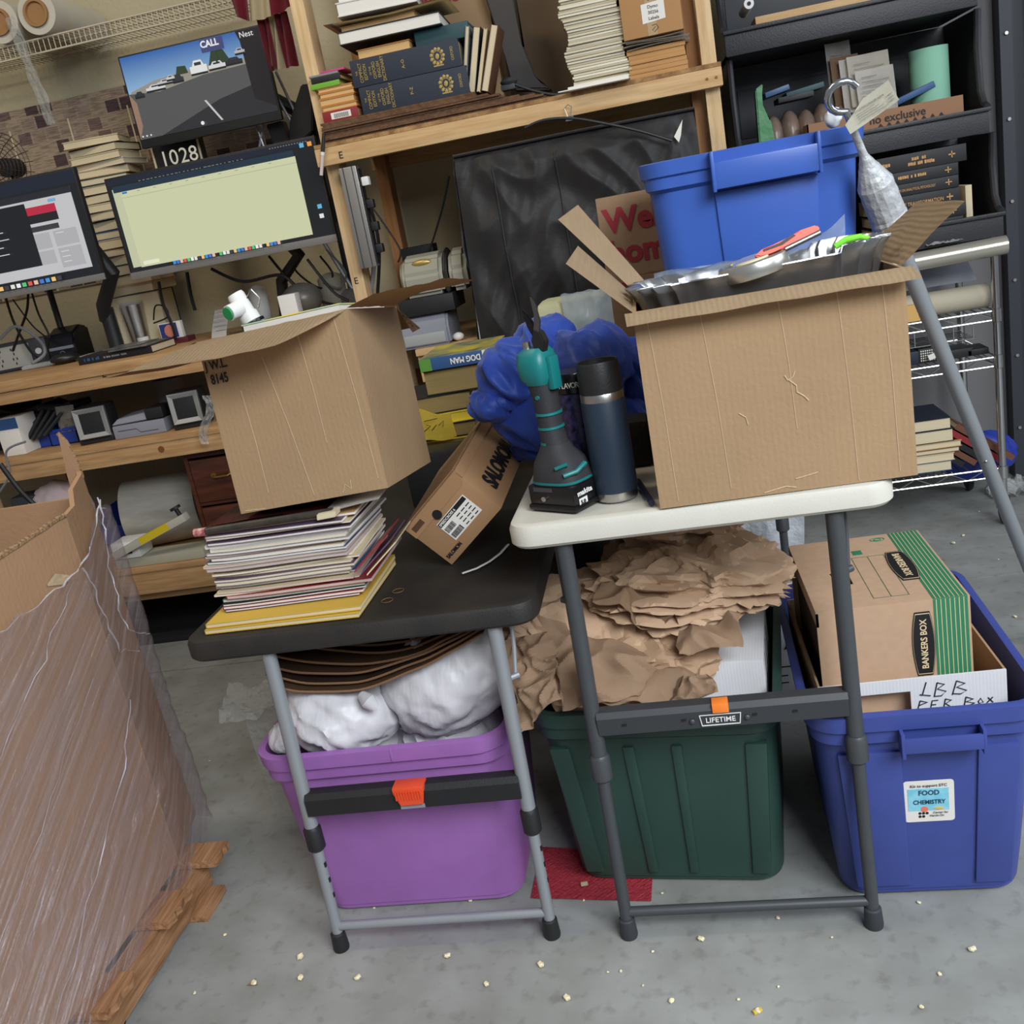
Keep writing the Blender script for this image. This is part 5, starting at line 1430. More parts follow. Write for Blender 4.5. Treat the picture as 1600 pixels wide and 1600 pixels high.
text('CALL', .030, G_('picture_white',(236,236,236)), sc, P(.585,.895)-V((0,.011,0)), X, Z, bold=.03, sx=.95)
text('Nest', .026, G_('picture_white',(1,1,1)), sc, P(.86,.91)-V((0,.011,0)), X, Z)
mb = MB(); mb.cyl(P(.47,.04)-V((0,.011,0)), P(.47,.04)-V((0,.0114,0)), .0065, n=20)
for k in range(3): mb.cyl(P(.03+.03*k,.03)-V((0,.011,0)), P(.03+.03*k,.03)-V((0,.0114,0)), .003, n=12)
mb.build('screen_button', G_('picture_white',(1,1,1)), sc)
mb = MB(); mb.tube([(.05,.05,.15),(.20,.12,.10),(.36,.16,-.02),(.42,.20,-.12)], .024, n=10); mb.build('arm', BLACKP, t)
# wall TV bracket stand behind monitors
tr = thing('tripod_stand', 'thin grey metal stand with crossed legs behind the monitors, below the cloth', 'stand', (-1.09,3.72,1.0785))
q = lambda a, b: PX(a,b,y=3.72)-V((-1.09,3.72,1.0785))
for a, b in (((430,110),(470,195)),((432,150),(455,190)),((398,190),(420,250)),((412,188),(404,240))):
    mb = MB(); mb.cyl(q(*a), q(*b), .005, n=8); mb.build('leg', GREYTUBE, tr)
mb = MB(); mb.cyl(q(420,240), (0,0,.002), .008, n=8); mb.build('pole', GREYTUBE, tr)
mb = MB(); c = PX(468,165,y=3.70); mb.prism([PX(470,132,y=3.70),PX(488,130,y=3.70),PX(488,205,y=3.70),PX(470,222,y=3.70),PX(452,222,y=3.70),PX(452,190,y=3.70)], (0,.05,0), bev=.004)
mb.prism([PX(415,195,y=3.70),PX(440,188,y=3.70),PX(455,228,y=3.70),PX(430,232,y=3.70)], (0,.05,0), bev=.004)
mb.cyl(V((-1.13,3.76,1.40)), V((-1.13,3.76,1.79)), .018, n=12)
mb.cyl(V((-1.13,3.76,1.0785)), V((-1.13,3.76,1.5)), .018, n=12)
single('speaker_bracket', mb, BLACKP, 'black jointed bracket beside the wooden post, right of the monitors', 'bracket')

# ---- newspaper poster on the wall
def news():
    m = bpy.data.materials.new('newsprint'); m.use_nodes = True
    N, L = m.node_tree.nodes, m.node_tree.links
    b = N['Principled BSDF']; b.inputs['Roughness'].default_value = .9
    tc = N.new('ShaderNodeTexCoord'); mp = N.new('ShaderNodeMapping'); mp.inputs['Scale'].default_value = (1,1,1); L.new(tc.outputs['Object'], mp.inputs[0])
    mp.inputs['Rotation'].default_value = (rad(90),0,0)
    br = N.new('ShaderNodeTexBrick'); br.inputs['Scale'].default_value = 1; br.inputs['Brick Width'].default_value = .062; br.inputs['Row Height'].default_value = .052; br.inputs['Mortar Size'].default_value = .004; br.inputs['Color1'].default_value = (0,0,0,1); br.inputs['Color2'].default_value = (1,1,1,1); br.inputs['Mortar'].default_value = (.6,.6,.6,1); L.new(mp.outputs[0], br.inputs['Vector'])
    r = N.new('ShaderNodeValToRGB'); r.color_ramp.interpolation = 'CONSTANT'
    r.color_ramp.elements[0].color = (*lin((84,64,66)),1); r.color_ramp.elements[1].position = .16; r.color_ramp.elements[1].color = (*lin((150,132,116)),1)
    e = r.color_ramp.elements.new(.55); e.color = (*lin((164,146,124)),1); e = r.color_ramp.elements.new(.86); e.color = (*lin((118,96,92)),1)
    L.new(br.outputs[0], r.inputs[0])
    mp2 = N.new('ShaderNodeMapping'); mp2.inputs['Scale'].default_value = (12,1,160); L.new(tc.outputs['Object'], mp2.inputs[0])
    n2 = N.new('ShaderNodeTexNoise'); n2.inputs['Scale'].default_value = 1.6; n2.inputs['Detail'].default_value = 2; L.new(mp2.outputs[0], n2.inputs['Vector'])
    r2 = N.new('ShaderNodeValToRGB'); r2.color_ramp.elements[0].position = .42; r2.color_ramp.elements[1].position = .52
    r2.color_ramp.elements[0].color = (.55,.5,.5,1); r2.color_ramp.elements[1].color = (1,1,1,1); L.new(n2.outputs[0], r2.inputs[0])
    mx = N.new('ShaderNodeMix'); mx.data_type = 'RGBA'; mx.blend_type = 'MULTIPLY'; mx.inputs[0].default_value = .8; L.new(r.outputs[0], mx.inputs[6]); L.new(r2.outputs[0], mx.inputs[7])
    L.new(mx.outputs[2], b.inputs['Base Color']); return m
NEWS = news()
yw = 3.99
za, zb = PX(0,178,y=yw).z, PX(215,128,y=yw).z
po = thing('newspaper_poster', 'long strip of old newspaper pages pinned to the wall behind the monitors', 'poster', (-2.4, yw, 1.35))
mb = MB(); mb.b2((-1.2,0,0), (1.05,.004,(za+zb)/2-1.35)); mb.build('sheet', NEWS, po)
mb = MB()
for k in range(9): mb.b2((-1.1+.26*k,-.001,.0), (-1.094+.26*k,.0,.64))
mb.build('page_gutter', PAPER_CR, po)
# ---- wire shelf top left with film rolls
WIRE = mat('white_wire', (190,180,158), .5)
ws_ = thing('wire_shelf', 'white wire wall shelf at the top left carrying film rolls', 'shelf', (-2.2,3.62,0))
za = PX(0,75,y=3.62).z; zc = za
mb = MB()
for zz in (zc, zc-.045): mb.cyl((-.9,0,zz), (.92,0,zz), .0035, n=6)
for k in range(4): mb.cyl((-.9,.09*k+.02,zc), (.92,.09*k+.02,zc), .003, n=6)
mb.build('rail', WIRE, ws_)
mb = MB()
for k in range(91): mb.tube([(-.9+.02*k,0,zc-.045),(-.9+.02*k,0,zc),(-.9+.02*k,.36,zc)], .0016, n=4)
mb.build('wires', WIRE, ws_)
FROLL = mat('film_roll', (196,190,176), .25, var=.1, vscale=8, stretch=(.2,1,1))
for k, (px, lab) in enumerate(((0,'leftmost film roll with a brown core on the wire shelf'),(62,'second film roll with a brown core on the wire shelf'))):
    c = PX(px+2, 12, y=3.64); 
    r = thing('film_roll', lab, 'roll', (c.x, 3.60, zc+.075), None, 'stretch film rolls on the wire shelf')
    mb = MB(); mb.lathe([(.040,0),(.070,0),(.070,.36),(.040,.36)], R=Matrix.Rotation(-PI/2,3,'X'), n=32); mb.build('film', FROLL, r)
    mb = MB(); mb.lathe([(.0001,.0),(.034,-.001),(.036,-.01),(.045,-.01),(.045,-.0002)], R=Matrix.Rotation(-PI/2,3,'X'), n=28); mb.build('core', mat('cardboard_core', (150,112,72), .8), r)
mb = MB(); a = PX(22,28,y=3.56)
mb.grid(lambda u, v: V((a.x-.035+.05*u+.04*v+.01*nz((u*3,v*6,1)), 3.56-.02*u, a.z-.36*v+.004)), 10, 50, thick=.004)
single('bubble_strip', mb, BUB, 'strip of clear bubble wrap dangling from the wire shelf', 'bubble wrap')
# ---- hanging red and white jersey
RED = mat('red_fabric', (128,24,42), .85, sheen=.3); CREAM = mat('cream_fabric', (206,192,158), .85, sheen=.3)
mb = MB()
def drape(pts_top, pts_bot, y, ripple, mi, ph=0):
    def f(u, v):
        a = V(pts_top[0]).lerp(V(pts_top[1]), u); b = V(pts_bot[0]).lerp(V(pts_bot[1]), u)
        px, py = a.x+(b.x-a.x)*v, a.y+(b.y-a.y)*v
        q = PX(px, py, y=y); q.y += ripple*math.sin(u*9+v*2+ph); return q
    mb.grid(f, 20, 10, mi=mi, thick=.003)
P2 = lambda a, b: (a, b, 0)
drape((P2(340,-60),P2(380,-65)), (P2(369,26),P2(392,34)), 3.36, .010, 0)
drape((P2(380,-65),P2(410,-70)), (P2(392,34),P2(425,26)), 3.36, .010, 1, 1)
drape((P2(410,-70),P2(450,-80)), (P2(425,26),P2(460,8)), 3.36, .010, 0, 2)
drape((P2(398,20),P2(420,26)), (P2(424,112),P2(432,104)), 3.40, .012, 0, 3)
drape((P2(418,24),P2(432,22)), (P2(426,113),P2(446,106)), 3.41, .012, 1, 4)
drape((P2(430,22),P2(446,16)), (P2(446,106),P2(468,102)), 3.40, .012, 0, 5)
single('striped_shirt', mb, [RED, CREAM], 'red and cream striped shirt hanging above the monitors beside the wooden post', 'shirt')

# ---- flip clock and books behind the middle monitor
DZ = 1.0785
c = PX(282,262,y=3.72)
ck = thing('flip_clock', 'flip clock reading 10 28 between the monitors', 'clock', (c.x, 3.72, c.z-.30))
mb = MB(); mb.b2((-.09,0,.22), (.09,.06,.40), bev=.003); mb.b2((-.08,.0,.0), (.08,.05,.22)); mb.build('case', BLACKP, ck)
mb = MB(); mb.b2((-.095,-.004,.245), (-.088,.0,.385)); mb.b2((.088,-.004,.245), (.095,0,.385)); mb.b2((-.095,-.004,.240), (.095,0,.258)); mb.build('wood_frame', PAPER_CR, ck)
text('10', .075, G_('clock_digit',(190,186,170)), ck, (-.070,-.002,.315), X, Z); text('28', .075, G_('clock_digit',(1,1,1)), ck, (.008,-.002,.315), X, Z)
COV = {'navy': mat('navy_cover',(32,40,56),.5), 'black': mat('black_cover',(28,28,30),.5), 'tan': mat('tan_cover',(190,150,96),.6), 'red': mat('red_cover',(134,38,42),.5), 'green': mat('green_cover',(110,168,50),.5),
       'white': mat('white_cover',(214,212,208),.5), 'grey': mat('grey_cover',(130,130,130),.5), 'blue': mat('blue_cover',(50,84,130),.5), 'brown': mat('brown_cover',(104,66,46),.55), 'teal': mat('dark_teal_cover',(38,72,76),.5), 'cream': mat('cream_cover2',(210,192,150),.6), 'orange': mat('ochre_cover',(196,130,60),.5), 'yellow': mat('lemon_cover',(222,196,60),.5)}
def book(x0, x1, z0, z1, y0, d, cov, label, group=None, spine=False, yaw=0, pages=PAPER_CR, ct=.003, rot=None):
    w, h = x1-x0, z1-z0
    t = thing('book', label, 'book', ((x0+x1)/2, y0, z0), rot if rot is not None else rad(yaw), group)
    ct = min(ct, h*.18)
    mb = MB(); mb.b2((-w/2,0,0), (w/2,d,ct)); mb.b2((-w/2,0,h-ct), (w/2,d,h))
    if spine: mb.b2((-w/2,-.003,0), (w/2,.001,h), bev=.001)
    else: mb.b2((-w/2,d-.001,0), (w/2,d+.002,h))
    mb.build('cover', cov if not isinstance(cov, str) else COV[cov], t)
    mb = MB(); mb.b2((-w/2+.003,.003,ct), (w/2-.003,d-.003,h-ct)); mb.build('pages', pages, t)
    return t
# tall stack of books between the two wide monitors
xs0 = PX(160,250,y=3.72).x; ztop = PX(150,215,y=3.72).z
seq = [('cream',.026),('black',.030),('cream',.026),('white',.022),('tan',.028),('teal',.026),('cream',.030),('black',.034),('cream',.028),('grey',.030),('black',.040),('blue',.030),('cream',.034),('brown',.030),('white',.032),('black',.040),('tan',.036),('cream',.034),('navy',.040)]
z = ztop; n_b = 0
GB = 'books stacked high between the two wide monitors'
items = []
for cv, h in seq:
    if z-h < DZ: break
    items.append((cv, h, z-h)); z -= h+.001
rb2 = random.Random(9)
items[-1] = (items[-1][0], items[-1][1]+items[-1][2]-DZ, DZ)
for k, (cv, h, z0) in enumerate(items):
    dx = rb2.uniform(-.012,.012)
    book(xs0-.115+dx, xs0+.105+dx-rb2.uniform(0,.03), z0, z0+h-.0005, 3.70+rb2.uniform(-.01,.01), .16, cv, '%s book, %s down from the top of the stack between the monitors' % (cv.replace('teal','dark teal'), ordi(k+1)), GB, yaw=rb2.uniform(-9,14))
# fan
c = PX(8,262,y=3.7)
fa = thing('desk_fan', 'round wire-caged dark fan at the left edge behind the left monitor', 'fan', (c.x,3.7,c.z))
mb = MB()
for k in range(9): mb.tube([( (.02+.013*k)*math.cos(a*PI/12), -.02-.04*(1-k/9)**.5, (.02+.013*k)*math.sin(a*PI/12)) for a in range(24)], .0014, n=4, closed=True)
for k in range(20): a = k*PI/10; mb.tube([(.02*math.cos(a),-.06,.02*math.sin(a)),(.08*math.cos(a),-.045,.08*math.sin(a)),(.125*math.cos(a),-.01,.125*math.sin(a))], .0014, n=4)
mb.build('cage', mat('bronze_wire', (62,52,44), .5, metal=.4), fa)
mb = MB(); mb.cyl((0,.0,0), (0,.08,0), .035); mb.cyl((0,.04,-.03), (0,.04,DZ-c.z+.005), .012); mb.cyl((0,.04,DZ-c.z+.001), (0,.04,DZ-c.z+.02), .07); mb.build('motor', BLACKP, fa)

# ---- things on the desk
def on(px, py, z, lo=3.30, hi=3.62):
    q = PX(px, py, z=z); y = min(max(q.y, lo), hi); return V((PX(px, py, y=y).x, y, z))
c = on(30,572,DZ)
u = thing('power_box', 'dark grey battery power box with a pale outlet face, tilted at the left', 'power box', (c.x-.03, c.y+.05, DZ), rad(18))
mb = MB(); mb.b2((-.12,0,0), (.12,.12,.11), bev=.012); mb.build('case', DARKG, u)
mb = MB(); mb.b2((-.10,-.003,.012), (.055,.001,.098), bev=.002); fp = mb.build('outlet_panel', mat('pale_grey_panel', (178,174,164), .5), u)
mb = MB()
for i in range(2):
    for j in range(2):
        for dx, dz in ((-.010,.008),(.004,.008),(-.003,-.010)): mb.box((-.06+.055*i+dx,-.0035,.038+.038*j+dz), (.004,.002,.010))
mb.build('outlet_slots', INK, fp); mb = MB(); mb.cyl((.085,-.001,.06),(.085,-.004,.06),.012,n=18); mb.build('button', WHITEP, u)
c = on(97,548,DZ)
u = thing('label_printer', 'small glossy black label printer on the desk left of the monitor arm', 'printer', (c.x, c.y, DZ), rad(6))
mb = MB(); mb.prism([(-.055,0,0),(-.055,.16,0),(-.055,.16,.12),(-.055,.09,.135),(-.055,.02,.11),(-.055,0,.055)], (.11,0,0), bev=.008); mb.build('case', BLACKG, u)
mb = MB(); mb.b2((-.048,-.004,.052), (.048,.01,.064), bev=.003); mb.build('label_slot', GREYP, u)
mb = MB(); mb.tube([(.010*math.cos(a*PI/9),-.001,.036+.010*math.sin(a*PI/9)) for a in range(18)], .0012, n=5, closed=True); mb.build('emblem', GREYP, u)
text('LabelWriter 450 Turbo', .008, WHITEP, u, (-.045,-.001,.012), X, Z)
mb = MB(); c = on(80,570,DZ); d_ = on(148,548,DZ); 
mb.b2((-.20,-.05,0), (.20,.05,.012), bev=.003); o = mb.build('keyboard', mat('keyboard_white', (196,194,184), .5)); o.location = ((c.x+d_.x)/2-.03, c.y+.06, DZ+.0); o.rotation_euler = (0,0,rad(3)); tag(o, 'slim white keyboard lying along the desk front', 'keyboard')
mb = MB()
for i in range(18):
    for j in range(4): mb.box((-.187+.022*i, -.036+.022*j, .0125), (.018,.018,.003))
mb.build('keys', mat('key_white', (214,212,202), .5), o)
mb = MB(); c = on(97,570,DZ); mb.ico((0,0,.016), (.034,.055,.022), 3, lambda q: 1 if q.z > -.5 else .9, R=Matrix.Rotation(rad(-60),3,'Z')); o = single('computer_mouse', mb, mat('mouse_black', (32,31,31), .35), 'black computer mouse near the desk edge in front of the keyboard', 'mouse'); o.location = (c.x, c.y+.03, DZ+.0005)
c0, c1 = on(128,570,DZ), on(236,552,DZ)
o = book(c0.x, c1.x, DZ, DZ+.028, (c0.y+c1.y)/2, .19, 'black', 'black book lying spine-out on the desk edge beside the small carton', spine=True)
dashes(o, COV['blue'], (-.12,-.0036,.009), .06, .011, 3); dashes(o, COV['grey'], (-.05,-.0036,.010), .10, .007, 4)
mb = MB(); c = on(215,560,DZ+.03); mb.b2((c.x-.12,c.y+.03,DZ+.029), (c.x+.03,c.y+.20,DZ+.035)); mb.b2((c.x-.15,c.y+.05,DZ+.036), (c.x+.00,c.y+.19,DZ+.039)); single('brochure_pile', mb, mat('brochure', (120,116,104), .4, rgb2=(60,64,74), vscale=14), 'glossy grey brochures lying on the black book', 'brochure')
c = on(216,542,DZ)
u = thing('steel_tumbler', 'tall brushed steel tumbler with a clear lid on the desk', 'tumbler', (c.x-.012, c.y+.06, DZ))
mb = MB(); mb.lathe([(.030,0),(.033,.002),(.043,.150),(.0435,.170),(.0425,.171)], n=40); mb.build('body', STEEL, u)
mb = MB(); mb.lathe([(.0440,.168),(.0445,.176),(.042,.180),(.0001,.179)], n=40); mb.build('lid', mat('clear_lid', (190,190,190), .2, alpha=.5), u)
mb = MB(); mb.lathe([(.010,0),(.022,0),(.022,.045),(.010,.045)], (c.x+.028, c.y+.0, DZ), n=28); single('label_roll', mb, WHITEM, 'small white label roll standing in front of the steel tumbler', 'roll')
a, b = on(252,527,DZ), on(292,520,DZ)
u = thing('playing_card_box', 'small white, blue and red playing card box on the desk', 'card box', (a.x+.045, a.y+.0, DZ+.020), rad(0))
mb = MB(); mb.b2((-.045,0,0), (.045,.022,.062), bev=.001); mb.build('carton', WHITEM, u)
mb = MB(); mb.b2((-.042,-.0008,.003), (.028,0,.058)); q_ = mb.build('printed_face', mat('card_blue', (52,60,120), .5), u)
mb = MB(); mb.ico((-.004,-.001,.030), (.022,.0012,.024), 2); mb.build('printed_oval', mat('card_red', (214,130,110), .5), q_)
mb = MB(); mb.b2((a.x-.005,a.y-.012,DZ), (a.x+.11,a.y+.055,DZ+.0195), bev=.001); single('red_notebook', mb, mat('maroon_cover', (92,34,40), .5), 'maroon notebook under the playing card box', 'notebook')
mb = MB(); c = on(262,528,DZ+.01); mb.box((a.x-.03,a.y-.005,DZ+.008), (.035,.03,.016), bev=.002); single('yellow_notes', mb, COV['yellow'], 'small yellow sticky note pad beside the maroon notebook', 'notepad')
# label strip arching up out of a printer behind the carton
mb = MB(); c = PX(340,520,y=3.55)
mb.grid(lambda u, v: V((c.x-.03+.06*u+.03*v**2, 3.55+.03*math.sin(v*2), c.z-.02+.10*v-.0*u)), 6, 14, thick=.001)
lsr = single('label_strip', mb, WHITEM, 'curled strip of blank white labels rising behind the small carton', 'labels')
mb = MB()
for k in range(6): mb.b2((-.026,-.004,.018*k+.008), (.022,-.002,.018*k+.0095))
mb.build('label_gap', GREYP, lsr)
c = PX(370,540,y=3.58)
mb = MB(); mb.b2((c.x-.08,3.58,DZ), (c.x+.06,3.72,c.z), bev=.01); single('thermal_printer', mb, BLACKG, 'glossy black printer feeding the white label strip', 'printer')
# clutter between post and middle monitor: jug, spool, tins
mb = MB(); c = PX(465,470,y=3.5); mb.ico((c.x,3.55,c.z), (.075,.075,.06), 3); mb.lathe([(.05,DZ),(.06,c.z-.03)], (c.x,3.55,0), n=24); single('grey_jug', mb, mat('smoke_plastic', (92,90,84), .35), 'smoky grey rounded jug behind the small carton, left of the wooden post', 'jug')
mb = MB(); c = PX(450,468,y=3.44); mb.b2((c.x-.03,3.42,DZ), (c.x+.035,3.47,c.z+.018), bev=.003); single('white_adapter', mb, WHITEP, 'small white box adapter in front of the smoky grey jug', 'adapter')
for k, (px, py, hh, rr) in enumerate(((515,430,.14,.05),(545,455,.09,.045),(400,450,.13,.035))):
    c = PX(px, py, y=3.72); mb = MB(); mb.lathe([(rr*.9,DZ),(rr,DZ+.01),(rr,c.z-.01),(rr*.8,c.z),(rr*.3,c.z+.01),(.001,c.z+.01)], (c.x,3.72,0), n=24)
    single('canister', mb, [mat('pale_canister',(170,166,150),.4), mat('grey_canister',(120,120,116),.4), mat('cloudy_canister',(196,196,190),.3)][k], ('pale round canister behind cables left of the wooden post','grey short canister beside the wooden post','cloudy canister behind the white sprayer')[k], 'canister')

# ---- cables
def cable(pts, y, r, lab, m_=CABLE):
    P = [PX(a, b, y=y+dy) for a, b, dy in pts]
    Q = []
    n = len(P)
    for k in range(n-1):
        a, b, c_, d = P[max(k-1,0)], P[k], P[k+1], P[min(k+2,n-1)]
        for j in range(6):
            t_ = j/6; Q.append(.5*((2*b)+(c_-a)*t_+(2*a-5*b+4*c_-d)*t_*t_+(3*b-a-3*c_+d)*t_**3))
    Q.append(P[-1])
    mb = MB(); mb.tube(Q, r, n=7); return single('cable', mb, m_, lab, 'cable')
cable([(0,432,.0),(20,500,.02),(45,545,.0),(60,560,0)], 3.62, .005, 'black cable falling from the left monitor to the desk, leftmost')
cable([(44,452,0),(42,485,.0),(30,520,.0),(20,548,0)], 3.66, .005, 'black cable curving under the left monitor toward the power box')
cable([(48,452,0),(60,490,0),(75,520,0),(82,545,0)], 3.64, .004, 'thin black cable under the left monitor behind the label printer')
cable([(20,468,0),(50,508,.0),(75,530,.0),(100,560,0)], 3.72, .003, 'thinnest black cable along the wall under the left monitor')
cable([(0,530,-.1),(25,510,-.1),(60,530,-.1),(70,552,-.15),(50,568,-.2)], 3.66, .006, 'grey cord looping over the power box', GCABLE)
cable([(248,440,0),(255,475,0),(270,510,0),(275,530,0)], 3.6, .006, 'black cable hanging below the middle monitor beside the tumbler')
cable([(292,425,0),(298,460,0),(305,485,0)], 3.66, .007, 'thick black cable straight down below the middle monitor')
cable([(240,500,0),(243,478,0),(258,480,0),(262,495,0),(240,505,0)], 3.62, .003, 'looped thin black cord behind the steel tumbler')
cable([(330,420,0),(380,440,0),(440,430,0),(470,460,0)], 3.55, .006, 'black cable sagging under the right half of the middle monitor')
cable([(420,400,.0),(455,440,0),(500,470,0),(540,478,0)], 3.60, .005, 'black cable crossing toward the wooden post')
cable([(470,395,0),(460,420,0),(500,450,0),(520,430,0),(500,400,0)], 3.68, .004, 'coiled thin cable left of the wooden post')
cable([(510,390,0),(540,425,0),(530,450,0),(505,440,0)], 3.66, .004, 'second coiled thin cable beside the wooden post', GCABLE)
cable([(480,405,0),(520,455,0),(545,470,0)], 3.5, .005, 'black cable slanting down to the foot of the wooden post')
cable([(570,330,0),(582,360,0),(584,420,0),(578,462,0)], 3.36, .008, 'thick grey cable running down beside the aluminium power strip', GCABLE)
cable([(575,310,0),(592,380,0),(590,462,0)], 3.40, .006, 'black cable running down behind the aluminium power strip')
cable([(575,315,0),(600,350,0),(625,390,0),(622,410,0)], 3.42, .003, 'thin cord from the power strip to the beige printer')
cable([(702,275,0),(690,330,0),(668,402,0)], 3.50, .0035, 'thin black cord hanging straight down left of the black fabric cover')
cable([(0,725,0),(30,765,0),(60,795,0),(76,812,-.1)], 2.9, .0085, 'thick black cable trailing from the bench down into the giant carton')
cable([(40,690,0),(10,705,0),(15,740,0),(0,768,0)], 3.18, .004, 'pale thin cord drooping from the shelf at the left edge', GCABLE)

# ---- middle shelf
SZ = .7975
def bin_(px, py, z, w, d, h, lab, yaw=0, grp=None):
    c = on(px, py, z); t = thing('parts_bin', lab, 'bin', (c.x, c.y, z), rad(yaw), grp)
    mb = MB(); mb.b2((-w/2,0,0), (w/2,d,.003))
    for s_ in (-1, 1): mb.prism([(s_*(w/2-.003),0,0),(s_*(w/2-.003),0,h*.55),(s_*(w/2-.003),.03,h*.6),(s_*(w/2-.003),.05,h),(s_*(w/2-.003),d,h),(s_*(w/2-.003),d,0)], (s_*.003,0,0))
    mb.b2((-w/2,0,0), (w/2,.003,h*.5)); mb.b2((-w/2,d-.003,0), (w/2,d,h)); mb.b2((-w/2-.003,-.006,h*.45), (w/2+.003,.002,h*.56), bev=.001)
    mb.build('tray', BLUEB, t); return t
bin_(103,694,SZ,.115,.22,.11,'blue open parts bin on the middle shelf beside the left scanner',0,'blue parts bins')
bin_(62,700,SZ,.11,.22,.09,'blue open parts bin on the middle shelf, left of the other blue bin',8,'blue parts bins')
def wand(k, px, py, ln, dx, dz):
    c = PX(px, py, y=3.36); mb = MB(); mb.tube([c, c+V((dx,.05,dz))], .008, n=8)
    single('black_marker', mb, BLACKP, 'black marker sticking out of the left blue bin, %s from the left' % ordi(k+1), 'marker', 'markers in the left blue bin')
for k in range(4): wand(k, 42+9*k, 690-3*k, .1, .07, .10-.01*k)
mb = MB(); c = on(25,712,SZ); mb.b2((c.x-.045,c.y,SZ), (c.x+.045,c.y+.12,SZ+.14), bev=.004); bxx = single('white_carton', mb, WHITEM, 'small white and blue upright box at the left end of the middle shelf', 'box')
mb = MB(); mb.b2((-.046,-.0615,.10), (.046,-.060,.14)); mb.build('blue_band', COV['blue'], bxx)
mb = MB()
for k in range(7):
    c = PX(10+16*k, 640+4*math.sin(k*2), y=3.50); mb.box(c, (.16,.10,.025), Euler((rad(12*math.sin(k)),rad(20*math.cos(k*1.7)),k)).to_matrix(), bev=.004)
mb.b2((PX(0,650,y=3.5).x-.1,3.50,SZ), (PX(110,650,y=3.5).x,3.6,SZ+.09), bev=.01)
single('black_gear_pile', mb, BLACKP, 'heap of black trays and adapters on the middle shelf above the blue bins', 'gear')
mb = MB(); mb.grid(lambda u, v: PX(86+28*u+8*v, 636+40*v-4*u, y=3.40)+V((0,.01*nz((u*5,v*5,1)),0)), 8, 10, thick=.006); single('foil_pouch', mb, mat('foil_pouch', (190,186,174), .35, metal=.5, bump=.6, bscale=30), 'silvery antistatic pouch leaning in the right blue bin', 'pouch')
def scanner(px, py, lab, w=.13, h=.135):
    c = on(px, py, SZ); t = thing('barcode_scanner', lab, 'scanner', (c.x, c.y, SZ), rad(10), 'desktop scanners on the middle shelf')
    mb = MB(); mb.b2((-w/2,.008,.0), (w/2,.11,h), bev=.014); mb.b2((-w/2,.008,0), (w/2,.12,.03), bev=.008); mb.build('case', BLACKP, t)
    def ring(s_, y_, cx=0, cz=h*.56): return [(cx-w/2*s_*.92,y_,cz-h*.42*s_),(cx+w/2*s_*.92,y_,cz-h*.42*s_),(cx+w/2*s_*.92,y_,cz+h*.42*s_),(cx-w/2*s_*.92,y_,cz+h*.42*s_)]
    mb = MB(); A_ = [mb.bm.verts.new(q) for q in ring(.98,.006)]; B_ = [mb.bm.verts.new(q) for q in ring(.92,-.002)]; C_ = [mb.bm.verts.new(q) for q in ring(.62,.010)]
    for P_, Q_ in ((A_,B_),(B_,C_)):
        for k in range(4): mb.bm.faces.new((P_[k], P_[(k+1)%4], Q_[(k+1)%4], Q_[k]))
    mb.build('bezel', mat('pale_bezel', (150,150,148), .4), t)
    mb = MB(); mb.b2((-w*.29,.0095,h*.30), (w*.29,.0105,h*.82)); mb.build('window', BLACKG, t)
scanner(152,694,'square-windowed scanner on the middle shelf, the left of the two')
scanner(298,672,'square-windowed scanner on the middle shelf, the right of the two, beside the carton', .12, .135)
a = on(180,690,SZ); b = on(262,674,SZ)
u = thing('document_scanner', 'flat grey desktop scanner between the two square-windowed scanners', 'scanner', ((a.x+b.x)/2-.0, (a.y+b.y)/2, SZ), rad(3))
w_ = (b-a).length
mb = MB(); mb.b2((-w_/2,0,0), (w_/2,.15,.050), bev=.006); mb.build('base', GREYP, u)
mb = MB(); mb.prism([(-w_/2,.0,.053),(w_/2,.0,.056),(w_/2-.02,.02,.085),(-w_/2+.02,.02,.072)], (0,.12,0), bev=.003); mb.build('lid', GREYP, u)
mb = MB(); mb.b2((w_*.18,-.002,.054), (w_/2+.004,.10,.094), bev=.006); mb.build('black_hinge', BLACKP, u)
mb = MB(); mb.tube([(-w_*.40,-.001,.030),(-w_*.05,-.001,.030),(w_*.02,-.001,.015),(w_*.36,-.001,.015)], .001, n=5); mb.build('groove', DARKG, u)
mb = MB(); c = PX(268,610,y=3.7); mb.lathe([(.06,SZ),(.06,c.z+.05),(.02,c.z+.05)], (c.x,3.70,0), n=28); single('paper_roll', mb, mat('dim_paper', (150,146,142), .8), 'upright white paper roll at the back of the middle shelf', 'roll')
mb = MB(); c = PX(322,655,y=3.3)
mb.grid(lambda u, v: PX(316+14*u+6*math.sin(v*6), 618+76*v, y=3.20)+V((0,.012*nz((u*6,v*9,2)),0)), 10, 26, thick=.002)
single('clear_bag', mb, mat('clear_bag_film', (206,208,206), .2, alpha=.4, bump=.8, bscale=40), 'clear plastic bag hanging beside the small carton at the shelf end', 'plastic bag')

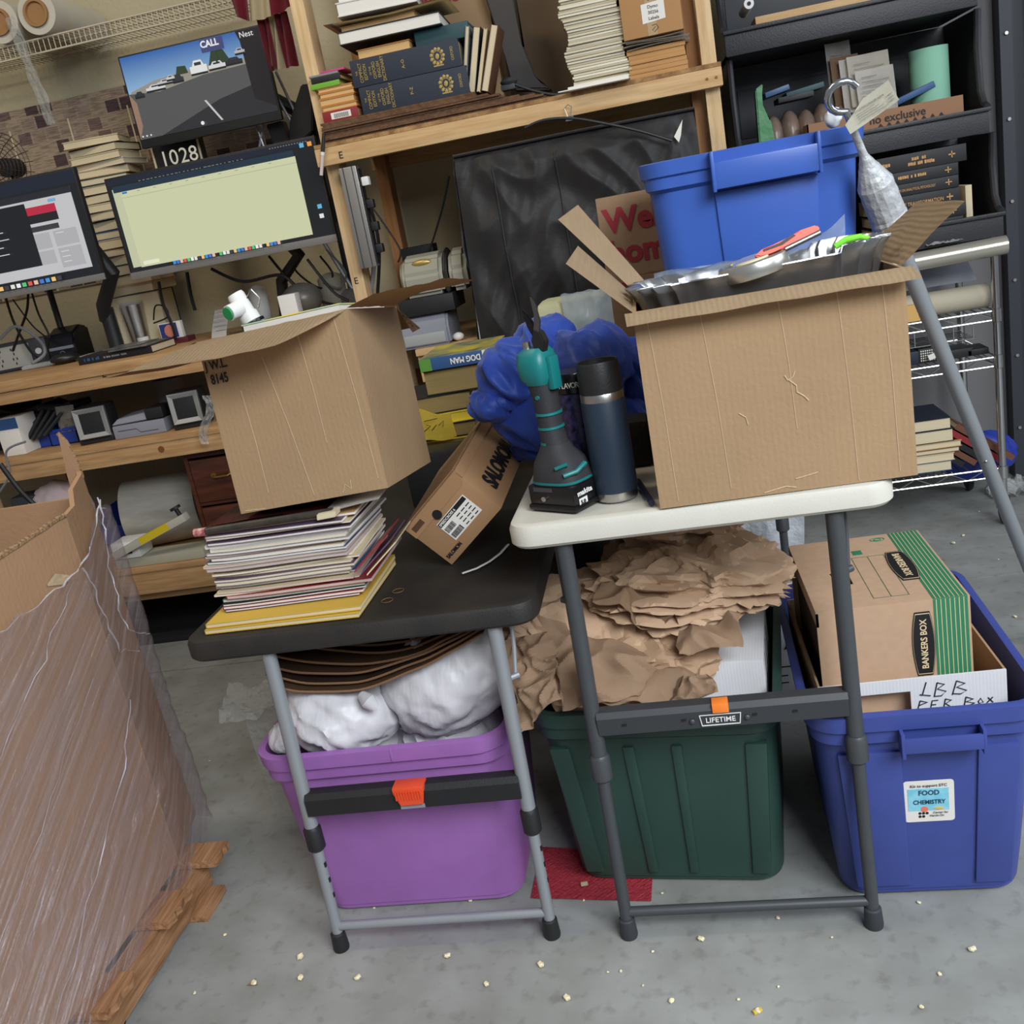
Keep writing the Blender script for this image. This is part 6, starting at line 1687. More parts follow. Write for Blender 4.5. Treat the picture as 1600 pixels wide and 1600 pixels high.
# ---- bottom shelf
LZ = .3225
a = PX(287,728,y=3.30); c2 = PX(320,872,y=3.30)
cab = thing('drawer_cabinet', 'red-brown wooden drawer cabinet at the right end of the bottom shelf', 'cabinet', (a.x+.005, 3.30, LZ))
hh_ = .715-LZ-.01
mb = MB(); mb.b2((0,.0,0), (.015,.5,hh_)); mb.b2((.335,0,0), (.35,.5,hh_)); mb.b2((.015,0,hh_-.015), (.335,.5,hh_)); mb.b2((.015,0,0), (.335,.5,.015)); mb.b2((.015,.47,.015), (.335,.5,hh_-.015)); mb.b2((.015,.005,hh_/2-.006), (.335,.02,hh_/2+.006)); mb.build('carcass', WOOD_RED, cab)
for k in range(2):
    z0 = .018+k*(hh_/2-.01)
    mb = MB(); mb.b2((.018,-.004,z0), (.332,.014,z0+hh_/2-.032), bev=.004); dr = mb.build('drawer', WOOD_RED, cab)
    mb = MB(); zc_ = z0+hh_/4; mb.tube([(.10,-.006,zc_),(.11,-.02,zc_-.004),(.16,-.02,zc_-.004),(.17,-.006,zc_)], .004, n=8); mb.cyl((.10,-.003,zc_),(.10,-.006,zc_),.010,n=14); mb.cyl((.17,-.003,zc_),(.17,-.006,zc_),.010,n=14); mb.build('brass_handle', mat('brass', (170,130,70), .35, metal=.9), dr)
bin_(180,835,LZ,.13,.26,.14,'large blue bin on the bottom shelf beside the plastic roll',0,'blue parts bins')
# big clear roll
c = PX(245,800,y=3.5)
mb = MB()
Rr = Matrix.Rotation(rad(80),3,'Z') @ Matrix.Rotation(PI/2,3,'X')
mb.tube([(c.x-.12,3.52,LZ+.137),(c.x+.16,3.58,LZ+.137)], .135, n=44)
single('film_roll', mb, mat('clear_tubing_roll', (176,172,160), .22, var=.25, vscale=5, stretch=(.4,6,6), spec=.8), 'fat roll of clear plastic tubing on the bottom shelf', 'roll')
# impulse sealer
a, b = PX(180,872,y=3.24), PX(300,800,y=3.30)
se = thing('bag_sealer', 'pale bag sealer with raised arm and yellow strip on the bottom shelf', 'bag sealer', (a.x, 3.262, LZ))
w_ = PX(322,868,y=3.27).x-a.x
mb = MB(); mb.b2((-.02,0,0), (w_,.11,.035), bev=.004); mb.build('base', BEIGEP, se)
mb = MB(); mb.b2((-.02,.0,.036), (.09,.10,.10), bev=.006); mb.build('housing', WHITEP, se)
mb = MB(); mb.b2((.03,-.002,.055), (.06,.0,.085), bev=.001); mb.build('dial_panel', BLACKP, se)
e1, e0 = V((b.x-a.x, -.01, b.z-LZ)), V((.0,-.012,.06))
dd = (e1-e0).normalized(); up_ = V((0,1,0)).cross(dd)*-1
if up_.z < 0: up_ = -up_
def bar(s0, s1, h0, h1, y0, y1): return [(e0+dd*s0+up_*h0)+V((0,y0,0)),(e0+dd*s1+up_*h0)+V((0,y0,0)),(e0+dd*s1+up_*h0)+V((0,y1,0)),(e0+dd*s0+up_*h0)+V((0,y1,0)),(e0+dd*s0+up_*h1)+V((0,y0,0)),(e0+dd*s1+up_*h1)+V((0,y0,0)),(e0+dd*s1+up_*h1)+V((0,y1,0)),(e0+dd*s0+up_*h1)+V((0,y1,0))]
ln = (e1-e0).length
mb = MB(); mb.hexa(bar(0,ln,-.014,.014,-.02,.02), bev=.003); mb.build('arm', mat('warm_grey_plastic', (186,182,168), .5), se)
mb = MB(); mb.hexa(bar(ln*.38,ln*.78,-.012,.0145,-.0208,.021)); mb.build('yellow_strip', mat('warning_yellow', (216,190,40), .5), se)
mb = MB(); p0 = e0+dd*(ln-.02); mb.cyl(p0+up_*.014, p0+up_*.04, .008); mb.cyl(p0+up_*.04, p0+up_*.05, .02); mb.build('knob', BLACKP, se)
# pink cloth in the corner and box
mb = MB(); foldblob(mb, PX(95,800,y=3.42), (.12,.10,.13), 5, 31, amp=.10); 
o = single('pink_blanket', mb, mat('pale_pink_cloth', (206,184,182), .85, sheen=.3), 'pale pink cloth bundle on the bottom shelf behind the giant carton', 'cloth')
mb = MB(); c = PX(70,850,y=3.4); mb.b2((c.x-.10,3.40,LZ), (c.x+.12,3.56,c.z), bev=.003); single('wooden_crate', mb, WOOD_DK, 'wooden crate on the bottom shelf left of the pink cloth', 'crate')
mb = MB(); c = PX(30,790,y=3.3); mb.b2((c.x-.08,3.36,c.z-.05), (c.x+.06,3.46,c.z+.02), bev=.012); single('grey_scanner_gun', mb, DARKG, 'small grey device on the wooden crate at the left', 'device')
# black mat under the bench
mb = MB()
A_, B_, C_, D_ = PX(226,1008,z=0), PX(345,975,z=0), V((-1.0,3.8,0)), V((-2.5,3.9,0))
mb.prism([A_+V((0,0,.001)), V((A_.x+.95,A_.y+.02,.001)), V((A_.x+.95,3.9,.001)), V((-3.2,3.9,.001)), V((-3.2,A_.y-.0,.001))], (0,0,.014), bev=.003)
mb.b2((A_.x-.4,A_.y-.004,.001), (A_.x+.95,A_.y+.02,.020), bev=.003)
single('floor_mat', mb, mat('black_rubber', (24,24,26), .8), 'black rubber anti-fatigue mat on the floor under the bench', 'mat')
# ================================================================== upper shelf
yS = 3.25
def sx_(px, py, y=yS): return PX(px, py, y=y).x
# flattened carton sheets as a base layer
z = UZ+.0005
for k in range(9):
    x0, x1 = sx_(508, 225)+rb2.uniform(0,.01), sx_(860, 148)-.03*k+rb2.uniform(-.02,.02)
    mb = MB(); mb.b2((x0, yS-.012+rb2.uniform(-.008,.008), z), (x1, yS+.40, z+.0062))
    o = mb.build('flat_carton', mat('brown_flat_carton', (112,82,58), .9, rgb2=(84,58,40), vscale=60, stretch=(1,1,.2)))
    recenter(tag(o, 'flattened brown carton, %s from the bottom of the layer on the high shelf' % ordi(k+1), 'cardboard', 'flattened cartons on the high shelf')); z += .0066
SZ2 = z
# two dictionary volumes
NAVY = mat('navy_cloth_cover', (38,46,60), .6, bump=.1, bscale=400); GOLD = mat('gilt', (186,160,96), .4, metal=.5)
def dictionary(x0, z0, lab, vol):
    w, h = .345, .079
    t = thing('dictionary', lab, 'book', (x0, yS+.005, z0), None, 'two large dictionary volumes')
    mb = MB(); mb.b2((0,0,0), (w,.25,.004)); mb.b2((0,0,h-.004), (w,.25,h)); mb.b2((0,-.004,0), (w,.002,h), bev=.002); mb.build('cover', NAVY, t)
    mb = MB(); mb.b2((.004,.004,.004), (w-.004,.245,h-.004)); mb.build('pages', PAPER_CR, t)
    rows = ['THE', 'COMPACT', 'EDITION', 'OF THE', 'OXFORD', 'ENGLISH', 'DICTIONARY']
    for k, r_ in enumerate(rows):
        text(r_, .0145 if k not in (0,3) else .009, GOLD, t, (.016+.0145*k+.004, -.0046, h/2), Z, -X, align='CENTER', bold=.01, sx=.82)
    text(vol, .013, GOLD, t, (.170, -.0046, h/2), Z, -X, align='CENTER', bold=.02)
    text('OXFORD', .012, GOLD, t, (.325, -.0046, h/2), Z, -X, align='CENTER', bold=.01, sx=.8)
    mb = MB(); c = V((.275,-.0045,h/2))
    for k in range(11):
        a = 2*PI*k/11; mb.ico(c+V((.019*math.cos(a),0,.021*math.sin(a))), (.0055,.0006,.0055), 1)
    mb.tube([c+V((.013*math.cos(a*PI/8),0,.015*math.sin(a*PI/8))) for a in range(16)], .0012, n=5, closed=True)
    mb.ico(c, (.007,.0006,.009), 1); mb.b2(c+V((-.016,-.0005,-.028)), c+V((.016,0,-.024)))
    mb.build('gilt_crest', GOLD, t)
    return t
xd0 = sx_(566,170)
dictionary(xd0, SZ2, 'lower of the two navy dictionary volumes on the high shelf', 'P–Z')
dictionary(sx_(554,130)-.004, SZ2+.0798, 'upper of the two navy dictionary volumes on the high shelf', 'A–O')
TOPD = SZ2+.0798+.0795
# pile left of the dictionaries
x0, x1 = sx_(508,190)-.005, xd0-.012
z = SZ2
GL = 'small books piled left of the dictionaries'
for k, (cv, h, lab, pg) in enumerate((('red',.032,'red book with barcode label, lowest of the pile left of the dictionaries',0),('orange',.016,'tan book, second from the bottom of the pile left of the dictionaries',1),('orange',.022,'tan book, third from the bottom of the pile left of the dictionaries',1),('orange',.017,'tan book, fourth from the bottom of the pile left of the dictionaries',1),('orange',.014,'tan book, fifth from the bottom, just under the green one',1),('green',.016,'bright green book near the top of the pile left of the dictionaries',0),('black',.018,'black book above the green one, left of the dictionaries',0),('grey',.007,'thin pale grey booklet topping the pile left of the dictionaries',0))):
    dx = (-.016 if k in (5,6,7) else 0)+rb2.uniform(-.004,.004)
    t = book(x0+dx, x1+dx-.004-(.02 if k > 4 else 0), z, z+h-.0006, yS+.005, .18, cv, lab, GL, spine=not pg, pages=mat('tan_pages', (206,170,116), .8))
    if k == 0:
        mb = MB(); mb.b2((-.03,-.0042,.006), (.035,-.0034,.025)); lb2 = mb.build('barcode_label', WHITEM, t)
        mb = MB()
        for j in range(16): mb.b2((-.02+.003*j,-.0046,.008), (-.02+.003*j+.0014,-.0042,.021))
        mb.build('barcode', INK, lb2)
    z += h
mb = MB(); mb.b2((x0+.02,yS+.01,z+.0005), (x1-.02,yS+.12,z+.006), bev=.001); single('pink_booklet', mb, mat('magenta_cover',(196,60,130),.5), 'magenta booklet edge on top of the left book pile', 'booklet')
# things on top of the dictionaries
GT = 'books piled on the dictionaries'
xa = sx_(560,95)
book(xa-.005, xa+.165, TOPD+.0, TOPD+.028, yS+.02, .17, 'orange', 'ochre paperback directly on the upper dictionary', GT, pages=mat('tan_pages',(1,1,1)))
mb = MB(); mb.b2((xa+.18,yS+.03,TOPD+.0005), (xa+.35,yS+.22,TOPD+.045), bev=.003); single('folded_jacket_book', mb, COV['teal'], 'dark teal book at the right end on the dictionaries', 'book', GT)
book(xa-.050, xa+.265, TOPD+.0285, TOPD+.062, yS-.005, .22, 'black', 'large black hardback with white page edges on the ochre paperback', GT, pages=WHITEM, yaw=-4) if False else book(xa-.045, xa+.275, TOPD+.0455, TOPD+.082, yS-.005, .22, 'black', 'large black hardback with white page edges above the teal book', GT, pages=WHITEM, yaw=2)
book(xa-.040, xa+.200, TOPD+.0825, TOPD+.100, yS+.01, .19, 'tan', 'thin tan book above the large black hardback', GT, pages=mat('tan_pages',(1,1,1)), yaw=-2)
for k in range(3):
    mb = MB(); zz = TOPD+.1005+.0045*k
    mb.grid(lambda u, v: V((xa-.05+.11*0+.36*u-.02*k, yS-.03+.02*k+.22*v, zz+.012*abs(u-.5)*(1-v)+.0)), 10, 4, thick=.003)
    single('magazine', mb, [MAGC[0],MAGC[6],MAGC[2]][k], ('lowest','middle','topmost')[k]+' curled magazine between the tan book and the thick white books', 'magazine', 'curled magazines on the high shelf pile')
z = TOPD+.121
for k, (h, dx) in enumerate(((.040,0),(.040,.002),(.030,-.006),(.035,.01))):
    book(xa-.03+dx, xa+.215+dx, z, z+h-.001, yS-.01+.01*k, .20, 'white', 'thick white-paged book, %s from the bottom of the white stack at the frame top' % ordi(k+1), 'thick white books on the high shelf', pages=WHITEM, yaw=(6,-3,4,0)[k]); z += h
# leaning books
for k, (px, w, cv, lab, hgt) in enumerate(((722,.012,'grey','thin pale book, leftmost of the leaning books by the dictionaries',.195),(731,.022,'navy','cream-paged navy book, second of the leaning books',.19),(745,.010,'cream','slim cream book, third of the leaning books',.18),(752,.022,'brown','brown dust-jacketed book, rightmost of the leaning books',.19))):
    b = PX(px, 146-1.2*k, y=3.27)
    t = thing('book', lab, 'book', (b.x, 3.27, SZ2+.0005 if k < 4 else 0), Euler((0, rad(14+2*k), 0)).to_matrix(), 'leaning books on the high shelf')
    mb = MB(); mb.b2((0,0,0), (.0016,.14,hgt)); mb.b2((w-.0016,0,0), (w,.14,hgt)); mb.b2((0,.139,0), (w,.142,hgt)); mb.build('cover', COV[cv], t)
    mb = MB(); mb.b2((.0018,.002,.002), (w-.0018,.138,hgt-.003)); mb.build('pages', PAPER_CR, t)
# cardboard box and dark panel behind
a = PX(648,60,y=3.58); c = PX(765,70,y=3.58)
mb = MB(); mb.b2((a.x,3.58,UZ+.068), (c.x+.02,3.80,2.3), bev=.002); cb = single('carton', mb, CARD, 'tall brown carton with red web address behind the high shelf books', 'box')
text('wes.com/mo', .062, REDP, cb, (-(c.x+.02-a.x)/2+.012, -.111, PX(655,14,y=3.58).z-UZ-.068), X, Z, bold=.02, sx=.95)
pr = [PX(752,-20,y=3.52), PX(800,-20,y=3.52), PX(812,70,y=3.52), PX(832,120,y=3.52), PX(862,140,y=3.52), PX(800,140,y=3.52), PX(790,90,y=3.52)]
for q in pr: q.z = max(q.z, UZ+.004)
mb = MB(); mb.prism(pr, (0,.10,0), bev=.006); single('chair_back', mb, mat('slate_plastic', (62,58,56), .5), 'dark curved plastic panel standing on the high shelf beside the leaning books', 'panel')
mb = MB(); mb.b2((PX(790,100,y=3.80).x,3.80,UZ+.0005), (PX(905,100,y=3.80).x,3.82,2.45)); hb = single('hardboard', mb, mat('beige_hardboard', (132,112,90), .85, var=.08, vscale=8), 'dull beige board with two small holes at the back of the high shelf', 'board')
mb = MB(); mb.ico(PX(795,128,y=3.36), (.028,.03,.014), 2); mb.b2(PX(783,133,y=3.36)-V((0,.02,.02)), PX(805,130,y=3.36)+V((0,.02,.0)), bev=.003); single('grey_gadget', mb, DARKG, 'small grey gadget on the high shelf beside the dark curved panel', 'gadget')
cable([(805,132,0),(835,142,0),(870,148,0),(920,143,0)], 3.24, .005, 'black cable lying along the front of the high shelf') 
# comics stack
xa, xb = sx_(893,130), sx_(984,118)
z = UZ+.0008
COM = [mat('comic_edge', (206,198,172), .8), mat('comic_edge_dull', (182,172,148), .8), mat('comic_edge_pale', (222,216,198), .8)]
protos = []
for k in range(3):
    mb = MB(); mb.b2((-(xb-xa)/2,0,0), ((xb-xa)/2,.26,.0062), bev=.0012); protos.append(mb.build('comic', COM[k]))
used = set(); n = 0
while z < 2.16:
    k = (n*7) % 3; n += 1
    if k not in used: used.add(k); o = protos[k]
    else: o = protos[k].copy(); COL.objects.link(o)
    wob = .008*math.sin(n*.35)
    o.location = ((xa+xb)/2+wob+rb2.uniform(-.004,.004), yS+.015+rb2.uniform(-.006,.006), z); o.rotation_euler = (0,0,rad(rb2.uniform(-1.5,1.5)))
    tag(o, 'thin pale booklet, %s from the bottom of the tall high shelf stack' % ordi(n), 'booklet', 'pale booklets in the tall high shelf stack'); z += .0072
# papers, brown stack and label carton
xa, xb = sx_(985,120), min(sx_(1078,100), xr-.064)
z = UZ+.0008
for k in range(6):
    mb = MB(); mb.b2((xa+rb2.uniform(-.003,.003),yS+.01+rb2.uniform(-.004,.004),z), (xb+rb2.uniform(-.003,.003),yS+.22,z+.0128), bev=.001)
    single('brown_envelope_pack', mb, mat('manila_edge', (196,150,96), .8, rgb2=(170,124,74), vscale=40, stretch=(.3,.3,30)), 'tan paper pack, %s from the bottom under the label carton' % ordi(k+1), 'paper pack', 'tan paper packs on the high shelf'); z += .0134
for k in range(4):
    mb = MB(); mb.grid(lambda u, v: V((xa-.012*(k % 2)+(xb-xa+.015)*u, yS-.01+.22*v, z+.0+.004*math.sin(u*3+k)+.002*k)), 8, 3, thick=.0022)
    single('paper_bundle', mb, [WHITEM, PAPER_W][k % 2], 'grey-white plastic wrapped paper, %s from the bottom, above the tan packs' % ordi(k+1), 'paper', 'pale papers above the tan packs'); z += .006
zc_ = z+.004
lbx = thing('label_carton', 'closed brown carton with white labels at the right end of the high shelf', 'box', (xa-.004, yS-.005, zc_))
mb = MB(); mb.b2((0,0,0), (xb-xa+.004,.24,.30), bev=.002); mb.build('body', mat('warm_kraft', (176,132,86), .8, var=.06, vscale=10), lbx)
wl = xb-xa
mb = MB(); quadplate(mb, (.018,-.0002,.112), X, Z, .115, .028); q_ = mb.build('shipping_label', WHITEM, lbx)
text('30' + '-' + '9191-04', .011, mat('grey_ink',(1,1,1)), q_, (.052,-.0010,.121), X, Z)
mb = MB(); quadplate(mb, (.060,-.0002,.034), Vector((1,0,.08)), Z, .068, .052); q_ = mb.build('name_label', WHITEM, lbx)
for k, s_ in enumerate(('Dymo', '30256', 'Labels')): text(s_, .0125, INK, q_, (.094,-.0010,.073-.0155*k), X, Z, align='CENTER')
strokes(lbx, (.078,-.0006,.0), X, Z, [[(.0,.100),(.006,.094),(.012,.100),(.018,.094),(.024,.100)],[(.008,.026),(.020,.028),(.026,.018),(.014,.008),(.008,.014),(.018,.022)]], r=.0009, name='scribble', m_=INK)
mb = MB(); quadplate(mb, (.072,-.0001,0), X, Z, .028, .295, .0003); mb.build('tape', mat('packing_tape',(1,1,1)), lbx)
for k in range(4):
    mb = MB(); a = sx_(876,143)+.012*k; mb.prism([(a,yS+.0,UZ+.001+.004*k),(sx_(980,120)-.0,yS,UZ+.001+.004*k),(sx_(980,120)-.0,yS+.002,UZ+.004+.004*k),(a,yS+.002,UZ+.0025+.004*k)], (0,.2,0))
    mb.bm.free()
mb = MB(); a, b = sx_(874,143), sx_(984,121)-.003
mb.prism([(a,3.185,UZ+.0012),(b,3.19,UZ+.0012),(b,3.262,UZ+.0012),(a+.05,3.262,UZ+.0012)], (0,0,.003)); mb.prism([(a+.03,3.19,UZ+.0046),(b,3.195,UZ+.0046),(b,3.262,UZ+.0046),(a+.08,3.262,UZ+.0046)], (0,0,.006))
single('paper_sheets', mb, WHITEM, 'loose white sheets poking over the shelf beam under the pale booklets', 'paper')

# ================================================================== right bay under the shelf
# power strip on the post
a = PX(532,262,y=3.235); b = PX(565,368,y=3.235)
ps_ = thing('power_strip', 'aluminium power strip mounted upright on the wooden post', 'power strip', (xl+.045, 3.235, 1.235))
mb = MB(); mb.b2((-.012,0,0), (.045,.045,.315), bev=.003); mb.build('housing', mat('aluminium', (176,172,166), .35, metal=.8), ps_)
mb = MB(); mb.b2((.0455,.004,.01), (.050,.041,.305)); mb.build('socket_face', BLACKP, ps_)
for k in range(4):
    mb = MB(); mb.b2((.050,.008,.04+.07*k), (.075,.036,.068+.07*k), bev=.005); mb.build('plug', BLACKP if k != 3 else WHITEP, ps_)
mb = MB(); mb.b2((.0,-.001,.0), (.0035,.0,.315)); mb.b2((.03,-.001,.0), (.033,.0,.315)); mb.build('groove', DARKG, ps_)
# marker pen clipped to the shelf end
mb = MB(); a, b = PX(506,208,y=3.222), PX(502,274,y=3.222)
mk = thing('marker_pen', 'black and white marker pen hanging at the left end of the high shelf beam', 'marker', b)
mb.cyl((0,0,0), (a-b)*.48, .0055, n=14); mb.build('barrel', mat('pink_white_barrel', (206,186,184), .4), mk)
mb = MB(); mb.cyl((a-b)*.48, (a-b)*.56, .0062, n=14); mb.build('band', WHITEP, mk)
mb = MB(); mb.cyl((a-b)*.56, (a-b), .0066, .005, n=14); mb.build('cap', BLACKP, mk)
# black fabric cover
BFAB = mat('black_cover_nylon', (36,34,34), .55, spec=.35, bump=.15, bscale=40, sheen=.2)
YC = 3.16
a, b = PX(706,236,y=YC), PX(1086,178,y=YC)
cz0 = .953
cv = thing('fabric_cover', 'large black nylon dust cover draped over a boxy unit on the right bench', 'cover', ((a.x+b.x)/2, YC+.2, cz0))
cw = b.x-a.x+.0; ctop = (a.z+b.z)/2-cz0
def fold(x_, z_, s_=0):
    w = noise.noise_vector(V((x_*3, z_*3, s_)))*.25
    r1 = 1-abs(noise.noise(V((x_*7+z_*3.5+w.x*4, s_, z_*2.2+w.y*3))))*2
    r2 = 1-abs(noise.noise(V((x_*16-z_*7+w.x*6, s_+4, z_*6))))*2
    return .014*(r1-.3)+.006*(r2-.3)+.010*noise.noise(V((x_*4,z_*2,s_)))
def front(u, v):
    x_ = -cw/2+cw*u; z_ = ctop*(1-v)
    e = min(1, min(u,1-u)*14)*min(1, v*10)
    e2 = min(v*9, 1)
    return V((x_+(1-u)*.0-(.02*v if u < .5 else -.0)*(1-u), -.2+(.012*(1-e2))-fold(x_*1.0, z_)*e*1.6-.012*v, z_))
mb = MB(); mb.grid(front, 110, 90)
mb.grid(lambda u, v: V((-cw/2-.02*v+.0, -.2+.38*u+.0+(.006*math.sin(v*9))*1, ctop*(1-v))) + V((-abs(fold(u*.38, ctop*(1-v), 9)),0,0)), 40, 60)
mb.grid(lambda u, v: V((cw/2, -.2+.38*u, ctop*(1-v))), 10, 40)
mb.grid(lambda u, v: V((-cw/2+cw*u, -.2+.38*v, ctop+.004*math.sin(u*9)*math.sin(v*3)+.012*math.sin(PI*v)*abs(noise.noise(V((u*6,v*2,1)))))), 40, 10)
mb.b2((-cw/2+.03,-.14,.0), (cw/2-.03,.15,ctop-.03))
mb.build('cloth', BFAB, cv, sharp=180)
mb = MB(); mb.tube([(-cw/2-.0,-.202,ctop),(0,-.204,ctop+.002),(cw/2,-.202,ctop)], .004, n=8); mb.build('top_seam', BFAB, cv)
mb = MB(); mb.tube([V((-cw/2-.004,-.20,ctop*.55)), V((-cw/2-.012,-.203,ctop*.3)), V((-cw/2-.020,-.212,.0))], .0022, n=6); mb.build('white_piping', mat('pale_piping', (170,168,164), .5), cv)
for u_2 in (.16,.42):
    mb = MB(); mb.tube([front(u_2+.01*k/10, .08+.9*k/22)+V((0,-.004,0)) for k in range(23)], .0022, n=6); mb.build('zip', BFAB, cv)
mb = MB(); c = PX(1062,205,y=YC-.03)-V(cv.location); mb.prism([c+V((.012,0,.03)), c+V((-.018,0,-.012)), c+V((-.006,0,-.03)), c+V((.002,0,-.012))], (0,.002,0)); mb.build('care_tag', WHITEM, cv)
cable([(820,200,0),(850,188,0),(893,185,0),(940,192,0),(1000,205,.0),(1050,220,0)], 3.115, .0045, 'black cord sagging across the top of the black fabric cover')
bc_ = PX(890,182,y=3.215)
mb = MB(); mb.prism([bc_+V((-.014,0,-.012)), bc_+V((.014,0,-.012)), bc_+V((.010,0,.002)), bc_+V((-.010,0,.002))], (0,.010,0)); 
mb.tube([bc_+V((-.006,0,.0)), bc_+V((-.012,0,.025)), bc_+V((0,0,.034)), bc_+V((.010,0,.026)), bc_+V((.004,0,.0))], .0012, n=6)
single('binder_clip', mb, CHROME, 'binder clip on the cord below the high shelf beam', 'clip')
# printers
PZ = .9525
t = thing('label_printer', 'grey boxy printer on the bench board behind the small carton', 'printer', (sx_(668,530), 3.215, PZ))
mb = MB(); mb.prism([(-.085,0,0),(-.085,.2,0),(-.085,.2,.105),(-.085,.02,.105),(-.085,0,.06)], (.17,0,0), bev=.008); mb.build('case', GREYP, t)
mb = MB(); mb.b2((-.07,-.003,.010), (.07,.01,.045), bev=.004); mb.build('tray', mat('light_grey_plastic',(160,162,160),.5), t)
mb = MB(); mb.b2((-.075,.0,.1055), (.11,.2,.160), bev=.004); t2 = single('black_tray_box', mb, BLACKP, 'black box stacked between the grey printer and the beige printer', 'box'); t2.location = (sx_(668,500)+.015, 3.31, PZ+.106)
t = thing('label_printer', 'rounded beige label printer with gold oval badge, on the black box', 'printer', (sx_(675,450), 3.23, PZ+.162))
def pprof(s_, x_): return [(x_,0,0),(x_,.2,0),(x_,.2,.06*s_),(x_,.16,.115*s_),(x_,.10,.135*s_),(x_,.04,.12*s_),(x_,.0,.07*s_)]
mb = MB(); mb.prism(pprof(1,-.09), (.135,0,0), bev=.012); mb.build('case', mat('printer_grey_beige',(150,148,132),.45), t)
mb = MB(); mb.prism(pprof(1.03,.050), (.012,0,0), bev=.004); mb.build('black_rib', BLACKP, t)
mb = MB(); mb.prism(pprof(1.0,.066), (.06,0,0), bev=.014); mb.build('side_case', mat('printer_grey_beige',(1,1,1)), t)
mb = MB(); mb.cyl((-.093,.10,.055), (-.104,.10,.055), .055, n=28); mb.build('dial', mat('beige_dial',(150,146,124),.5), t)
mb = MB(); mb.ico((-.02,.028,.105), (.034,.012,.012), 2); mb.build('gold_badge', GOLD, t)
c = PX(650,385,y=3.60)
mb = MB(); mb.b2((c.x-.06,3.60,PZ), (c.x+.06,3.68,c.z), bev=.003); single('black_speaker', mb, BLACKP, 'black box standing behind the beige label printer', 'box')
# bench clutter right of printers
mb = MB(); mb.ico(PX(715,520,y=3.26)+V((0,0,.0)), (.02,.02,.014), 2); o = single('white_lump', mb, WHITEP, 'small white plastic knob on the bench board right of the grey printer', 'knob'); o.location.z = PZ
# ---- books at the back of the black table
BZ = BT+.0005; yb = 2.42
GBK = 'books stacked at the back of the black table'
def pbook(pl, pr, y, d, cov, lab, spine=False, pages=PAPER_CR, z0=None, h=None, yaw=0):
    a = PX(*pl, y=y); b = PX(*pr, y=y)
    return book(a.x, b.x, z0, z0+h, y, d, cov, lab, GBK, spine=spine, pages=pages, yaw=yaw)
zt_ = PX(665,620,y=yb).z
z = BZ
hs = zt_-BZ
OLD = mat('aged_page_block', (150,128,78), .85, var=.25, vscale=40, stretch=(.2,.2,22))
for k, (cv_, fr_c, lab, dx, pg) in enumerate((('black',.20,'black book, lowest in the stack behind the shoe box',0,PAPER_CR),('brown',.18,'brown book, second from the bottom in the stack behind the shoe box',.01,OLD),('yellow',.14,'yellow-covered workbook in the stack behind the shoe box',-.005,OLD),('black',.16,'black paperback above the yellow workbook',.02,OLD),('yellow',.12,'upper yellow pad in the stack behind the shoe box',-.01,COV['yellow']),('black',.20,'dark book just under the thick old volume',.03,OLD))):
    h = hs*fr_c
    pbook((645,690), (745,670), yb, .22, cv_, lab, z0=z, h=h-.001, pages=pg, yaw=-3+2*k)
    z += h
h1 = PX(665,580,y=yb).z-z
pbook((663,600), (772,580), yb, .24, 'black', 'thick old volume with yellowed page block behind the shoe box', z0=z, h=h1, pages=OLD); z += h1+.0006
dm = pbook((657,575), (772,550), yb-.01, .22, 'blue', 'blue comic book with yellow cover on the thick old volume', spine=True, z0=z, h=.030, yaw=0)
w_ = PX(772,550,y=yb).x-PX(657,575,y=yb).x
mb = MB(); mb.b2((-w_/2+.001,.0,.0301), (w_/2-.001,.218,.0312)); mb.build('front_cover', mat('yellow_blue_print', (196,180,60), .4, rgb2=(70,90,110), vscale=14, detail=2), dm)
mb = MB(); mb.b2((-w_/2,-.0042,0), (-w_/2+.03,-.003,.030)); mb.build('green_patch', mat('grass_print', (90,140,60), .5), dm)
mb = MB(); mb.b2((w_/2-.03,-.0042,0), (w_/2,-.003,.030)); mb.build('white_patch', WHITEM, dm)
text('DOG MAN', .020, WHITEM, dm, (.022,-.0044,.022), -X, -Z, align='CENTER', bold=.03, sx=.8)
mb = MB(); a = PX(662,672,y=2.36); mb.grid(lambda u, v: V((a.x-.02+.10*u-.01*v, 2.36+.02*v, a.z-.03+.085*v*(1-.35*u)+.004*math.sin(u*7))), 12, 8, thick=.0012)
yn = single('yellow_note', mb, mat('legal_pad_yellow', (220,196,70), .7), 'crumpled yellow handwritten note against the stack behind the shoe box', 'note')
strokes(yn, (-.035,-.011,.030), X, Z, [[(.01,.0),(.03,.012),(.02,.016)],[(.03,.0),(.045,.012)],[(.015,.025),(.05,.028)],[(.05,.01),(.065,.02),(.06,.005)]], r=.0009, m_=INK)
mb = MB(); a, b = PX(672,745,y=2.30), PX(740,690,y=2.30)
mb.prism([a, a+V((.07,0,.03)), a+V((.07,0,.032)), a+V((0,0,.002))], (0,.05,0)); single('open_book', mb, WHITEM, 'white open booklet leaning behind the shoe box', 'booklet')
mb = MB(); c = PX(652,760,y=2.12); mb.b2((c.x-.0,2.12,BZ), (c.x+.05,2.20,BZ+.045), bev=.002); single('white_mug_box', mb, mat('off_white_card',(190,182,168),.7), 'small off-white box between the magazine stack and the shoe box', 'box')
mb = MB(); c = PX(668,705,y=2.26); mb.b2((c.x-.06,2.24,BZ), (c.x+.09,2.33,c.z), bev=.01); single('dark_case', mb, BLACKP, 'black case behind the small off-white box on the black table', 'case')
mb = MB(); c = PX(645,735,y=1.93)
for k in range(3):
    zz = BT+.0005+.0+.012*k; mb.bm.free() if False else None
mb.bm.free()

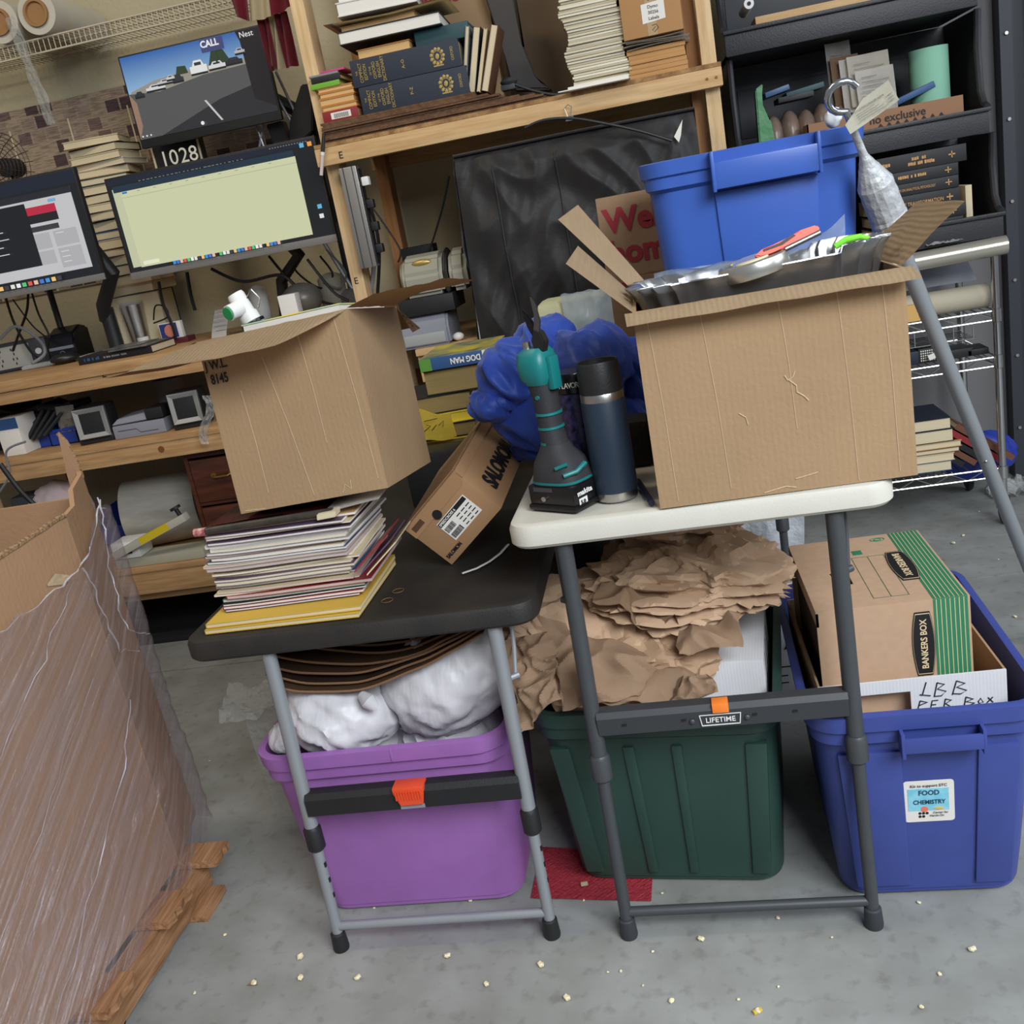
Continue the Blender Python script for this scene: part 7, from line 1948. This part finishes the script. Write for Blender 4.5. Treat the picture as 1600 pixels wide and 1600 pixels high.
# ================================================================== chrome rack and black bins
RY = 3.45
rk = thing('wire_rack', 'chrome wire rack on casters at the right, carrying books and rolls', 'rack', (.70, RY, 0))
RX0, RX1 = -.42, .375
zl = [PX(1500,745,y=RY).z, PX(1500,572,y=RY).z, PX(1500,500,y=RY).z]
for sx2 in (RX0, RX1):
    for y_ in (0, .40):
        mb = MB(); mb.cyl((sx2,y_,.10), (sx2,y_,.96), .0125, n=16)
        pp = mb.build('post', CHROME, rk)
        for z_ in zl:
            mb = MB(); mb.lathe([(.0128,-.025),(.017,-.022),(.016,.02),(.0128,.022)], (sx2,y_,z_), n=16); mb.build('collar', CHROME, pp)
        mb = MB(); mb.tube([(sx2-.0,y_+.012*math.cos(a*PI/10)*2.5,.042+.030*math.sin(a*PI/10)) for a in range(20)], .012, n=8, closed=True); mb.cyl((sx2-.012,y_,.042),(sx2+.012,y_,.042),.026,n=20); mb.b2((sx2-.018,y_-.012,.05), (sx2+.018,y_+.03,.10), bev=.004)
        mb.build('caster', mat('caster_grey', (52,52,54), .4), rk)
for j, z_ in enumerate(zl):
    mb = MB()
    for y_ in (0,.40):
        mb.cyl((RX0,y_,z_+.012), (RX1,y_,z_+.012), .0035, n=8); mb.cyl((RX0,y_,z_-.018), (RX1,y_,z_-.018), .0035, n=8)
        n_ = 14
        pts = [(RX0+(RX1-RX0)*k/n_, y_, z_+(.012 if k % 2 else -.018)) for k in range(n_+1)]
        mb.tube(pts, .0022, n=5)
    for sx2 in (RX0,RX1): mb.cyl((sx2,0,z_+.012), (sx2,.40,z_+.012), .0035, n=8); mb.cyl((sx2,0,z_-.018), (sx2,.40,z_-.018), .0035, n=8)
    for k in range(1,30): x_ = RX0+(RX1-RX0)*k/30; mb.cyl((x_,0,z_+.012), (x_,.40,z_+.012), .0016, n=5)
    mb.build('shelf', CHROME, rk)
# fat chrome-coloured tube lying on top
a = PX(1425,428,y=3.42); b = PX(1565,392,y=3.42)
mb = MB(); mb.cyl((a.x-.5,3.44,a.z+.022), (b.x+.02,3.44,b.z+.015), .030, n=28)
tubez = (a.z+b.z)/2
single('clear_roll', mb, mat('wrapped_silver_tube', (186,182,168), .25, metal=.6), 'long silvery wrapped tube across the top of the wire rack', 'tube')
mb = MB(); mb.b2((RX0+.70-.02,RY+.08,.955), (RX1+.70+.02,RY+.42,.972)); rt = mb.build('top_tray', DARKG); rt.parent = rk; rt.location = (-.70,-RY,0)
mb = MB(); c = PX(1465,385,y=3.46); mb.grid(lambda u, v: V((c.x-.04+.11*u, 3.42+.05*v, c.z+.010+.012*abs(nz((u*6,v*5,1))))), 12, 8, thick=.002); single('plastic_bag', mb, FILM_W, 'crumpled clear bag on top of the silvery tube', 'plastic bag')
# objects on rack shelves
z_ = zl[2]+.0165
a, b = PX(1410,480,y=3.50), PX(1545,470,y=3.50)
rr_ = thing('paper_roll', 'cream paper roll lying on the top wire shelf of the rack', 'roll', (b.x, 3.52, z_+.040))
mb = MB(); mb.lathe([(.018,0),(.040,0),(.040,.45),(.018,.45)], R=Matrix.Rotation(-PI/2,3,'Y'), n=30); mb.build('paper', mat('cream_roll', (178,170,150), .7), rr_)
mb = MB(); mb.lathe([(.013,-.002),(.018,-.002),(.018,.44),(.013,.44)], R=Matrix.Rotation(-PI/2,3,'Y'), n=20); mb.build('core', CARD_DARK, rr_)
mb = MB(); a = PX(1428,486,y=3.47); mb.b2((a.x-.14,3.462,z_), (a.x+.028,3.475,z_+.055)); single('manila_box', mb, mat('manila_card', (206,164,96), .8), 'small yellowish card box in front of the cream roll', 'box')
mb = MB(); a = PX(1465,440,y=3.62); mb.prism([(a.x-.2,3.60,z_+.085),(a.x+.12,3.60,z_+.085),(a.x+.10,3.62,z_+.15),(a.x-.2,3.62,z_+.15)], (0,.01,0)); single('grey_folder', mb, GREYP, 'grey folder standing behind the cream roll', 'folder')
# rows of black mesh baskets / devices
z_ = zl[1]+.0165
for k, (px, w, h, lab, m_) in enumerate(((1424,.05,.045,'navy and black radio handset on the middle wire shelf','navyd'),(1450,.06,.05,'black box with white dotted print on the middle wire shelf','dots'),(1490,.12,.030,'black flat device with a silver edge on the middle wire shelf','blk'),(1528,.07,.022,'small dark tool at the right end of the middle wire shelf','blk'))):
    a = PX(px, 560-.2*(px-1420), y=3.50)
    mb = MB(); mb.b2((a.x-w/2,3.50,z_), (a.x+w/2,3.60,z_+h), bev=.004)
    o = single('rack_device', mb, BLACKP if m_ != 'navyd' else COV['navy'], lab, 'device', 'devices on the middle wire shelf')
    if m_ == 'dots':
        mb = MB()
        for i in range(7):
            for j in range(5): mb.b2((-.024+.007*i,-.0512,.008+.008*j), (-.020+.007*i,-.050,.012+.008*j))
        mb.build('dotted_print', WHITEM, o)
mb = MB(); a = PX(1462,552,y=3.48); mb.box((a.x+.0,3.478,z_+.028), (.05,.004,.018), Euler((0,rad(-18),0)).to_matrix()); single('white_tag_card', mb, WHITEM, 'small white card slanting on the middle wire shelf', 'card')
mb = MB()
bz = zl[2]-.075
for k in range(12): mb.cyl((RX0+.7+.05+.062*k,3.49,bz), (RX0+.7+.05+.062*k,3.49,zl[2]-.022), .002, n=5)
for zz in (bz, zl[2]-.024):
    for yy in (3.49,3.80): mb.cyl((RX0+.75,yy,zz), (RX0+1.44,yy,zz), .0025, n=6)
for k in range(10): mb.cyl((RX0+.75,3.49+.031*k,bz), (RX0+1.44,3.49+.031*k,bz), .0018, n=5)
single('hanging_basket', mb, CHROME, 'chrome wire basket slung under the top wire shelf', 'basket')
# books on the bottom wire shelf
z_ = zl[0]+.0165
GR = 'books lying on the bottom wire shelf'
xb_ = PX(1490,700,y=3.50).x
for k, (h, cv_, w) in enumerate(((.036,'blue',.30),(.028,'cream',.31),(.018,'brown',.33),(.022,'tan',.34),(.045,'black',.30),(.040,'navy',.29))):
    book(xb_-w, xb_+(-.01,.0,.018,.025,.0,-.006)[k], z_, z_+h-.0008, 3.49, .22, cv_, '%s book with cream page edges, %s from the bottom of the wire rack stack' % (cv_, ordi(k+1)), GR, ct=.002); z_ += h
for k in range(5):
    a = PX(1445+17*k, 640+9*k, y=3.52)
    t = thing('book', 'dark leaning book on the wire rack, %s from the left' % ordi(k+1), 'book', (a.x+.02, 3.50, z_-.0+.055-.018*k if False else zl[0]+.05), Euler((0, rad(-52), 0)).to_matrix(), 'leaning books on the wire rack')
    t.location.x = PX(1500+10*k, 735, y=3.52).x+.02*k; t.location.z = zl[0]+.0175
    mb = MB(); mb.b2((0,.0,0), (.002,.16,.23)); mb.b2((.018,0,0), (.020,.16,.23)); mb.b2((0,-.002,0), (.02,.0,.23)); mb.build('cover', [COV['black'],COV['brown'],COV['black'],COV['red'],COV['brown']][k], t)
    mb = MB(); mb.b2((.003,.002,.002), (.017,.158,.228)); mb.build('pages', PAPER_CR, t)
mb = MB(); foldblob(mb, PX(1530,712,y=3.70), (.12,.05,.085), 4, 17, amp=.12); single('blue_bag', mb, mat('royal_blue_bag', (40,58,150), .4), 'royal blue bag at the right end of the bottom wire shelf', 'bag')
mb = MB(); a = PX(1575,780,z=0); mb.grid(lambda u, v: V((a.x-.05+.2*u, a.y+.12*v, .004+.03*abs(nz((u*5,v*5,1)))*3)), 12, 10, thick=.002); single('clear_plastic_scrap', mb, BUB, 'scrap of clear plastic on the floor right of the rack caster', 'plastic')
# open-front bins
BINM = mat('black_bin_plastic', (46,46,50), .45, bump=.1, bscale=200)
bx0, bx1 = PX(1140,90,y=3.45).x, PX(1545,170,y=3.45).x
def obin(z0, h, lab, x0, x1, open_side=True):
    t = thing('open_front_bin', lab, 'bin', (x0, 3.45, z0), None, 'stacked black open-front bins')
    w = x1-x0; d = .42; lip = .075
    mb = MB(); mb.b2((0,0,0), (w,d,.006)); mb.b2((0,d-.006,.006), (w,d,h)); mb.b2((0,-.004,0), (w,.006,lip), bev=.003); mb.b2((-.004,-.016,lip-.012), (w+.004,.004,lip), bev=.003); mb.build('tray', BINM, t)
    for x_ in (0, w-.006):
        mb = MB(); mb.prism([(x_,0,0),(x_,0,lip),(x_,.03,lip+.01),(x_,.06,lip+.05),(x_,.075,h*.7),(x_,.06,h),(x_,d,h),(x_,d,0)], (.006,0,0)); 
        mb.tube([(x_+.003,.0,lip),(x_+.003,.03,lip+.01),(x_+.003,.06,lip+.05),(x_+.003,.075,h*.7),(x_+.003,.06,h)], .011, n=8)
        mb.build('side', BINM, t)
    mb = MB(); mb.b2((.05,d-.012,h*.35), (w-.05,d-.006,h*.8), bev=.003); mb.build('label_recess', DARKG, t)
    return t
zb3 = .974
zb2 = PX(1537,168,y=3.45).z-.075
zb1 = PX(1137,90,y=3.45).z-.0
obin(zb3, zb2-zb3-.002, 'lowest black open-front bin on the rack, holding black books', bx0+.06, bx1+.03)
obin(zb2, zb1-zb2-.002, 'middle black open-front bin holding papers and the mint green roll', bx0, bx1)
obin(zb1, .30, 'topmost black open-front bin at the frame top', bx0-.01, bx1-.02)
iz = zb2+.0065
# middle bin contents
a, b = PX(1325,165,y=3.47), PX(1505,128,y=3.47)
ec = thing('printed_tray', 'low cardboard tray printed exclusive in the middle black bin', 'tray', (a.x-.13, 3.464, iz+.07))
w_ = b.x-a.x+.13
mb = MB(); mb.b2((0,0,-.07), (w_,.004,.048)); mb.b2((0,.28,-.07), (w_,.284,.048)); mb.b2((0,0,-.07), (.004,.28,.048)); mb.b2((w_-.004,0,-.07), (w_,.28,.048)); mb.b2((0,0,-.07), (w_,.28,-.066)); mb.build('body', mat('tray_card', (150,112,84), .8), ec)
text('Zappo exclusive', .034, INK, ec, (.060,-.0006,.006), X, Z, bold=.01) if False else text('no exclusive', .034, INK, ec, (w_-.285,-.0006,.012), X, Z, bold=.012)
mb = MB()
for k in range(8): mb.prism([(w_-.26+.026*k,-.0005,.0),(w_-.245+.026*k,-.0005,.0),(w_-.252+.026*k,-.0005,.010)], (0,-.0005,0))
for k in range(2): mb.prism([(w_-.40+.022*k,-.0005,.004),(w_-.386+.022*k,-.0005,.004),(w_-.393+.022*k,-.0005,.020)], (0,-.0005,0))
mb.build('printed_marks', INK, ec)
c = PX(1455,128,y=3.58)
mb = MB(); mb.lathe([(.060,iz+.0),(.060,PX(1450,75,y=3.58).z),(.02,PX(1450,75,y=3.58).z),(.02,iz+.1)], (c.x,3.60,0), n=36); single('foam_roll', mb, mat('mint_foam', (136,190,164), .7), 'mint green foam roll standing in the cardboard tray of the middle bin', 'roll')
mb = MB(); mb.box(PX(1425,148,y=3.55), (.14,.03,.02), Euler((0,rad(-16),0)).to_matrix(), bev=.004); single('blue_strap', mb, COV['blue'], 'dark blue strap lying left of the mint foam roll', 'strap')
for k, (x0_, y0_, w, h, m_, lab) in enumerate(((1288,70,.075,.20,MAGC[6],'tall photo postcard, leftmost of the standing papers'),(1296,92,.085,.16,CARD_DARK,'brown envelope standing behind the white papers'),(1310,95,.135,.16,WHITEM,'large white sheet standing in the middle of the papers'),(1322,90,.125,.15,PAPER_W,'white printed form in front of the large sheet'),(1335,112,.115,.13,WHITEM,'shorter printed receipt sheet, rightmost of the standing papers'))):
    p0 = PX(x0_, y0_, y=3.55-.012*k)
    mb = MB(); mb.grid(lambda u, v: V((p0.x+w*u+.01*v, p0.y+.01*v+.006*math.sin(u*4), p0.z-h*v)), 6, 4, thick=.0012)
    o = single('standing_paper', mb, m_, lab, 'paper', 'papers standing in the middle bin')
    if k in (3,4,0):
        mb = MB()
        for j in range(6): mb.b2((-w*.38,-.0095,h*.82-.014*j), (-w*.38+w*(.72 if j % 3 else .4),-.0090,h*.82-.014*j+.0016))
        mb.build('printing', mat('grey_ink',(1,1,1)), o)
mb = MB(); c = PX(1255,172,y=3.58)
for k in range(5): mb.ico((c.x-.10+.052*k,3.58,iz+.088+.008*(k % 2)), (.036,.06,.082), 3)
single('wrapped_rolls', mb, mat('brown_foil_wrap', (128,108,96), .3, var=.3, vscale=16, bump=.3, bscale=20), 'brown plastic-wrapped bundle in the left of the middle bin', 'package')
for k, (a_, b_, m_, lab) in enumerate((((1195,150),(1232,136),MAGC[4],'small paper-edged book on the wrapped bundle, leftmost'),((1228,150),(1286,132),COV['teal'],'green-edged book on the wrapped bundle, rightmost'),((1215,158),(1270,146),COV['black'],'black book directly on the wrapped bundle'))):
    a, b = PX(*a_, y=3.52), PX(*b_, y=3.52); d_ = b-a
    mb = MB(); mb.box((a+b)/2+V((0,.04,-.0)), (d_.length,.12,.016), Euler((0,-math.atan2(d_.z,d_.x),0)).to_matrix(), bev=.001)
    o = single('book', mb, m_, lab, 'book', 'books on the wrapped bundle')
mb = MB(); p_ = [PX(1180,140,y=3.49), PX(1192,130,y=3.49), PX(1190,165,y=3.49), PX(1205,188,y=3.49), PX(1215,240,y=3.49), PX(1188,244,y=3.49)]
mb.prism(p_, (0,.05,0), bev=.004); single('green_bag', mb, mat('green_plastic_bag', (78,140,92), .4, bump=.4, bscale=20), 'pointed green plastic bag at the left of the middle bin', 'bag')
# top bin: board and white roll end
mb = MB(); a = PX(1180,8,y=3.44); mb.b2((a.x,3.47,zb1+.076), (a.x+.4,3.6,zb1+.10)); single('wood_plank', mb, WOOD, 'pale plank on the lip of the topmost black bin', 'plank')
mb = MB(); c = PX(1170,6,y=3.43); mb.tube([(c.x,3.425,c.z),(c.x,3.60,c.z)], .015, n=18); mb.mi = 0; o = single('white_tube', mb, WHITEP, 'end of a white tube at the left of the topmost black bin', 'tube')
mb = MB(); mb.cyl((0,-.089,.015),(0,-.0885,.015),.006,n=14); mb.build('bore', INK, o)
# black books in the lowest bin
z_ = zb3+.0065
xl_, xr_ = PX(1385,300,y=3.50).x, PX(1500,280,y=3.50).x
ztop = PX(1497,225,y=3.50).z
ORG = mat('gold_stamp', (200,150,90), .5)
names = ('', '', '', 'SYMBOLS OF TRANSFORMATION', 'TWO ESSAYS ON ANALYTICAL PSYCHOLOGY', '', '')
nb = 7; hb_ = (ztop-z_)/nb
for k in range(nb):
    h = hb_*(1.25 if k in (3,6) else .9)
    t = book(xl_-.05, xr_+(.015,.0,.01,-.005,-.01,-.008,.018)[k], z_, z_+h-.001, 3.485, .20, 'black', 'black gilt-lettered book, %s from the bottom of the stack in the lowest bin' % ordi(k+1), 'black gilt-lettered books in the lowest bin', spine=True, yaw=(-1,1,0,2,-1,1,0)[k])
    w = xr_-xl_+.05
    if names[k]: text(names[k], h*.30, ORG, t, (-.01,-.0036,h*.36), X, Z, align='CENTER', bold=.01, sx=.8 if k == 3 else .62)
    elif k == 6: dashes(t, ORG, (-w/2+.03,-.0033,h*.4), .03, h*.22, 9); dashes(t, ORG, (-.03,-.0033,h*.54), .055, h*.2, 7); dashes(t, ORG, (-.03,-.0033,h*.25), .075, h*.2, 8)
    else: dashes(t, ORG, (-.05,-.0033,h*.38), .085, h*.26, 20+k)
    mb = MB(); e = w/2-.035; mb.b2((e-.010,-.0042,h*.46), (e+.010,-.0034,h*.54)); mb.b2((e-.0015,-.0042,h*.46-.008), (e+.0015,-.0034,h*.54+.008)); mb.build('gilt_cross', ORG, t)
    z_ += h
mb = MB(); a = PX(1508,290,y=3.50); mb.b2((a.x,3.50,zb3+.0065), (a.x+.02,3.62,a.z), bev=.001); single('cream_book_end', mb, PAPER_CR, 'cream page block of a book standing right of the black gilt books', 'book')
